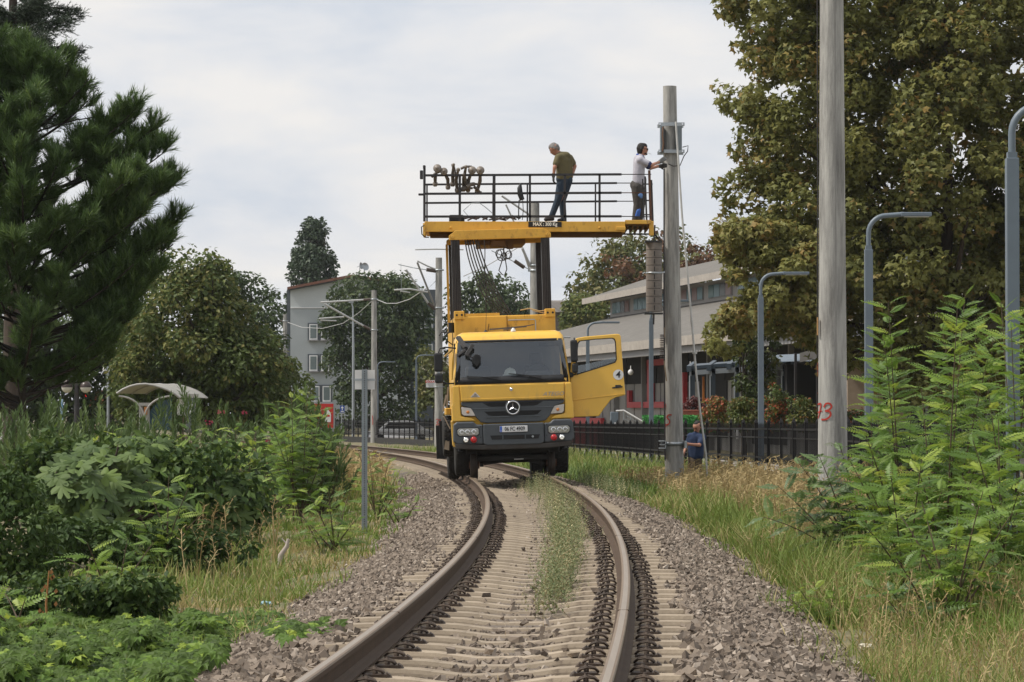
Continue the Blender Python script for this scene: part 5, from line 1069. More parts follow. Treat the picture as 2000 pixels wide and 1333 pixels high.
for a0, a1, z0, z1 in ((22, 36, .2, 2.9), (40, 50, .2, 2.9), (76.5, 82, 0, 2.6), (86, 94, -.2, 3.0), (98, 112, -.2, 3.0)):
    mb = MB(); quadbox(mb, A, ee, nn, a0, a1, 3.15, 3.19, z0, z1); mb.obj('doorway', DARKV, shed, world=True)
REDF = mat('red_frame', (.5, .03, .035), (.42, .025, .03), rough=.5)
def a_at(px, w):
    best = min((abs(PB(a, w, 0)[0]/PB(a, w, 0)[1]*F+1000-px), a) for a in [i*.25 for i in range(int(LEN*4))]); return best[1]
f0, f1 = a_at(1226, 3.0), a_at(1297, 3.0); dm = PB(f0, 3, 0)[1]
zt = CAMZ+(797-718)*dm/F; zb_ = CAMZ+(797-797)*dm/F
mb = MB(); quadbox(mb, A, ee, nn, f0, f1, 2.96, 3.15, zb_, zb_+.3); quadbox(mb, A, ee, nn, f0, f0+.55, 2.96, 3.15, zb_+.3, zb_+.9); quadbox(mb, A, ee, nn, a_at(1266, 3)-.0, a_at(1266, 3)+.9, 2.95, 3.15, zb_+.3, zt); quadbox(mb, A, ee, nn, a_at(1266, 3), f1+2, 2.94, 3.15, zt, zt+.3); mb.obj('red_window_frame', REDF, shed, world=True)
mb = MB(); quadbox(mb, A, ee, nn, a_at(1114, 3), a_at(1176, 3), 2.9, 3.1, -1, .78); mb.obj('red_dado', REDF, shed, world=True)
mb = MB(); quadbox(mb, A, ee, nn, a_at(1333, 3), a_at(1335, 3)+.3, 2.9, 3.1, -.2, 3.0); mb.obj('red_door_frame', REDF, shed, world=True)
# clerestory
mb = MB(); quadbox(mb, A, ee, nn, hip, LEN, WR, WR+7, ZR-.3, ZR+1.15); mb.obj('clerestory_wall', mat('clerestory_grey', (.44, .42, .40), (.38, .36, .34), rough=.9), shed, world=True)
PANE = [mat('pane_teal', (.13, .23, .24), rough=.2), mat('pane_red', (.24, .12, .10), rough=.3), mat('pane_slate', (.16, .17, .18), rough=.2), mat('pane_blue', (.2, .31, .35), rough=.2)]
a = hip+1.0; k = 0
while a < LEN-3:
    fr = MB(); quadbox(fr, A, ee, nn, a, a+5.8, WR-.05, WR, ZR+.16, ZR+.98); f_ = fr.obj('window', SHEDW, shed, world=True)
    for i in range(4):
        mb = MB(); quadbox(mb, A, ee, nn, a+.12+1.42*i, a+1.42+1.42*i, WR-.09, WR-.045, ZR+.22, ZR+.92); mb.obj('pane', PANE[(i*7+k*3+(i*k)) % 4], f_, world=True)
    a += 7.2; k += 1
ZU = ZR+1.3
mb = MB(); sheet(mb, [PB(hip-2, WR-1.4, ZU), PB(LEN, WR-1.4, ZU), PB(LEN, WR+3.5, ZU+1.75), PB(hip+5, WR+3.5, ZU+1.75)]); sheet(mb, [PB(hip-2, WR-1.4, ZU), PB(hip+5, WR+3.5, ZU+1.75), PB(hip-2, WR+8.4, ZU)]); mb.obj('upper_roof', ROOF, shed, world=True)
corr(hip-2, LEN, WR-1.4, ZU-.36, ZU+.02, .3, 'upper_fascia')
# wall seams, globe lamps, handrail
for k in range(30):
    mb = MB(); quadbox(mb, A, ee, nn, 52+2.2*k, 52.08+2.2*k, 3.16, 3.2, -1, ZE-.2); mb.obj('panel_seam', SHEDG, shed, world=True)
for px in (1231, 1348):
    mb = MB(); aa = a_at(px, .3); c = Vector(PB(aa, .3, ZE-1.35)); mb.lathe([(.02, .3), (.02, .13), (.09, .1), (.14, 0), (.1, -.1), (.02, -.14)], Matrix.Translation(c), n=14); mb.obj('globe_lamp', WHITE, shed, world=True)
hr = empty('handrail', W(1210, 830, 118), label='white slanted handrail in front of the shed wall', cat='handrail')
mb = MB(); mb.tube([W(1203, 803, 118), W(1218, 802, 118), W(1259, 826, 118)], .035, 6); mb.obj('rail', WHITE, hr, world=True)
mb = MB(); mb.tube([W(1222, 812, 118), W(1250, 828, 118)], .015, 5); mb.tube([W(1220, 819, 118), W(1240, 830, 118)], .015, 5); mb.obj('mid_rail', STEELG, hr, world=True)
for px, y in ((1218, 802), (1232, 811), (1246, 819)):
    mb = MB(); mb.tube([W(px, y, 118), W(px, 842, 118)], .02, 6); mb.obj('post', STEELG, hr, world=True)
mb = MB(); wbox(mb, (1193, 805), (1208, 842), 119, 119.8); tag(mb.obj('electric_cabinet', LAMPG, bevel=.02), 'dark grey cabinet at the foot of the white handrail', 'cabinet')
# pergola
pg = empty('pergola', W(1440, 830, 100), label='slate blue steel pergola terrace in front of the shed', cat='pergola')
PERG = mat('pergola_slate', (.05, .07, .09), (.04, .055, .07), rough=.5); PERL = mat('pergola_light', (.30, .33, .36), (.25, .28, .3), rough=.5)
for px, w in ((1353, 9), (1393, 9), (1440, 8), (1490, 8), (1533, 9)):
    mb = MB(); wbox(mb, (px-w/2, 716+(px-1353)*-.02), (px+w/2, 845), 100, 100.2); mb.obj('post', PERG, pg, world=True)
    mb = MB(); wbox(mb, (px-w/2-2, 734), (px-w/2, 845), 99.95, 100.15); wbox(mb, (px-w/2-1, 726), (px-w/2+2, 735), 99.95, 100.15); mb.obj('post_edge', PERL, pg, world=True)
mb = MB(); mb.hexa([W(1350, 733, 100), W(1535, 722, 100), W(1535, 722, 100)+Vector((0, .2, 0)), W(1350, 733, 100)+Vector((0, .2, 0)), W(1350, 724, 100), W(1535, 711, 100), W(1535, 711, 100)+Vector((0, .2, 0)), W(1350, 724, 100)+Vector((0, .2, 0))]); mb.obj('front_beam', PERL, pg, world=True)
for k in range(6):
    px = 1345+39*k; mb = MB(); mb.bar(W(px, 721-2.2*k, 99.4), W(px+12, 712-2.2*k, 105), .14, .2); mb.obj('rafter', PERG, pg, world=True)
mb = MB(); mb.hexa([W(1345, 722, 101), W(1535, 709, 101), W(1535, 706, 104), W(1345, 716, 104), W(1345, 716, 101), W(1535, 700, 101), W(1535, 698, 104), W(1345, 712, 104)]); mb.obj('top_beam', PERG, pg, world=True)
mb = MB(); wbox(mb, (1372, 736), (1376, 845), 103, 103.1); mb.obj('orange_panel', mat('orange_paint', (.42, .14, .02), rough=.5), pg, world=True)
# dark awning block at the right end, beige kiosk
aw = empty('awning_pavilion', W(1570, 830, 96), label='dark open pavilion with slate canopy right of the pergola', cat='pavilion')
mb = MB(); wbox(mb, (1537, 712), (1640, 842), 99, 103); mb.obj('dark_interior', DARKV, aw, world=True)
mb = MB(); mb.hexa([W(1505, 707, 96), W(1645, 705, 96), W(1645, 705, 100), W(1505, 707, 100), W(1505, 694, 97), W(1645, 688, 97), W(1645, 688, 100), W(1505, 694, 100)]); mb.obj('canopy', LAMPG, aw, world=True)
mb = MB(); wbox(mb, (1552, 690), (1557, 842), 95.9, 96.1); wbox(mb, (1595, 690), (1600, 842), 95.9, 96.1); mb.obj('canopy_post', BLKM, aw, world=True)
mb = MB(); mb.hexa([W(1562, 708, 95), W(1645, 690, 95), W(1645, 690, 95.3), W(1562, 708, 95.3), W(1562, 690, 95), W(1645, 668, 95), W(1645, 668, 95.3), W(1562, 690, 95.3)]); mb.obj('pale_gable', SHEDW, aw, world=True)
kk = empty('kiosk', W(1690, 830, 88), label='low beige kiosk wall behind the lamp right of the pole', cat='kiosk')
mb = MB(); wbox(mb, (1655, 715), (1780, 842), 90, 94); mb.obj('wall', mat('beige_wall', (.42, .33, .25), (.36, .28, .21), rough=.9), kk, world=True)
mb = MB(); wbox(mb, (1650, 706), (1790, 715), 89.5, 94.5); mb.obj('roof_edge', mat('dark_roof', (.05, .05, .05), rough=.8), kk, world=True)
mb = MB(); wbox(mb, (1725, 735), (1760, 790), 89.95, 90); mb.obj('shutter', DARKV, kk, world=True)
# --- grey apartment block
ap = empty('apartment_block', W(700, 800, 235), label='four storey grey apartment block behind the dark trees', cat='building')
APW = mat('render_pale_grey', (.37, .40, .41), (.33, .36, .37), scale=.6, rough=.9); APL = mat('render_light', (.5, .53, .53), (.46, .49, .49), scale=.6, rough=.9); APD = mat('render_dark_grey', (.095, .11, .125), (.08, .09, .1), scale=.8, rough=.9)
d = 235; g = lambda x, y, dd=d: W(x, y, dd)
mb = MB()
def gable(mb, pts, d0, d1): 
    P = [W(x, y, d0) for x, y in pts]; mb.prism([(p.x, p.z) for p in P], d0, d1)
gable(mb, [(567, 836), (567, 602), (800, 602), (800, 836)], d, d+14); mb.obj('lower_wall', APW, ap, world=True)
mb = MB(); gable(mb, [(567, 601.5), (567, 562), (690, 541), (800, 560), (800, 601.5)], d-.02, d+14); mb.obj('gable_wall', APL, ap, world=True)
mb = MB(); gable(mb, [(561, 566), (561, 561), (690, 536), (812, 558), (812, 563), (690, 541)], d-.8, d+14.5); mb.obj('roof', mat('clay_roof', (.2, .09, .06), (.14, .07, .05), scale=2, rough=.9), ap, world=True)
mb = MB(); gable(mb, [(562, 568), (562, 566.5), (690, 541.5), (811, 563.5), (811, 565), (690, 543.5)], d-.6, d+14); mb.obj('eave_trim', APD, ap, world=True)
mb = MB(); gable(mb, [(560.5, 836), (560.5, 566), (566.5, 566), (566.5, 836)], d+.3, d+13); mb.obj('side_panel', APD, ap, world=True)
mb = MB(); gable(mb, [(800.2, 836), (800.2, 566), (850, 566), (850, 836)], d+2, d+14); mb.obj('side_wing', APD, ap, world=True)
PANEG = mat('pane_grey_green', (.17, .21, .21), (.12, .15, .15), scale=1.2, rough=.15)
for (x0, y0, dark) in ((601, 631, 1), (624, 631, 1), (601, 692, 1), (624, 692, 1), (605, 752, 1), (627, 752, 1), (806, 610, 0), (826, 610, 0), (806, 670, 0), (826, 670, 0), (806, 735, 0), (826, 735, 0)):
    dd = d-.12 if dark else d+1.9
    mb = MB(); wbox(mb, (x0, y0), (x0+21.5, y0+35), dd, dd+.1); f_ = mb.obj('window', APD if dark else LAMPG, ap, world=True)
    mb = MB(); wbox(mb, (x0+3, y0+2.5), (x0+19, y0+33), dd-.06, dd+.04); fr = mb.obj('window_frame', WHITE, f_, world=True)
    mb = MB(); wbox(mb, (x0+5, y0+4.5), (x0+17, y0+30), dd-.09, dd-.03); mb.obj('pane', PANEG, f_, world=True)
    mb = MB(); wbox(mb, (x0+1, y0+33.2), (x0+21, y0+35.2), dd-.25, dd-.02); mb.obj('sill', SHEDG, f_, world=True)
mb = MB(); wbox(mb, (567, 600.5), (800, 602.5), d-.08, d-.03); mb.obj('string_course', WHITE, ap, world=True)
for (px, py, r_, a_) in ((712, 522, .33, 35), (703, 520, .28, 65)):
    mb = MB(); T = Matrix.Translation(W(px, py, d+1)) @ Matrix.Rotation(R(70), 4, 'X') @ Matrix.Rotation(R(a_), 4, 'Y'); mb.lathe([(r_, .12), (r_*.7, .05), (r_*.3, .01), (.02, 0)], T, n=18, caps=False); mb.tube([W(px, py+1, d+1.1), W(px-1, py+20, d+1.1)], .04, 6); mb.tube([W(px, py, d+1), W(px-6, py+2, d+.8)], .02, 5); mb.obj('satellite_dish', STEELG, ap, world=True)
# --- low white-roofed hall behind the lorry
wh = empty('white_roofed_hall', W(1020, 800, 250), label='hall with low white metal roof behind the lorry mast', cat='building')
d = 250; mb = MB(); gable(mb, [(925, 608), (975, 588), (1105, 587), (1160, 605), (1160, 609), (925, 612)], d, d+20); mb.obj('roof', mat('white_roof', (.62, .57, .54), (.55, .5, .47), scale=1, rough=.7), wh, world=True)
mb = MB(); gable(mb, [(930, 612), (1155, 609), (1155, 840), (930, 840)], d+.5, d+20); mb.obj('wall', mat('hall_wall', (.2, .17, .15), (.16, .14, .12), rough=.9), wh, world=True)
for k in range(20):
    mb = MB(); x = 972+7*k; mb.bar(W(x, 588.2, d-.02), W(935+11.5*k, 608, d-.02), .06, .08); mb.obj('roof_seam', MATS['white_roof'], wh, world=True)
# --- brick house far left
hs = empty('small_house', W(185, 830, 170), label='small house with orange tiled roof behind the traffic lights', cat='house')
mb = MB(); gable(mb, [(170, 792), (205, 792), (205, 860), (170, 860)], 172, 178); mb.obj('wall', MATS['beige_wall'], hs, world=True)
mb = MB(); gable(mb, [(165, 793), (190, 762), (210, 793)], 171.5, 178.5); mb.obj('roof', mat('orange_tile', (.28, .09, .045), (.2, .065, .035), scale=6, rough=.9), hs, world=True)
mb = MB(); wbox(mb, (178, 800), (190, 815), 171.9, 172); mb.obj('window', PANEG, hs, world=True)

# ================================================================== SIGNS, STOP, SMALL STREET THINGS
sp_ = empty('sign_post', gpt(712, 43.6), label='perforated steel post carrying a blank white plate in the left verge', cat='sign')
g = gpt(712, 43.6); top = W(712, 722, 43.6).z; x = g.x
mb = MB(); mb.box((x-.041, 43.6, g.z-.3), (x+.041, 43.606, top)); mb.box((x-.041, 43.606, g.z-.3), (x-.035, 43.65, top)); mb.box((x+.035, 43.606, g.z-.3), (x+.041, 43.65, top)); mb.obj('post', mat('old_galvanised', (.27, .30, .32), (.2, .225, .24), scale=12, rough=.5, metal=.4), sp_, world=True)
nh = 70
for k in range(nh):
    z = g.z+.1+(top-.03-g.z-.1)*k/(nh-1); mb = MB(); mb.box((x-.006, 43.597, z-.007), (x+.006, 43.6005, z+.007)); mb.obj('hole', BLK, sp_, world=True)
for x0, x1 in ((693, 707.2), (717.3, 732)):
    mb = MB(); wbox(mb, (x0, 723), (x1, 761), 43.66, 43.665); mb.obj('plate', mat('plate_offwhite', (.68, .67, .65), (.62, .61, .6), rough=.5), sp_, world=True)
mb = MB(); wbox(mb, (690+2, 740), (733, 744), 43.655, 43.66); mb.obj('plate_bracket', STEELG, sp_, world=True)
# red billboard with bottle
bb = empty('billboard', W(620, 850, 160), label='red advertising panel with a white bottle behind the oleanders', cat='billboard')
d = 160; mb = MB(); wbox(mb, (597, 786), (654, 838), d, d+.25); mb.obj('frame', STEELG, bb, world=True)
mb = MB(); wbox(mb, (599, 789), (651, 836), d-.03, d-.005); mb.obj('poster', RED, bb, world=True)
BP = [(637, 797), (641, 797), (641, 801), (645, 806), (646.5, 811), (646, 825), (632, 825), (631.5, 811), (633, 806), (637, 801)]
mb = MB(); P_ = [W(x, y, d-.05) for x, y in BP]; mb.prism([(p.x, p.z) for p in P_], d-.05, d-.032); mb.obj('bottle_print', WHITE, bb, world=True)
mb = MB(); wbox(mb, (634, 810.5), (644, 814.5), d-.056, d-.051); mb.obj('bottle_label', RED, bb, world=True)
mb = MB(); wbox(mb, (637, 795.5), (641, 797.5), d-.056, d-.035); mb.obj('bottle_cap', BLK, bb, world=True)
for px in (602, 650): mb = MB(); wbox(mb, (px-1.5, 836), (px+1.5, 862), d+.1, d+.2); mb.obj('leg', STEELG, bb, world=True)
# blue one-way sign
bs_ = empty('one_way_sign', W(668, 850, 165), label='small blue sign with white up arrow on a thin post', cat='sign'); d = 165
mb = MB(); wbox(mb, (664, 792.5), (673, 806), d, d+.03); mb.obj('panel', mat('sign_blue', (.02, .07, .32), rough=.4), bs_, world=True)
mb = MB(); P_ = [W(x, y, d) for x, y in ((668.5, 793.5), (671.5, 797.5), (669.3, 797.5), (669.3, 801.5), (667.7, 801.5), (667.7, 797.5), (665.5, 797.5))]; mb.prism([(p.x, p.z) for p in P_], d-.02, d-.003); wbox(mb, (665.5, 803), (671.5, 804.6), d-.02, d-.003); mb.obj('arrow', WHITE, bs_, world=True)
mb = MB(); mb.tube([W(668, 806, d+.05), W(666.5, 838, d+.05)], .03, 6); mb.obj('post', STEELG, bs_, world=True)
# stop sign
ds = empty('stop_sign', W(212, 850, 140), label='red octagonal stop sign reading DUR left of the tram shelter', cat='sign'); d = 140; c = W(212, 806, d); r_ = 8.6*d/F
oc = lambda r: [(c.x+r*math.cos(math.pi/8+k*math.pi/4), c.z+r*math.sin(math.pi/8+k*math.pi/4)) for k in range(8)]
mb = MB(); mb.prism(oc(r_), d, d+.02); mb.obj('panel', WHITE, ds, world=True)
mb = MB(); mb.prism(oc(r_*.93), d-.008, d-.001); pnl = mb.obj('red_field', RED, ds, world=True)
tx = text_obj('lettering', 'DUR', .16, WHITE, None, (c.x, d-.014, c.z), bold=.006); wparent(tx, ds)
mb = MB(); mb.tube([W(212, 812, d+.05), W(212, 850, d+.05)], .03, 6); mb.obj('post', STEELG, ds, world=True)
# traffic lights
RLED = emit('red_signal', (1.0, .02, .015), 1.2)
for px, py, d, lab in ((165, 774, 130, 'traffic light showing red behind the globe lamp'), (212.5, 771, 130, 'traffic light showing red above the stop sign')):
    o = empty('traffic_light', W(px, 850, d), label=lab, cat='traffic light', group='red traffic lights'); c = W(px, py, d)
    mb = MB(); mb.box((c.x-.13, d, c.z-.62), (c.x+.13, d+.16, c.z+.17)); mb.obj('housing', BLKP, o, world=True, bevel=.02)
    for k in range(3):
        mb = MB(); T = Matrix.Translation((c.x, d, c.z-.24*k)) @ Matrix.Rotation(R(90), 4, 'X'); mb.lathe([(.1, .0), (.085, .03), (.04, .04)], T, n=16); mb.obj('lens', RLED if k == 0 else BLK, o, world=True)
    mb = MB(); mb.tube([(c.x, d+.1, c.z-.6), W(px, 850, d+.1)], .05, 8); mb.obj('post', STEELG, o, world=True)
# thin masts and camera pole
for px, top, d, w, lab in ((145, 735, 125, .05, 'thin pale mast left of the black lamp post'), (158.5, 732, 135, .07, 'thicker pale mast right of the black lamp post'), (171, 720, 128, .05, 'slender tall pale mast behind the right globe')):
    mb = MB(); a = W(px, top, d); b = W(px, 850, d); mb.tube([b, (a+b)/2, a], [w*1.3, w*1.1, w*.8], 8); mb.lathe([(w, 0), (w*.4, .1), (.01, .16)], Matrix.Translation(a), n=8); tag(mb.obj('signal_mast', STEELG), lab, 'mast', 'thin masts by the crossing')
cp = empty('camera_pole', W(210, 850, 120), label='pale pole topped with two small cameras', cat='pole')
mb = MB(); mb.tube([W(211, 850, 120), W(211, 760, 120), W(210.5, 716, 120)], [.06, .05, .045], 8); mb.obj('pole', STEELG, cp, world=True)
for sg in (-1, 1):
    mb = MB(); mb.bar(W(210.5, 727, 120), W(210.5+sg*6, 722, 120), .06, .05); mb.lathe([(.06, -.07), (.07, 0), (.05, .08)], Matrix.Translation(W(210.5+sg*6.5, 722, 120)), n=10); mb.obj('camera', WHITE, cp, world=True)
mb = MB(); mb.tube([W(180, 796, 128), W(208, 797, 128)], .04, 6); mb.lathe([(.09, -.12), (.09, .12)], Matrix.Translation(W(199, 796, 128)), n=10); tag(mb.obj('barrier_arm', STEELG), 'short horizontal barrier arm left of the stop sign', 'barrier')
# globe lamp
gl = empty('globe_lamp_post', W(150, 850, 92), label='black ornamental lamp post with two hanging half white globes', cat='street lamp'); d = 92
mb = MB(); a = W(150, 725, d); b = W(150, 850, d); mb.tube([b, b*.4+a*.6, a], [.09, .075, .06], 10); mb.obj('post', BLKM, gl, world=True)
for sg, px in ((-1, 131), (1, 167.5)):
    c = W(px, 757, d); mb = MB(); mb.tube([W(150+sg*3, 750, d), W(150+sg*6, 738, d), W(px-sg*3, 733, d), W(px, 737, d), W(px, 744, d)], .022, 6); mb.tube([W(150+sg*2, 742, d), W(150+sg*8, 748, d), W(150+sg*5, 753, d)], .014, 6); arm = mb.obj('scroll_arm', BLKM, gl, world=True)
    mb = MB(); mb.lathe([(.04, .24), (.05, .2), (.1, .165), (.165, .09), (.178, .02), (.178, 0)], Matrix.Translation(c), n=22); mb.obj('shade', mat('dark_shade', (.05, .035, .03), rough=.35), gl, world=True)
    mb = MB(); mb.lathe([(.172, 0), (.165, -.05), (.13, -.115), (.07, -.155), (.01, -.17)], Matrix.Translation(c), n=22); mb.obj('globe', mat('opal_globe', (.6, .58, .52), rough=.3), gl, world=True)
# tram shelter
sh = empty('tram_shelter', W(300, 850, 88), label='tram stop shelter with curved translucent roof behind the oleanders', cat='shelter'); d = 88
ROOFT = mat('milky_roof', (.30, .28, .23), (.24, .23, .2), scale=3, rough=.4); FRA = mat('shelter_frame', (.36, .35, .33), (.3, .29, .27), rough=.5)
NR = 9
arc = [(228+124*t, 770-(20 if True else 0)*math.sin(math.pi*(.16+.84*t))+4*(1-t)-2) for t in [i/NR for i in range(NR+1)]]
arc = [(228, 769), (240, 761), (254, 755), (268, 751.5), (284, 750.5), (300, 753), (316, 757.5), (330, 763), (342, 770), (352, 778)]
for i in range(len(arc)-1):
    a, b = arc[i], arc[i+1]; mb = MB(); P0, P1 = W(*a, d), W(*b, d); P2, P3 = P1+Vector((.55, 2.4, 0)), P0+Vector((.55, 2.4, 0)); P2.z = P1.z; mb.hexa([P0, P1, P2, P3]+[p+Vector((0, 0, .02)) for p in (P0, P1, P2, P3)]); mb.obj('roof_panel', ROOFT, sh, world=True)
for dd in (0, 1.2, 2.4):
    mb = MB(); mb.tube([W(*p, d)+Vector((.23*dd, dd, .0)) for p in arc], .035, 8); mb.obj('roof_rib', FRA, sh, world=True)
for px in (276, 288):
    mb = MB(); mb.tube([W(px, 790, d+.1), W(px, 850, d+.1)], .07, 10); mb.obj('column', FRA, sh, world=True)
for sgn in (-1, 1):
    mb = MB(); mb.tube(bez(W(232 if sgn < 0 else 336, 774, d), W(270 if sgn < 0 else 292, 776, d), W(282, 812, d), 8), .03, 8); mb.obj('brace', FRA, sh, world=True)
mb = MB(); wbox(mb, (271, 787), (294, 793), d, d+.3); mb.obj('column_head', FRA, sh, world=True)
mb = MB(); wbox(mb, (281.5, 795), (287.5, 810), d-.02, d+.1); mb.obj('orange_notice', mat('notice_orange', (.4, .17, .06), rough=.5), sh, world=True)
mb = MB(); P_ = [W(x, y, d+.6) for x, y in ((292, 840), (292, 806), (300, 793), (315, 784), (336, 778), (336, 840))]; mb.prism([(p.x, p.z) for p in P_], d+.6, d+.63); mb.obj('blue_panel', mat('panel_blue', (.05, .10, .14), (.04, .08, .11), rough=.2), sh, world=True)
mb = MB(); wbox(mb, (360, 772), (364, 840), d+.4, d+.5); wbox(mb, (381, 774), (384, 840), d+.4, d+.5); wbox(mb, (358, 770), (386, 776), d+.35, d+.6); mb.obj('side_frame', FRA, sh, world=True)
mb = MB(); wbox(mb, (364.3, 777), (380.7, 840), d+.43, d+.46); mb.obj('side_pane', mat('pane_shelter', (.16, .18, .2), rough=.1), sh, world=True)
mb = MB(); wbox(mb, (346, 780), (359, 812), d+.5, d+.55); po_ = mb.obj('poster', WHITE, sh, world=True)
mb = MB(); wbox(mb, (370, 790), (378, 808), d+.40, d+.42); mb.obj('notice', WHITE, sh, world=True)
# poster totem at the far left, white car
mb = MB(); wbox(mb, (117.5, 780), (122.5, 822), 100, 100.1); wbox(mb, (119, 820), (121, 850), 100.02, 100.08); tm = mb.obj('poster_totem', mat('totem_print', (.5, .62, .72), (.08, .22, .42), scale=3, rough=.4, contrast=.08)); tag(tm, 'narrow blue and white poster totem left of the globe lamp', 'totem')
mb = MB(); wbox(mb, (0, 838), (12, 860), 80, 80.3); tag(mb.obj('white_board', WHITE, bevel=.01), 'white board fragment behind the leaves at the left edge', 'board')
car = empty('parked_car', W(780, 862, 186), label='white car with only its roof showing above the fence', cat='car')
cx = W(780, 822, 186); zg = cx.z-1.45; L_ = 2.0; CARW = mat('car_white', (.72, .73, .74), rough=.3, spec=.6, coat=.5)
def prof_car(mb, pts, y0, y1): mb.prism([(cx.x+x, zg+z) for x, z in pts], y0, y1)
mb = MB(); prof_car(mb, [(-2.0, .35), (-2.05, .75), (-1.5, .92), (1.6, .95), (2.05, .8), (2.05, .35)], 186, 187.7); mb.obj('body', CARW, car, world=True, bevel=.08, seg=3)
mb = MB(); prof_car(mb, [(-1.25, .93), (-.75, 1.38), (-.4, 1.44), (.5, 1.45), (1.0, 1.38), (1.55, .95)], 186.1, 187.6); mb.obj('cabin', CARW, car, world=True, bevel=.06, seg=3)
for x0, x1 in ((-.95, -.05), (.02, 1.1)):
    mb = MB(); prof_car(mb, [(x0, .97), (x0+.28 if x0 < -.5 else x0, 1.32), (x1-.0 if x1 < .5 else x1-.22, 1.34), (x1+.05, .97)], 186.07, 186.12); mb.obj('window', BLK, car, world=True)
for x in (-1.25, 1.3):
    mb = MB(); mb.lathe([(.12, -.1), (.32, -.1), (.33, 0), (.32, .1), (.12, .1)], Matrix.Translation((cx.x+x, 186.1, zg+.33)) @ Matrix.Rotation(R(90), 4, 'X'), n=20); mb.obj('wheel', TYRE, car, world=True)

# ================================================================== VEGETATION
def inpoly(P, poly):
    x, y = P[:, 0], P[:, 1]; c = np.zeros(len(P), bool); n = len(poly)
    for i in range(n):
        x0, y0 = poly[i]; x1, y1 = poly[(i+1) % n]
        if y0 == y1: continue
        c ^= ((y0 > y) != (y1 > y)) & (x < (x1-x0)*(y-y0)/(y1-y0)+x0)
    return c
def edist(P, poly):
    D = np.full(len(P), 1e9); n = len(poly)
    for i in range(n):
        a = np.array(poly[i]); b = np.array(poly[(i+1) % n]); ab = b-a; t = np.clip(((P-a) @ ab)/(ab @ ab), 0, 1); D = np.minimum(D, np.linalg.norm(P-(a+t[:, None]*ab), axis=1))
    return D
# leaf templates: base at origin, pointing +y, facing +z
LEAF_D = (np.array([(0, 0, 0), (.30, .45, .05), (0, 1, -.05), (-.30, .45, .05)]), np.array([(0, 1, 2), (0, 2, 3)]))
def lobed(tips, notch, fold=.06):
    """fan leaf from polar lobe tips [(angle deg from +y, radius)] with notches of given radius between"""
    pts = [(0, 0, 0)]; o = []
    for i, (a, r) in enumerate(tips):
        o.append((a, r))
        if i < len(tips)-1: o.append(((a+tips[i+1][0])/2, notch))
    pts = [(0, 0, 0)]+[(math.sin(R(a))*r, .25+math.cos(R(a))*r, -fold*abs(math.sin(R(a)))*r*2) for a, r in o]; n = len(pts)
    return np.array(pts), np.array([(0, i+1, i) for i in range(1, n-1)])
LEAF_P = lobed([(-105, .5), (-55, .66), (0, .8), (55, .66), (105, .5)], .38)
LEAF_P3 = (np.array([(0, 0, 0), (.62, .38, -.06), (.2, .55, .02), (0, 1.02, -.1), (-.2, .55, .02), (-.62, .38, -.06)]), np.array([(0, 1, 2), (0, 2, 4), (2, 3, 4), (0, 4, 5)]))
def figleaf():
    o = [(-150, .28), (-120, .42), (-95, .55), (-78, .56), (-66, .40), (-56, .30), (-48, .45), (-38, .66), (-26, .70), (-18, .52), (-15, .36), (-10, .55), (-5, .78), (0, .82), (5, .78), (10, .55), (15, .36), (18, .52), (26, .70), (38, .66), (48, .45), (56, .30), (66, .40), (78, .56), (95, .55), (120, .42), (150, .28)]
    pts = [(0, .28, .03)]+[(math.sin(R(a))*r, .28+math.cos(R(a))*r, -.09*abs(math.sin(R(a)))-.12*max(0, math.cos(R(a)))*r*r) for a, r in o]; n = len(pts)
    return np.array(pts), np.array([(0, i+1, i) for i in range(1, n-1)])
LEAF_F = figleaf()
def creeperleaf():
    V = []; Fs = []
    for a, l in ((-80, .55), (-40, .8), (0, .9), (40, .8), (80, .55)):
        b = len(V); c, s = math.cos(R(a)), math.sin(R(a)); rot = lambda x, y, z: (x*c+y*s, -x*s+y*c+.1, z)
        V += [rot(0, .05, 0), rot(.23*l, .55*l, .05), rot(0, l, -.24), rot(-.23*l, .55*l, .05), rot(0, .5*l, -.01)]; Fs += [(b, b+1, b+4), (b+1, b+2, b+4), (b+2, b+3, b+4), (b+3, b, b+4)]
    return np.array(V), np.array(Fs)
LEAF_C = creeperleaf()
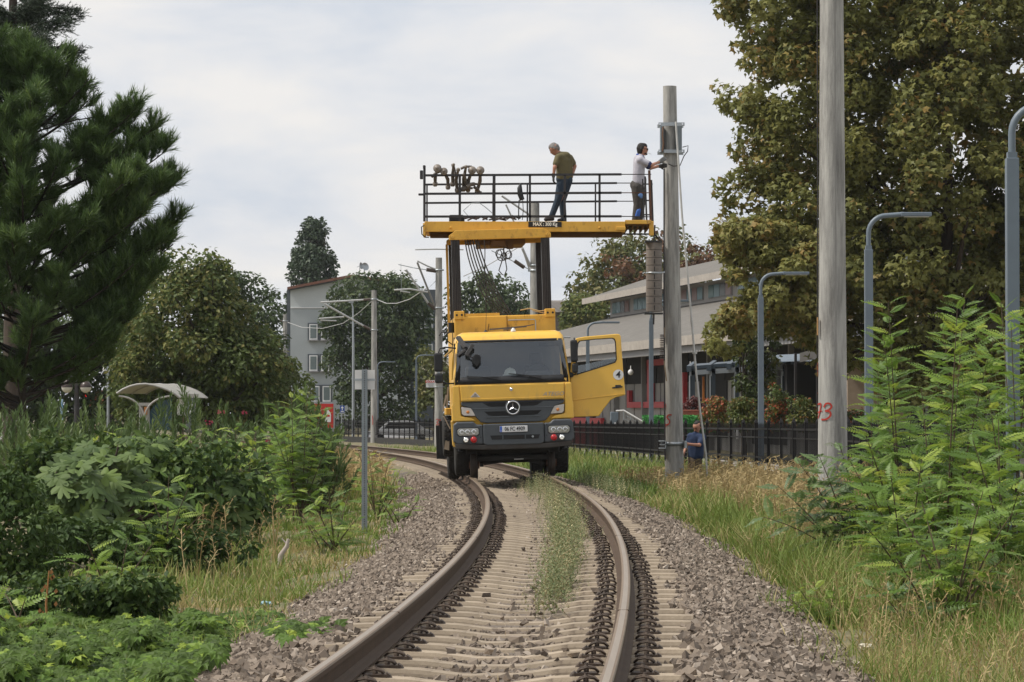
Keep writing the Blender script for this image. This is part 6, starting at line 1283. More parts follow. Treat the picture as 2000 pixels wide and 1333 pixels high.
def crown(name, d, poly, n, rr, leaves, tmpl, size, m, parent, thick=None, up=.45, seed=0, nobj=0, dens=None, squash=.8):
    """clumps of leaves filling a volume whose outline (at depth d) is poly in pixels; returns clump centres"""
    q = [(W(x, y, d).x, W(x, y, d).z) for x, y in poly]; Q = np.array(q); lo, hi = Q.min(0), Q.max(0)
    C = np.zeros((0, 2))
    while len(C) < n:
        p = RNG.uniform(lo, hi, (n*6, 2)); C = np.vstack([C, p[inpoly(p, q)]])
    if len(C) > n:
        C = C[:n*3]; keep = []; cell = math.sqrt((hi[0]-lo[0])*(hi[1]-lo[1])/n)*.55; seen = {}
        for i, c in enumerate(C):
            k_ = (int(c[0]/cell), int(c[1]/cell), int(RNG.integers(0, 2)))
            if k_ in seen: continue
            seen[k_] = 1; keep.append(i)
        rest_ = [i for i in range(len(C)) if i not in set(keep)]; C = C[(keep+rest_)[:n]]
    C = C[:n]; E = edist(C, q); th = thick or (hi[0]-lo[0])*.4
    r = np.minimum(RNG.uniform(rr[0], rr[1], n), E*.9+rr[0]*.45); mxe = max(E.max(), .01)
    y = d+RNG.uniform(-1, 1, n)*th*np.sqrt(np.clip(E/mxe, .02, 1)); cen = np.stack([C[:, 0], y, C[:, 1]], 1)
    w = r**2; cnt = np.maximum(3, (leaves*w/w.sum()).astype(int)); idx = np.repeat(np.arange(n), cnt); N_ = len(idx)
    dr = rdir(N_); rad = r[idx]*(RNG.uniform(.15, 1, N_)**.45); P = cen[idx]+dr*rad[:, None]*[1, 1, squash]
    nm_ = dr*.55+np.array([0, 0, up])+rdir(N_)*.65; tip = nrm(dr*.6+rdir(N_)*.6+[0, 0, -.55])
    Rm = frames(nm_, ref=np.cross(tip, nm_)+1e-6); S = size*RNG.uniform(.65, 1.25, N_)
    ct = RNG.random(n); tint = np.clip(ct[idx]*.55+RNG.random(N_)*.45, 0, .999)
    ob = np.zeros(N_, bool)
    if nobj:
        cand = np.argsort(P[:, 1]-RNG.random(N_)*th*.6)[:nobj]; ob[cand] = True
        lm = np_mesh('leaf', *tmpl, m)
        for i in cand:
            o = mobj('leaf', lm); o.matrix_world = Matrix.LocRotScale(Vector(P[i]), Matrix(Rm[i].tolist()), Vector([S[i]]*3)); o.location = Vector(P[i]); wparent(o, parent)
    o = mobj(name, scatter(name, *tmpl, P[~ob], Rm[~ob], S[~ob], m, tint[~ob])); wparent(o, parent); tag(o, kind='stuff')
    return cen, r
def trunk(parent, base, cen, r0, lean=0, nb=10, m=BARK, top=None, seed=1, fork=.45):
    """tapered trunk with limbs to some clump centres"""
    mb = MB(); base = Vector(base); c = cen.mean(0); zt = float(np.percentile(cen[:, 2], 88)) if top is None else top
    tp = Vector((base.x*.5+c[0]*.5 if lean else base.x, base.y, zt)); n = 8; pts = [base+(tp-base)*(i/n)+Vector((math.sin(i*1.7)*.06, math.cos(i*2.1)*.06, 0))*r0*3*(i > 0) for i in range(n+1)]; rr = [r0*(1.25 if i == 0 else 1-.85*i/n) for i in range(n+1)]; mb.tube(pts, rr, 10)
    ix = RNG.choice(len(cen), min(nb, len(cen)), replace=False)
    for i in ix:
        e = Vector(cen[i]); k = int(np.clip((e.z-base.z)/(zt-base.z)*fork*1.2*n, 2, n-1)); s = pts[k]; mid = (s+e)/2+Vector((0, 0, .12*(e-s).length)); mb.tube(bez(s, mid, e, 7), [rr[k]*.5*(1-.8*t/6)+.006 for t in range(7)], 7)
    o = mb.obj('trunk', m); wparent(o, parent); return o
def tree(name, label, d, basepx, poly, n, rr, leaves, tmpl, size, m, r0, group=None, **kw):
    g = gpt(basepx, d); t = empty(name, g, label=label, cat='tree', group=group); top = kw.pop('top', None); nb = kw.pop('nb', 12)
    cen, r = crown('crown', d, poly, n, rr, leaves, tmpl, size, m, t, **kw); trunk(t, g, cen, r0, nb=nb, top=top); return t, cen, r
M_PLANE = leafmat('plane_leaf', [(0, (.11, .12, .036)), (.35, (.16, .168, .048)), (.65, (.205, .203, .06)), (.9, (.245, .212, .066)), (.99, (.27, .18, .058))], trans=.28, rough=.55, spec=.25)
M_LIND = leafmat('linden_leaf', [(0, (.065, .095, .026)), (.55, (.10, .135, .037)), (.85, (.15, .17, .05)), (1, (.21, .195, .065))], trans=.26, spec=.2)
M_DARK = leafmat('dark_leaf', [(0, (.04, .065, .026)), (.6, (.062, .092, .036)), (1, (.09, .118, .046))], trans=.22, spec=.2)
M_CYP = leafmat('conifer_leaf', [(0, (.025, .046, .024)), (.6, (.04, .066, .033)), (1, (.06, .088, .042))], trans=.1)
M_PINE = leafmat('pine_needle', [(0, (.05, .092, .028)), (.5, (.082, .142, .039)), (1, (.13, .195, .055))], trans=.2, rough=.5)
M_ASH = leafmat('ash_leaf', [(0, (.065, .085, .022)), (.6, (.11, .125, .033)), (1, (.17, .15, .045))], trans=.22)
M_RED = leafmat('red_leaf', [(0, (.10, .06, .028)), (.5, (.155, .075, .036)), (1, (.20, .115, .048))], trans=.2)
M_PHOT = leafmat('photinia_leaf', [(0, (.05, .085, .02)), (.45, (.10, .13, .03)), (.7, (.16, .14, .035)), (.84, (.28, .10, .03)), (1, (.38, .08, .035))], trans=.2)
M_IVY = leafmat('ivy_leaf', [(0, (.035, .06, .015)), (.6, (.06, .085, .022)), (1, (.12, .12, .03))], trans=.15)

# --- plane tree on the right
tree('plane_tree', 'huge olive brown plane tree filling the upper right', 82, 1850, [(1425, -160), (1390, 40), (1400, 70), (1450, 105), (1440, 150), (1395, 165), (1402, 200), (1440, 235), (1425, 285), (1440, 325), (1412, 350), (1385, 362), (1420, 400), (1386, 435), (1400, 470), (1420, 500), (1480, 540), (1450, 575), (1385, 640), (1378, 680), (1410, 700), (1450, 655), (1480, 640), (1560, 670), (1600, 730), (1690, 735), (1740, 770), (1800, 825), (2150, 825), (2150, -160)], 820, (.28, .75), 98000, LEAF_P3, .175, M_PLANE, .26, thick=3.4, nobj=298, up=.35, nb=14)
crown('inner_foliage', 87, [(1480, -160), (1470, 60), (1480, 300), (1500, 520), (1600, 680), (1760, 790), (2150, 800), (2150, -160)], 160, (.5, 1.0), 9000, LEAF_P3, .33, M_PLANE, [o for o in COL.objects if o.name.startswith('plane_tree')][0], thick=1.5)
crown('drooping_boughs', 80, [(1386, 430), (1480, 420), (1620, 460), (1640, 700), (1590, 660), (1520, 610), (1470, 640), (1440, 690), (1378, 692), (1395, 620), (1440, 570), (1410, 520)], 90, (.22, .55), 11000, LEAF_P3, .175, M_PLANE, [o for o in COL.objects if o.name.startswith('plane_tree')][0], thick=1.6)
# --- small ivy-clad tree by the pergola
tree('ivy_tree', 'slim ivy covered tree in front of the pergola', 93, 1452, [(1432, 610), (1460, 590), (1500, 610), (1520, 660), (1515, 740), (1490, 800), (1470, 840), (1440, 840), (1448, 760), (1425, 750), (1440, 700), (1430, 650)], 50, (.18, .4), 3800, LEAF_D, .15, M_IVY, .09, thick=.9)
# --- red and green tree behind the shed
tB, cB, rB = tree('robinia_tree', 'tall green tree with rusty red boughs behind the shed roof', 228, 1230, [(1100, 660), (1106, 560), (1108, 530), (1135, 520), (1130, 480), (1150, 468), (1190, 470), (1240, 447), (1290, 450), (1335, 425), (1345, 428), (1330, 450), (1385, 480), (1398, 500), (1390, 540), (1330, 620), (1200, 660)], 150, (.5, 1.3), 9000, LEAF_D, .42, M_ASH, .35, thick=5)
qs = [(1290, 475), (1335, 500), (1380, 505), (1215, 520), (1262, 555)]
for k, (x, y) in enumerate(qs): crown('red_bough', 224, [(x-38, y-24), (x+30, y-28), (x+38, y+22), (x-30, y+28)], 9, (.4, .8), 260, LEAF_D, .4, M_RED, tB, thick=1.5)
crown('low_crown', 222, [(1096, 660), (1098, 600), (1120, 575), (1165, 580), (1190, 610), (1192, 660)], 40, (.4, .9), 2600, LEAF_D, .36, M_LIND, tB, thick=2)
# --- background trees
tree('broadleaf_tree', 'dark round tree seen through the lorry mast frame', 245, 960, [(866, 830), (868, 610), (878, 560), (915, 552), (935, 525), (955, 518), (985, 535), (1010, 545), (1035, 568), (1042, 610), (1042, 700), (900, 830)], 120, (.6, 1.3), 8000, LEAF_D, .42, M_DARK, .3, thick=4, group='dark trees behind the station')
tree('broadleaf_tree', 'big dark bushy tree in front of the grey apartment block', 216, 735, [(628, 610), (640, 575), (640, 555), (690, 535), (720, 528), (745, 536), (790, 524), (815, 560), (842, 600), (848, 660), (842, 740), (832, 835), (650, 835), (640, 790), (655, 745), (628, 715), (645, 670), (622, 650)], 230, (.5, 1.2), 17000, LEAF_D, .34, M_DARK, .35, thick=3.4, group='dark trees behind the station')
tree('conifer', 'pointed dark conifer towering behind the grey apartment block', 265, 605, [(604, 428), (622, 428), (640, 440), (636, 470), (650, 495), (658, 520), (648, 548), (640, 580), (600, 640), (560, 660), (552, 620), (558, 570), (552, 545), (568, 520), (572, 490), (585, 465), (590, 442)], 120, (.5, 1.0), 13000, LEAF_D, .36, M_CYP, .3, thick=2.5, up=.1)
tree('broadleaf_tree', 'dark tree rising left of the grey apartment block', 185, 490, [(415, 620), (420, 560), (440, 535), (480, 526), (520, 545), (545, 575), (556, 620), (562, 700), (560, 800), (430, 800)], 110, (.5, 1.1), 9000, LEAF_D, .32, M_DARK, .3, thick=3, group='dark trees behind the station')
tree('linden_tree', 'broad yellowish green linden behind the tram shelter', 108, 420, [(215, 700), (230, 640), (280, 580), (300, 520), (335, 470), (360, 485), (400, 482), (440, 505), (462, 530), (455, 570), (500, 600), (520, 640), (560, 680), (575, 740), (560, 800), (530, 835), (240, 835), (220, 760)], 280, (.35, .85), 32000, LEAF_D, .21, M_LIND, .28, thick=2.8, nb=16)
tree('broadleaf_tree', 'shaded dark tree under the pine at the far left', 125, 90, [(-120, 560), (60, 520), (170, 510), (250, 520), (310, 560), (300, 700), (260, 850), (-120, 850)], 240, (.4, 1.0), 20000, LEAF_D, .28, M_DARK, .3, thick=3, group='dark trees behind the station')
tree('broadleaf_tree', 'low tree between linden and oleanders', 150, 560, [(520, 835), (530, 720), (575, 700), (610, 740), (600, 835)], 30, (.4, .8), 2600, LEAF_D, .26, M_LIND, .15, thick=1.6, group='dark trees behind the station')
tree('broadleaf_tree', 'leafy tree beside the far lamp left of the lorry', 178, 850, [(812, 700), (830, 672), (860, 690), (885, 720), (880, 800), (850, 830), (815, 800)], 36, (.35, .8), 3000, LEAF_D, .26, M_ASH, .14, thick=1.6)
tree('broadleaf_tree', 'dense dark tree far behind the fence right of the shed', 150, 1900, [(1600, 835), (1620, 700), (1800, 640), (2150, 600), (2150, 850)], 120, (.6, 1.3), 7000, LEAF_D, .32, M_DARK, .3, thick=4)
# --- pine
def shoot_template(nn=22, L_=1.0, nl=.5, w=.055, ang=42):
    r = np.random.default_rng(3); V = []; Fs = []
    for i in range(nn):
        t = (i+.5)/nn*.9*L_; a = i*2.4; an = R(ang*(1-.35*i/nn)+r.uniform(-6, 6)); dv = np.array([math.cos(a)*math.sin(an), math.sin(a)*math.sin(an), math.cos(an)]); sv = np.array([-math.sin(a), math.cos(a), 0]); b = np.array([0, 0, t]); k = len(V)
        l = nl*r.uniform(.8, 1.15); V += [b-sv*w/2, b+sv*w/2, b+dv*l]; Fs.append((k, k+1, k+2))
    k = len(V); V += [(-.02, 0, -.15), (.02, 0, -.15), (0, 0, .8)]; Fs.append((k, k+1, k+2))
    return np.array(V, float), np.array(Fs)
SHOOT = shoot_template()
pine = empty('pine_tree', gpt(45, 58), label='big dark green pine with long needles at the left edge', cat='tree')
poly = [(-160, 90), (-60, 60), (20, 95), (95, 105), (120, 120), (185, 165), (175, 200), (205, 215), (260, 232), (300, 250), (320, 290), (342, 310), (335, 350), (345, 400), (345, 450), (330, 500), (300, 560), (262, 600), (245, 650), (215, 700), (130, 720), (40, 735), (-160, 740)]
q = [(W(x, y, 58).x, W(x, y, 58).z) for x, y in poly]; Q = np.array(q); gp = gpt(45, 58)
def along(poly, n):
    out = []; L_ = [math.dist(poly[i], poly[(i+1) % len(poly)]) for i in range(len(poly))]; tot = sum(L_)
    for k in range(n):
        t = tot*(k+random.random())/n; i = 0
        while t > L_[i]: t -= L_[i]; i += 1
        a, b = poly[i], poly[(i+1) % len(poly)]; u = t/L_[i]; out.append((a[0]+(b[0]-a[0])*u, a[1]+(b[1]-a[1])*u))
    return out
ends = [(x, 58+random.uniform(-.5, .5), z) for x, z in along(q, 46)]
C = RNG.uniform(Q.min(0), Q.max(0), (900, 2)); C = C[inpoly(C, q)][:105]; E = edist(C, q)
ends += [(c[0], 58+random.choice((-1, -1, 1))*random.uniform(.5, 1.9)*math.sqrt(min(1, e/1.4)), c[1]) for c, e in zip(C, E)]
P = []; dirs = []; pt = []; br = MB()
for e in ends:
    e = Vector(e); side = e-Vector((gp.x, 58, 0)); s0 = Vector((gp.x, 58, max(1.2, min(6.6, e.z-.35*math.hypot(side.x, side.y)-random.uniform(.1, .5))))); mid = s0.lerp(e, .6)+Vector((0, 0, -.12*(e-s0).length)); pts = bez(s0, mid, e, 12); br.tube(pts, [.03*(1-k/13)+.006 for k in range(12)], 5); tn0 = random.random()
    ln = (e-s0).length; nb_ = max(3, int(ln*5.5))
    for k in range(nb_):
        t = .38+.62*(k+random.random())/nb_; f_ = t*11; j_ = min(int(f_), 10); p = pts[j_].lerp(pts[j_+1], f_-j_); ax = (pts[j_+1]-pts[j_]).normalized()
        tw = (ax*.7+Vector((random.gauss(0, .7), random.gauss(0, .7), random.gauss(.35, .3)))).normalized(); tl = random.uniform(.15, .5)*(1.15-.5*t); br.tube([p, p+tw*tl], .007, 4)
        for w in range(13):
            u = .2+.8*(w+random.random())/13; pp = p+tw*tl*u; dv = (tw*.55+Vector((random.gauss(0, .42), random.gauss(0, .42), .75+random.gauss(0, .25)))).normalized(); P.append(tuple(pp)); dirs.append(tuple(dv)); pt.append(min(.99, max(0, tn0*.45+random.random()*.55)))
P = np.array(P); dirs = np.array(dirs); pt = np.array(pt); n = len(P); cen = np.array(ends)
bo_ = br.obj('branches', mat('dark_bark', (.035, .026, .02), (.02, .016, .013), rough=.95)); wparent(bo_, pine)
nob = np.argsort(P[:, 1]+np.where((P[:, 0]/P[:, 1]) < -.175, 50, 0)-RNG.random(n)*1.2)[:296]; ob = np.zeros(n, bool); ob[nob] = True
Rm = frames(dirs); S = RNG.uniform(.24, .38, n); sme = np_mesh('pine_shoot', *SHOOT, M_PINE)
for i in nob:
    o = mobj('pine_shoot', sme); o.location = P[i]; o.rotation_euler = Matrix(Rm[i].tolist()).to_euler(); o.scale = (S[i],)*3; wparent(o, pine)
o = mobj('crown', scatter('crown', *SHOOT, P[~ob], Rm[~ob], S[~ob], M_PINE, pt[~ob])); wparent(o, pine); tag(o, kind='stuff')
trunk(pine, gpt(45, 58), cen, .088, nb=1, m=MATS['dark_bark'], top=7.6, fork=.9)
# --- cedar behind the pine: layered flat boughs
ced = empty('cedar_tree', gpt(25, 74), label='cedar with level drooping boughs rising behind the pine', cat='tree')
mb = MB(); g = gpt(25, 74); mb.tube([g, (g.x, 74, 6), W(25, 60, 74), W(27, -150, 74)], [.28, .2, .12, .05], 10); P = []; Dd = []
boughs = [(155, 95, 0), (132, 38, -1), (150, 20, .4), (120, 130, .8), (-60, 60, .3), (-80, 20, -.5), (170, 160, -.6), (90, -20, 1), (-40, -30, .5), (110, -70, -.3), (-90, 110, .6), (90, 70, -1.6), (70, 30, 1.6), (150, 190, .3), (60, 150, -1.2), (-30, 160, 1.2), (130, 230, -.6), (60, 260, -1.5), (-50, 240, -1), (40, 100, -1.7), (0, 60, 1.8), (80, 0, -.9), (-20, 10, -1.4)]
for x, y, dd in boughs:
    e = W(x, y, 74+dd); s = Vector((g.x, 74, e.z-.25+random.uniform(-.1, .1))); mid = (s+e)/2+Vector((0, 0, .22)); pts = bez(s, mid, e, 14); mb.tube(pts, [.035*(1-t/15)+.006 for t in range(14)], 6)
    for i, p in enumerate(pts[2:], 2):
        for k in range(46):
            sd_ = Vector((random.gauss(0, .09), random.gauss(0, .30*(1-i/18)), random.gauss(0, .05)-.02-abs(random.gauss(0, .13)))); P.append(p+sd_); Dd.append(Vector((random.gauss(.5 if e.x > s.x else -.5, .4), random.gauss(0, .6), random.gauss(.15, .3))))
o = mb.obj('trunk', BARK); wparent(o, ced); P = np.array([tuple(p) for p in P]); Dd = np.array([tuple(p) for p in Dd]); CS = shoot_template(11, 1, .4, .1, 45)
o = mobj('crown', scatter('crown', *CS, P, frames(Dd), RNG.uniform(.13, .2, len(P)), leafmat('cedar_needle', [(0, (.02, .035, .02)), (.6, (.035, .055, .03)), (1, (.05, .075, .045))], trans=.05), RNG.random(len(P)))); wparent(o, ced); tag(o, kind='stuff')

# ------------------------------------------------------------------ shrubs
def gpx(px, py, h=0):
    d = 30
    for _ in range(30):
        X = (px-1000)/F*d; z = gz(X, min(d, 300))+h; d = max(8, min(200, .5*d+.5*(CAMZ-z)*F/max(py-797, 8)))
    X = (px-1000)/F*d; return Vector((X, d, gz(X, d)+h))
def frond(nl=11, seed=0, droop=.35, tilt=0):
    """pinnate leaf along +y, unit length, leaflets in pairs"""
    r = np.random.default_rng(seed); V = []; Fs = []
    for i in range(nl):
        t = .14+.86*i/(nl-1); c = np.array([0, t, -droop*t*t*.5+.05*t]); l = .20*math.sin(math.pi*(.18+.75*i/(nl-1)))+.03
        for sg in (-1, 1):
            k = len(V); ax = np.array([sg*.93, .36, -.18+r.uniform(-.18, .12)]); ax /= np.linalg.norm(ax); pr = np.array([-.34*sg, .93, 0])*l*.24; dz = np.array([0, 0, .012])
            V += [c, c+ax*l*.5+pr, c+ax*l-dz, c+ax*l*.5-pr]; Fs += [(k, k+1, k+2), (k, k+2, k+3)]
    k = len(V); c = np.array([0, 1, -droop*.5+.05]); V += [c, c+[.035, .08, -.02], c+[0, .16, -.05], c+[-.035, .08, -.02]]; Fs += [(k, k+1, k+2), (k, k+2, k+3)]
    for i in range(4):
        a, b = i/4, (i+1)/4; k = len(V); V += [(-.006, a, -droop*a*a*.5+.05*a), (.006, a, -droop*a*a*.5+.05*a), (.005, b, -droop*b*b*.5+.05*b), (-.005, b, -droop*b*b*.5+.05*b)]; Fs += [(k, k+1, k+2), (k, k+2, k+3)]
    return np.array(V), np.array(Fs)
M_ROB = leafmat('robinia_leaf', [(0, (.08, .15, .024)), (.5, (.125, .215, .033)), (.8, (.185, .28, .042)), (1, (.29, .36, .058))], trans=.34, rough=.45)
M_ROBG = leafmat('robinia_leaf_bluish', [(0, (.075, .13, .045)), (.6, (.11, .175, .06)), (1, (.15, .22, .07))], trans=.28, rough=.45)
FRM = [np_mesh('frond', *frond(11, s, dr_), M_ROB) for s, dr_ in ((1, .5), (2, .75), (3, 1.0), (4, .3))]
FRG = [np_mesh('frond', *frond(13, s, dr_), M_ROBG) for s, dr_ in ((5, .5), (6, .8))]
STEM = mat('green_brown_stem', (.10, .07, .04), (.07, .045, .03), rough=.7)
def robinia(base, stems, label, fl=(.26, .40), step=.055, meshes=FRM, group='robinia saplings on the verges', start=.18, cap=299, rad=.009):
    base = Vector(base); o = empty('robinia_sapling', base, label=label, cat='shrub', group=group); mb = MB(); cnt = 0; jobs = []
    for tip in stems:
        tip = Vector(tip); b = base+Vector((random.uniform(-.1, .1), random.uniform(-.1, .1), 0)); mid = b*.55+tip*.45+Vector((0, 0, (tip-b).length*random.uniform(.05, .2))); ln = (tip-b).length; n = 16; pts = bez(b, mid, tip, n); mb.tube(pts, [rad*(1.3-t/n) for t in range(n)], 5)
        k = int(ln*(1-start)/step); a0 = random.uniform(0, 6)
        for i in range(k):
            t = start+(1-start)*(i+.5)/k; f_ = t*(n-1); j = min(int(f_), n-2); p = pts[j].lerp(pts[j+1], f_-j); tn = (pts[j+1]-pts[j]).normalized(); a = a0+i*2.5
            x = tn.cross(Vector((0, 0, 1)));  x = x.normalized() if x.length > .05 else Vector((1, 0, 0)); y = tn.cross(x); side = x*math.cos(a)+y*math.sin(a); dv = (side*Vector((1, 1, .45))+tn*(.05+.45*t*t)+Vector((0, 0, .22))).normalized(); jobs.append((p, dv, random.uniform(*fl)*(1.05-.45*t**3)))
    random.shuffle(jobs)
    for p, dv, l in jobs[:cap]:
        up = Vector((random.uniform(-.3, .3), random.uniform(-.8, .1), 1)); xx = dv.cross(up).normalized(); zz = xx.cross(dv)
        M = Matrix((xx, dv, zz)).transposed(); f_ = mobj('frond', random.choice(meshes)); f_.location = p; f_.rotation_euler = M.to_euler(); f_.scale = (l, l, l); wparent(f_, o)
    s = mb.obj('stems', STEM); wparent(s, o); return o
def tips(d, lst, jit=.5): return [W(x, y, d+random.uniform(-jit, jit)) for x, y in lst]
# right verge
d = 29
robinia(gpt(1850, d), tips(d, [(1885, 575), (1870, 600), (1800, 760), (1930, 700), (1850, 820), (1900, 900), (1780, 880), (1860, 950), (1945, 820)]), 'tallest robinia sapling in the middle of the right thicket', step=.05)
robinia(gpt(1770, d+1), tips(d+1, [(1735, 590), (1725, 650), (1745, 760), (1690, 850), (1720, 940), (1780, 800), (1660, 900), (1740, 1040), (1690, 1020)]), 'robinia sapling with leaning top beside the lamp post', step=.05)
robinia(gpt(1985, d-1), tips(d-1, [(1955, 590), (1975, 640), (2020, 600), (1930, 760), (1990, 850), (1960, 960), (2030, 780), (1920, 1020), (1985, 1080)]), 'robinia sapling at the right edge of the picture', step=.05)
robinia(gpt(1690, d+3), tips(d+3, [(1600, 890), (1640, 870), (1560, 905), (1520, 950), (1490, 1010), (1560, 1000), (1650, 950), (1620, 1030), (1700, 900), (1580, 960)]), 'low blue green robinia arching left in front of the numbered pole', meshes=FRG, fl=(.30, .46), step=.06)
robinia(gpt(1840, d-5), tips(d-5, [(1760, 1010), (1800, 980), (1870, 1010), (1920, 960), (1980, 1000), (1840, 1060), (1900, 1090), (1750, 1090), (1960, 1090)]), 'shaded robinia at the foot of the right thicket', step=.055)
g = gpx(1600, 1230); robinia(g, [W(1535, 1165, g.y), W(1560, 1150, g.y), W(1590, 1140, g.y), W(1630, 1150, g.y), W(1660, 1185, g.y), W(1545, 1195, g.y), W(1610, 1190, g.y)], 'small bright green robinia seedling at the ballast edge', fl=(.13, .2), step=.035, rad=.005)
g = gpx(1760, 1230); robinia(g, [W(1700, 1145, g.y), W(1740, 1155, g.y), W(1800, 1170, g.y)], 'single arching robinia shoot in the right grass', fl=(.2, .3), step=.06, meshes=FRG, rad=.006)
for bpx, dd, tl, lab in ((1900, 31, [(1840, 640), (1905, 620), (1820, 700), (1880, 740), (1940, 660), (1800, 820), (1860, 880), (1930, 880), (1890, 980)], 'robinia sapling at the back of the right thicket'), (1720, 31.5, [(1715, 700), (1700, 790), (1750, 720), (1770, 860), (1680, 930), (1650, 980), (1760, 960), (1720, 880)], 'bushy robinia on the left flank of the right thicket'), (1960, 26.5, [(1900, 860), (1950, 820), (2010, 880), (1880, 930), (1990, 960), (1930, 1000), (1960, 1060), (2020, 1060)], 'robinia sapling low at the right edge'), (1780, 26, [(1700, 960), (1740, 930), (1800, 900), (1840, 960), (1690, 1030), (1770, 1060), (1830, 1080), (1720, 1100)], 'robinia sapling in front of the thicket centre')):
    robinia(gpt(bpx, dd), tips(dd, tl, .4), lab, (.28, .44), step=.055)
# left verge
for bpx, d, tl, lab, fl in ((395, 42, [(330, 850), (370, 835), (420, 840), (470, 870), (490, 915), (440, 880), (350, 900), (400, 930), (310, 880), (480, 950)], 'bright robinia bush between the two fig bushes', (.26, .4)),
        (580, 47, [(540, 790), (570, 775), (600, 770), (630, 800), (650, 850), (560, 840), (620, 870), (530, 830), (600, 920), (645, 920), (560, 900)], 'robinia bush standing in front of the oleanders left of the sign post', (.26, .4)),
        (640, 37.5, [(600, 960), (640, 950), (680, 970), (700, 1010), (590, 1010), (570, 980), (650, 1030), (690, 1050), (620, 1050)], 'low robinia sapling just left of the sign post foot', (.2, .34)),
        (215, 26.5, [(130, 1090), (170, 1060), (250, 1050), (300, 1060), (230, 1100), (150, 1140), (280, 1120), (200, 1160), (100, 1180), (60, 1200)], 'robinia sapling growing above the creeper carpet', (.24, .36)),
        (40, 24, [(10, 1160), (50, 1170), (90, 1200), (-20, 1190), (30, 1230)], 'robinia sapling at the lower left edge', (.24, .36)),
        (735, 49, [(700, 885), (720, 880), (760, 900), (775, 930), (705, 940), (790, 945)], 'sparse robinia sapling just right of the sign post', (.2, .32)),
        (780, 46, [(740, 975), (780, 965), (820, 975), (760, 990)], 'flat robinia seedling on the ballast edge right of the sign post', (.16, .24)),
        (330, 33, [(290, 960), (330, 930), (370, 950), (400, 1000), (300, 1020), (350, 1040), (270, 1000), (390, 1050)], 'robinia sapling in the dark gap below the fig bushes', (.22, .34)),
        (560, 50, [(520, 850), (545, 815), (585, 815), (615, 840), (500, 880), (590, 880), (640, 880), (550, 930)], 'robinia bush tucked under the right oleander', (.26, .4)),
        (470, 46, [(430, 850), (460, 830), (500, 840), (520, 880), (450, 900), (490, 930)], 'feathery robinia right of the shelter', (.26, .4)),
        (230, 42, [(180, 860), (220, 840), (260, 860), (290, 890), (200, 900), (250, 920)], 'robinia showing between the figs', (.24, .36)),
        (505, 44, [(470, 960), (500, 930), (540, 940), (530, 980), (560, 960), (480, 990)], 'dark robinia clump above the small fig', (.22, .34))):
    robinia(gpt(bpx, d), tips(d, tl, .4), lab, fl, step=.06)
# oleanders
def oleander_shoot(seed):
    r = np.random.default_rng(seed); V = []; Fs = []
    for i in range(22):
        t = .2+.8*i/21; a = i*2.2; el = R(35+35*t+r.uniform(-10, 10)); dv = np.array([math.cos(a)*math.cos(el), math.sin(a)*math.cos(el), math.sin(el)]); sv = np.array([-math.sin(a), math.cos(a), 0]); l = .30*r.uniform(.8, 1.1); b = np.array([0, 0, t*.8]); k = len(V)
        V += [b, b+dv*l*.5+sv*.028, b+dv*l+[0, 0, -.03], b+dv*l*.5-sv*.028]; Fs += [(k, k+1, k+2), (k, k+2, k+3)]
    k = len(V); V += [(-.008, 0, -.4), (.008, 0, -.4), (0, 0, .9), (0, .008, -.4)]; Fs += [(k, k+1, k+2), (k, k+3, k+2)]
    return np.array(V), np.array(Fs)
M_OLE = leafmat('oleander_leaf', [(0, (.058, .098, .032)), (.6, (.098, .15, .048)), (1, (.145, .20, .068))], trans=.2, rough=.5, spec=.3)
OLM = [np_mesh('leafy_shoot', *oleander_shoot(s), M_OLE) for s in range(3)]
PINK = mat('pink_petal', (.62, .10, .17), (.5, .07, .13), rough=.6)
def oleander(px, d, topy, wpx, label, n=52, fl=()):
    n = int(n*1.7); g = gpt(px, d); H = W(px, topy-16, d).z; wd_ = wpx/2*d/F*1.12; o = empty('oleander_bush', g, label=label, cat='shrub', group='oleanders in the left hedge'); mb = MB()
    for i in range(n):
        a = random.uniform(0, 6.28); q = math.sqrt(random.random()); x, y = math.cos(a)*q*wd_, math.sin(a)*q*wd_*.9; z = g.z+(H-g.z)*(1-.35*q*q)*random.uniform(.4, 1)-.35; sc = random.uniform(.42, .62)
        s = mobj('leafy_shoot', OLM[i % 3]); s.location = (g.x+x, g.y+y, z); s.rotation_euler = (-y/wd_*.45+random.uniform(-.2, .2), x/wd_*.5+random.uniform(-.2, .2), random.uniform(0, 6)); s.scale = (sc, sc, sc); wparent(s, o)
        if i % 3 == 0: mb.tube([g, (g.x+x*.7, g.y+y*.7, (g.z+z)/2), (g.x+x, g.y+y, z)], .012, 5)
    s = mb.obj('stems', STEM); wparent(s, o)
    for fx, fy in fl:
        for k in range(6):
            c = W(fx+random.uniform(-7, 7), fy+random.uniform(-4, 4), d-wd_*.9); mb = MB()
            for j in range(5): a = j*1.257; mb.add([c, c+Vector((math.cos(a-.4)*.014, -.006, math.sin(a-.4)*.014)), c+Vector((math.cos(a)*.022, 0, math.sin(a)*.022)), c+Vector((math.cos(a+.4)*.014, -.006, math.sin(a+.4)*.014))], [(0, 1, 2), (0, 2, 3)])
            f_ = mb.obj('flower', PINK); wparent(f_, o)
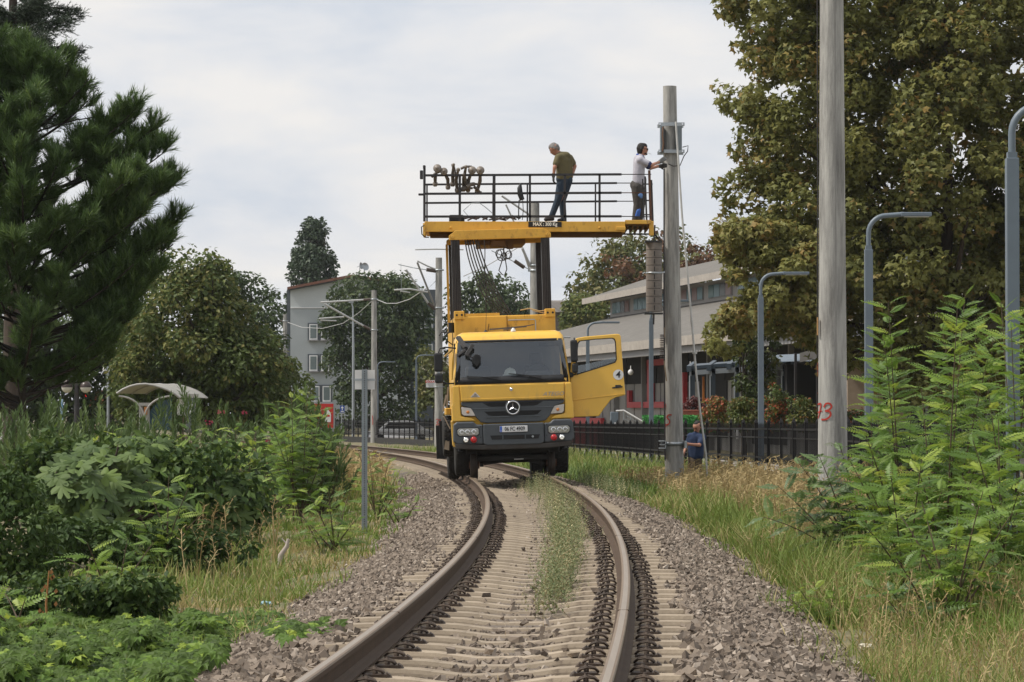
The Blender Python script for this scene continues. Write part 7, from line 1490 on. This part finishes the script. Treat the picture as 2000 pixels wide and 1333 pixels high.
for a in ((20, 47, 800, 130, 'oleander at the left edge of the hedge'), (95, 46, 775, 140, 'oleander with tall pointed shoots below the pine trunk'), (185, 48, 800, 130, 'oleander below the traffic lights'), (265, 50, 815, 120, 'low oleander in front of the shelter column', 44), (345, 51, 768, 120, 'oleander with one long upright shoot before the shelter'), (430, 53, 800, 130, 'oleander with single pink flowers right of the shelter', 52, [(432, 805), (476, 806), (408, 826)]), (520, 54, 815, 120, 'oleander with a pink flower cluster', 52, [(523, 863)]), (595, 53, 778, 130, 'oleander at the right end of the hedge', 90), (622, 50, 830, 80, 'low oleander edge beside the dry grass', 60), (130, 41, 850, 160, 'oleander tucked behind the large fig'), (280, 44, 850, 150, 'oleander between fig and robinia')): oleander(*a)
# figs
M_FIG = leafmat('fig_leaf', [(0, (.052, .088, .028)), (.5, (.082, .128, .04)), (.85, (.115, .168, .05)), (1, (.16, .235, .052))], trans=.2, rough=.6, spec=.25)
FIGM = np_mesh('fig_leaf', *LEAF_F, M_FIG)
def fig(px, d, box, n, label, lobes=None):
    x0, y0, x1, y1 = box; g = gpt(px, d); o = empty('fig_bush', g, label=label, cat='shrub', group='fig bushes in the left hedge'); mb = MB(); rx = (x1-x0)/2*d/F
    for i in range(n):
        if lobes: x0, y0, x1, y1 = random.choice(lobes); rx = (x1-x0)/2*d/F*1.3
        u, v = random.uniform(-1, 1), random.uniform(-1, 1)
        while u*u+v*v > 1: u, v = random.uniform(-1, 1), random.uniform(-1, 1)
        dep = -math.sqrt(max(0, 1-u*u-v*v))*rx*.8*random.uniform(.2, 1); p = W((x0+x1)/2+u*(x1-x0)/2, (y0+y1)/2+v*(y1-y0)/2, d+dep)
        nr = Vector((u*.6+random.uniform(-.6, .6), -1+random.uniform(-.2, .8), .75-v*.5+random.uniform(-.6, .6))).normalized(); tipd = Vector((u*.8+random.uniform(-1, 1), -.3+random.uniform(-.5, .5), -.5+random.uniform(-.5, .9))); xx = tipd.cross(nr).normalized(); yy = nr.cross(xx); s = random.uniform(.15, .29)
        f_ = mobj('fig_leaf', FIGM); f_.location = p; f_.rotation_euler = Matrix((xx, yy, nr)).transposed().to_euler(); f_.scale = (s, s, s); wparent(f_, o)
        if i % 7 == 0: mb.tube(bez(g, (g+p)/2+Vector((0, 0, .25)), p, 6), .014, 5)
    s = mb.obj('branches', BARK); wparent(s, o)
fig(190, 36, (60, 835, 340, 1060), 150, 'large fig bush with broad lobed leaves in the left hedge', ((95, 870, 230, 980), (180, 850, 330, 930), (220, 930, 345, 1040), (70, 960, 200, 1050)))
fig(430, 40, (350, 930, 515, 1065), 120, 'small grey green fig bush right of the big one')
fig(120, 34, (70, 900, 220, 1040), 70, 'fig branch hanging low over the creeper')
# creeper: hanging wall and carpet
M_CRE = leafmat('creeper_leaf', [(0, (.05, .085, .018)), (.55, (.085, .14, .026)), (.82, (.10, .18, .032)), (.95, (.22, .32, .05)), (1, (.30, .38, .06))], trans=.28, rough=.55, spec=.2)
M_CREB = leafmat('creeper_leaf_dark', [(0, (.032, .062, .017)), (.7, (.052, .092, .024)), (1, (.10, .155, .034))], trans=.2, rough=.55, spec=.2)
cw_ = empty('creeper_mound', gpt(0, 31), label='dark creeper draped over the bushes at the left edge', cat='creeper')
crown('foliage', 31, [(-120, 900), (30, 905), (80, 950), (110, 1050), (120, 1150), (60, 1190), (-120, 1200)], 70, (.15, .4), 5200, LEAF_D, .085, M_CREB, cw_, thick=.6, up=.2)
crown('foliage', 40, [(20, 860), (120, 840), (330, 850), (520, 880), (540, 1000), (500, 1050), (200, 1060), (60, 1050)], 120, (.25, .5), 6500, LEAF_D, .13, M_CREB, cw_, thick=.5, up=.2)
crown('foliage', 25.5, [(-60, 1150), (40, 1120), (150, 1130), (250, 1110), (330, 1120), (350, 1190), (200, 1230), (-60, 1260)], 90, (.1, .22), 5200, LEAF_D, .075, M_CREB, cw_, thick=.5, up=.4)
crown('foliage', 33, [(60, 1000), (200, 1020), (330, 1030), (470, 1040), (520, 1080), (400, 1110), (240, 1120), (60, 1120)], 80, (.12, .28), 4600, LEAF_D, .085, M_CREB, cw_, thick=.5, up=.4)
cc = empty('creeper_carpet', gpx(250, 1270), label='bright green five leaved creeper carpet spilling onto the ballast', cat='creeper')
poly = [(-40, 1345), (-40, 1215), (120, 1200), (210, 1200), (240, 1185), (330, 1195), (430, 1205), (520, 1195), (600, 1215), (665, 1228), (640, 1246), (560, 1240), (480, 1236), (440, 1262), (400, 1296), (330, 1345)]
p = RNG.uniform((-40, 1180), (670, 1345), (14000, 2)); p = p[inpoly(p, poly)][:4600]
cm = np_mesh('creeper_leaf', *LEAF_C, M_CRE); Pp = []
for x, y in p:
    hgt = (random.uniform(.02, .12)+.16*max(0, math.sin(x*.031+y*.02)*math.sin(y*.05-x*.013)))*(1 if x < 430 else .5); Pp.append(gpx(x, y, hgt))
Pp = np.array([tuple(v) for v in Pp]); n = len(Pp); nm_ = np.array([0, -.5, 1])+rdir(n)*.45; Rm = frames(nm_); S = RNG.uniform(.07, .13, n); big = np.argsort(Pp[:, 1]-S*20)[:298]; ob = np.zeros(n, bool); ob[big] = True
for i in big:
    o = mobj('creeper_leaf', cm); o.location = Pp[i]; o.rotation_euler = Matrix(Rm[i].tolist()).to_euler(); o.scale = (S[i],)*3; wparent(o, cc)
o = mobj('creeper_leaves', scatter('creeper_leaves', *LEAF_C, Pp[~ob], Rm[~ob], S[~ob], M_CRE, RNG.random((~ob).sum()))); wparent(o, cc); tag(o, kind='stuff')
# photinia shrubs behind the fence
for k, (poly, d, lab, sz) in enumerate(([[(1366, 842), (1368, 790), (1392, 772), (1420, 778), (1432, 842)], 88, 'orange and green photinia nearest the reaching man', .1], [[(1420, 842), (1424, 785), (1448, 770), (1475, 782), (1482, 842)], 86, 'photinia left of the middle street lamp', .1], [[(1490, 842), (1488, 770), (1505, 745), (1535, 762), (1545, 842)], 85, 'tall photinia just right of the middle street lamp', .1], [[(1540, 842), (1540, 775), (1570, 772), (1602, 800), (1605, 842)], 84, 'photinia beside the pole numbered 73', .1], [[(1640, 842), (1645, 800), (1700, 800), (1720, 842)], 84, 'low green photinia behind the pole numbered 73', .1])):
    t = empty('photinia_shrub', W((poly[0][0]+poly[-1][0])/2, 842, d), label=lab, cat='shrub', group='photinia shrubs behind the fence'); cen, r = crown('foliage', d, poly, 40, (.12, .28), 2300, LEAF_D, sz, M_PHOT, t, thick=.6); trunk(t, W((poly[0][0]+poly[-1][0])/2, 852, d), cen, .03, nb=8)
t = empty('barberry_shrub', W(1350, 805, 94), label='dark red barberry above the terracotta trough', cat='shrub'); cen, r = crown('foliage', 94, [(1333, 805), (1335, 780), (1352, 774), (1374, 782), (1376, 806)], 16, (.1, .25), 900, LEAF_D, .09, leafmat('barberry_leaf', [(0, (.07, .02, .02)), (1, (.15, .05, .04))], trans=.1), t, thick=.4); trunk(t, W(1352, 812, 94), cen, .02, nb=5)
mb = MB(); wbox(mb, (1332, 802), (1368, 816), 93.6, 94.4); wbox(mb, (1331, 801), (1369, 803.5), 93.55, 94.45); tag(mb.obj('planter_trough', mat('terracotta', (.36, .13, .08), (.3, .1, .07), rough=.8), bevel=.01), 'terracotta planter trough below the dark red barberry', 'planter')
hg = empty('artificial_hedge', W(1330, 842, 90), label='bright green artificial grass hedge panel behind the fence', cat='hedge')
mb = MB(); wbox(mb, (1256, 815), (1405, 845), 90, 90.25); mb.obj('core', mat('fake_grass_core', (.03, .17, .03), (.025, .13, .025), rough=.9), hg, world=True)
n = 6000; a = W(1256, 813, 90); b = W(1405, 845, 90); P = np.stack([RNG.uniform(a.x, b.x, n), np.where(RNG.random(n) < .7, 89.99, RNG.uniform(90, 90.25, n)), RNG.uniform(b.z, a.z, n)], 1); P[P[:, 1] > 89.995, 2] = a.z-.02
o = mobj('tufts', scatter('tufts', *LEAF_D, P, frames(rdir(n)*.6+[0, -.8, .3]), RNG.uniform(.04, .07, n), leafmat('fake_grass', [(0, (.03, .2, .035)), (1, (.06, .3, .06))], trans=0), RNG.random(n))); wparent(o, hg); tag(o, kind='stuff')

# ------------------------------------------------------------------ grass and weeds
def blade(bend=.35, w=.5):
    return np.array([(-.012*w, 0, 0), (.012*w, 0, 0), (.010*w, bend*.18, .5), (-.010*w, bend*.18, .5), (0, bend, .95)]), np.array([(0, 1, 2), (0, 2, 3), (3, 2, 4)])
def seedgrass():
    V = [(-.005, 0, 0), (.005, 0, 0), (.003, .08, .75), (-.003, .08, .75), (.003, .22, 1.0), (-.003, .22, 1.0)]; Fs = [(0, 1, 2), (0, 2, 3), (3, 2, 4), (3, 4, 5)]; r = np.random.default_rng(5)
    for i in range(9):
        t = .68+.32*i/8; c = np.array([0, .06+.16*((t-.68)/.32)**1.3, t]); a = i*2.4; dv = np.array([math.cos(a)*.05, math.sin(a)*.05+.02, .055]); k = len(V); V += [c, c+dv*.6+[.006, 0, 0], c+dv, c+dv*.6-[.006, 0, 0]]; Fs += [(k, k+1, k+2), (k, k+2, k+3)]
    return np.array(V, float), np.array(Fs)
M_GRS = leafmat('grass_blade', [(0, (.10, .16, .028)), (.5, (.155, .215, .045)), (.75, (.22, .25, .07)), (.9, (.33, .29, .12)), (1, (.44, .37, .19))], trans=.25, rough=.6, spec=.25)
M_DRY = leafmat('dry_grass', [(0, (.24, .18, .075)), (.5, (.33, .25, .115)), (1, (.42, .33, .17))], trans=.2, rough=.7, spec=.2)
M_FRESH = leafmat('fresh_grass', [(0, (.06, .11, .02)), (.6, (.10, .17, .035)), (1, (.17, .23, .06))], trans=.28, rough=.5)
GT, GM, GP, GSz = [], [], [], []
def patch(n, fn, hl, m, tm, w=1.0, tint=None, name='grass', lean=.35):
    """fn(n) -> positions on the ground"""
    P = fn(n); n = len(P); z = rdir(n)*lean+np.array([0, 0, 1]); S = RNG.uniform(hl[0], hl[1], n); wv = np.clip(P[:, 1]/28, .7, 2.6)*w; Sx = np.stack([wv, S, S], 1)
    # patchy colour
    t = .5+.28*np.sin(P[:, 0]*1.7+P[:, 1]*.6)+.22*np.sin(P[:, 1]*1.9-P[:, 0]*.9)+RNG.normal(0, .2, n); t = np.clip(t if tint is None else t*tint[1]+tint[0], 0, .999)
    o = mobj(name, scatter(name, *tm, P, frames(z), Sx, m, t)); tag(o, kind='stuff'); return o
def zone(d0, d1, o0, o1, near=1.6, edge=None):
    def fn(n):
        d = d0+(d1-d0)*RNG.random(n)**near; o = RNG.uniform(o0, o1, n); P = []
        for a, b in zip(d, o):
            if edge is not None and RNG.random() > edge(a, b): continue
            X = track(a)[0]+b; P.append((X, a, gz(X, a)-.01))
        return np.array(P)
    return fn
def pxzone(poly, h=0):
    lo = np.min(poly, 0); hi = np.max(poly, 0)
    def fn(n):
        p = RNG.uniform(lo, hi, (n*2, 2)); p = p[inpoly(p, poly)][:n]; return np.array([tuple(gpx(x, y, -.01)) for x, y in p])
    return fn
BL = blade(.42); SG = seedgrass()
er = lambda d, o: sm(1.95, 2.7, o+.25*math.sin(d*1.3)) ; el_ = lambda d, o: sm(1.95, 2.6, -o+.25*math.sin(d*1.1))
patch(42000, zone(15, 62, 1.9, 5.2, 1.5, er), (.10, .34), M_GRS, BL, 1.0, (-.14, .85), name='verge_grass', lean=.6)
patch(15000, zone(24, 50, 2.3, 5.2, 1.0, er), (.28, .68), M_GRS, BL, 1.0, (-.16, .85), name='tall_verge_grass')
patch(8000, zone(50, 78, 2.2, 5.2, 1.0, er), (.2, .45), M_GRS, BL, 1.0, (.0, .8), name='tall_verge_grass')
patch(1000, zone(33, 50, 2.9, 5.0, 1.0), (.5, .95), M_DRY, SG, 1.4, name='seeding_grass', lean=.22)
patch(650, zone(50, 66, 2.7, 5.0, 1.0), (.35, .62), M_DRY, SG, 1.5, name='seeding_grass', lean=.22)
patch(450, zone(17, 34, 2.4, 5.0, 1.2), (.25, .55), M_DRY, SG, 1.2, name='seeding_grass', lean=.35)
patch(6000, zone(15, 30, 1.8, 4.0, 1.2, er), (.04, .14), M_DRY, BL, 1.0, name='dry_thatch', lean=1.2)
patch(3500, zone(56, 80, 1.9, 3.6, 1.0), (.25, .5), M_FRESH, BL, 1.4, name='fresh_grass')
patch(18000, zone(19, 60, -5.0, -1.9, 1.4, el_), (.06, .22), M_GRS, BL, 1.0, (-.14, .85), name='verge_grass', lean=.5)
patch(3000, zone(24, 46, -3.6, -1.9, 1.2, el_), (.05, .14), M_DRY, BL, 1.0, name='dry_thatch', lean=1.1)
patch(900, pxzone([(300, 1100), (480, 1080), (570, 1100), (530, 1190), (330, 1190)]), (.12, .34), M_GRS, BL, 1.0, (-.2, .8), name='tall_verge_grass')
patch(40, pxzone([(320, 1090), (540, 1060), (560, 1110), (520, 1180), (340, 1180)]), (.4, .75), M_DRY, SG, 1.1, name='seeding_grass', lean=.2)
patch(11000, zone(58, 122, -7, -1.9, 1.0, el_), (.3, .62), M_GRS, BL, 1.0, (.25, .8), name='far_grass')
patch(9000, zone(66, 130, 1.8, 6.5, 1.0), (.3, .6), M_GRS, BL, 1.0, (.15, .8), name='far_grass')
patch(1500, zone(60, 110, -6, -2.2, 1.0), (.5, .8), M_DRY, SG, 1.8, name='seeding_grass', lean=.2)
# flowering weeds between the rails
M_WEED = leafmat('track_weed', [(0, (.10, .135, .055)), (.45, (.16, .185, .08)), (.72, (.25, .225, .11)), (.92, (.36, .31, .17)), (1, (.6, .55, .3))], trans=.2, rough=.7)
def weedstalk():
    r = np.random.default_rng(9); V = [(-.006, 0, 0), (.006, 0, 0), (0, .1, 1)]; Fs = [(0, 1, 2)]
    for i in range(16):
        t = .15+.85*i/15; c = np.array([0, .1*t, t]); a = i*2.4; l = .14*(1.15-t*.6); dv = np.array([math.cos(a), math.sin(a), .55])*l; sv = np.array([-math.sin(a), math.cos(a), 0])*l*.2; k = len(V); V += [c, c+dv*.5+sv, c+dv, c+dv*.5-sv]; Fs += [(k, k+1, k+2), (k, k+2, k+3)]
    return np.array(V, float), np.array(Fs)
WS = weedstalk()
def weeds(n, d0, d1, oc, ow, h, name):
    d = RNG.uniform(d0, d1, n); o = oc(d)+RNG.normal(0, 1, n)*ow(d); kp = RNG.random(n) < .25+.75*(np.sin(d*2.1+o*3)*np.sin(d*.83+1)+.15 > 0) if n > 500 else RNG.random(n) < 2; d, o = d[kp], o[kp]; n = len(d); P = np.array([tuple(TF(a, b, -.24)) for a, b in zip(d, o)]); S = RNG.uniform(h[0], h[1], n)*(.5+.5*np.exp(-((o-oc(d))/(ow(d)*1.6))**2))
    ob = mobj(name, scatter(name, *WS, P, frames(rdir(n)*.3+[0, 0, 1]), S, M_WEED, np.clip(RNG.normal(.5, .25, n), 0, .99))); tag(ob, kind='stuff')
weeds(950, 22, 38, lambda d: .17+.004*(d-22), lambda d: .07+.004*(d-20), (.18, .46), 'track_weeds')
weeds(1100, 34, 56, lambda d: .26+.008*(d-34), lambda d: .15+.004*(d-34), (.18, .42), 'track_weeds')
weeds(160, 14, 60, lambda d: .0*d, lambda d: .9+0*d, (.03, .10), 'track_weeds')
weeds(300, 50, 62, lambda d: 1.7+0*d, lambda d: .25+0*d, (.2, .4), 'track_weeds')
patch(700, zone(14, 40, -1.9, 1.9, 1.0), (.03, .10), M_DRY, BL, .7, name='dry_straw', lean=1.6)
# ------------------------------------------------------------------ litter, dead branches
g = gpx(545, 1110); mb = MB(); mb.tube([g, W(548, 1085, g.y), W(560, 1068, g.y), W(563, 1053, g.y)], [.03, .032, .026, .018], 7); mb.tube([W(561, 1064, g.y), W(550, 1052, g.y)], [.012, .006], 5); tag(mb.obj('dead_branch', mat('bleached_wood', (.48, .42, .38), (.36, .31, .27), rough=.9)), 'bleached bent dead branch in the left dry grass', 'branch')
g = gpx(1713, 1118); mb = MB(); mb.tube([g, W(1712, 1040, g.y), W(1710, 990, g.y), W(1709, 930, g.y)], [.013, .012, .011, .008], 6); tag(mb.obj('dry_stick', TIMB), 'upright bare dry stick in front of the right thicket', 'stick')
g = gpx(95, 1240); mb = MB(); mb.tube([g, W(90, 1180, g.y), W(96, 1115, g.y)], [.012, .01, .006], 6)
for k in range(14): c = W(90+random.uniform(-16, 26), random.uniform(1120, 1230), g.y); mb.add([c, c+Vector((.02, 0, .02)), c+Vector((.005, 0, .045)), c+Vector((-.015, 0, .02))], [(0, 1, 2), (0, 2, 3)])
tag(mb.obj('withered_plant', mat('withered_orange', (.30, .14, .05), rough=.9)), 'withered orange brown stem at the lower left', 'stem')
g = gpx(395, 1180); mb = MB(); mb.tube([g+Vector((-.05, 0, .05)), W(420, 1175, g.y)+Vector((0, 0, 0)), W(452, 1170, g.y)], .012, 6); tag(mb.obj('dry_stick', TIMB), 'thin brown stick lying across the left grass', 'stick')
def crumple(px, py, s, c, lab, cat='litter', seed=1, flat=.5, h=.03):
    r = np.random.default_rng(seed); g = gpx(px, py, h); bm = bmesh.new(); bmesh.ops.create_icosphere(bm, subdivisions=2, radius=s)
    for v in bm.verts: k = r.uniform(.55, 1.25); v.co = Vector((v.co.x*k*1.3, v.co.y*k, v.co.z*k*flat))
    me = bpy.data.meshes.new('litter'); bm.to_mesh(me); bm.free(); me.materials.append(mat('litter_%d' % seed, c, tuple(x*.8 for x in c), rough=.6)); o = mobj('litter', me); o.location = g; o.rotation_euler = (0, 0, r.uniform(0, 6)); tag(o, lab, cat, 'litter beside the track')
for a in ((563, 1282, .055, (.7, .66, .64), 'crumpled white paper on the near left ballast', 1), (1588, 1218, .06, (.62, .6, .57), 'white torn paper at the foot of the bright seedling', 2), (1468, 1256, .045, (.62, .57, .5), 'pale shell of plastic on the near right ballast', 3), (1690, 1262, .05, (.66, .6, .5), 'pale paper scrap in the lower right grass', 4), (1265, 1247, .03, (.16, .4, .6), 'small blue and white cup beside the right rail', 5), (725, 1009, .04, (.68, .68, .66), 'white scrap at the foot of the sign post', 6), (808, 951, .06, (.66, .66, .64), 'long white scrap on the far left ballast', 7), (745, 1281, .03, (.2, .4, .28), 'greenish plastic bit inside the left rail', 8), (778, 1298, .025, (.1, .4, .25), 'small green plastic bit between the sleepers', 9), (1258, 1157, .03, (.03, .11, .06), 'dark green bottle stub by the right rail clips', 10), (520, 1178, .05, (.3, .5, .6), 'pale blue wrapper in the left grass', 11), (675, 1190, .03, (.6, .57, .54), 'white stone sized scrap on the left ballast', 12), (1385, 1185, .03, (.55, .55, .53), 'small white scrap on the right ballast', 13), (1355, 1130, .03, (.5, .47, .44), 'tiny pale scrap on the middle right ballast', 14)): crumple(a[0], a[1], a[2], a[3], a[4], seed=a[5])
# larger dark stones lying on the sleepers
for px, py, s, lab in ((1005, 1247, .07, 'largest dark stone lying mid track on the sleepers'), (1165, 1152, .06, 'dark stone on a sleeper close to the right rail clips'), (952, 1162, .05, 'dark stone left of the weed strip on the sleepers'), (880, 1270, .05, 'dark stone nearest the left rail on the sleepers'), (1030, 1155, .045, 'dark stone at the left edge of the weed strip'), (925, 1290, .05, 'dark stone nearest the camera on the sleepers'), (1045, 1272, .05, 'dark stone just right of mid track near the camera'), (1122, 1280, .045, 'dark stone on the right half of a near sleeper')):
    g = gpx(px, py, .09); o = mobj('ballast_stone', smesh[int(px) % 6]); o.location = g; o.scale = (s*1.4, s, s*.8); o.rotation_euler = (.2, .1, px); tag(o, lab, 'stone', 'loose stones on the sleepers')

# ------------------------------------------------------------------ thin summer haze over the whole place
mb = MB(); mb.box((-460, -80, -3), (460, 1060, 26)); hz = mb.obj('haze', None); hz.data.materials.clear()
hm = bpy.data.materials.new('haze'); hm.use_nodes = True; t_ = hm.node_tree
for n_ in list(t_.nodes): t_.nodes.remove(n_)
o_ = t_.nodes.new('ShaderNodeOutputMaterial'); v_ = t_.nodes.new('ShaderNodeVolumePrincipled'); v_.inputs['Color'].default_value = (.86, .9, .95, 1); v_.inputs['Density'].default_value = .00012; v_.inputs['Anisotropy'].default_value = .2
t_.links.new(v_.outputs[0], o_.inputs['Volume']); hz.data.materials.append(hm); tag(hz, kind='stuff'); hz.display_type = 'WIRE'
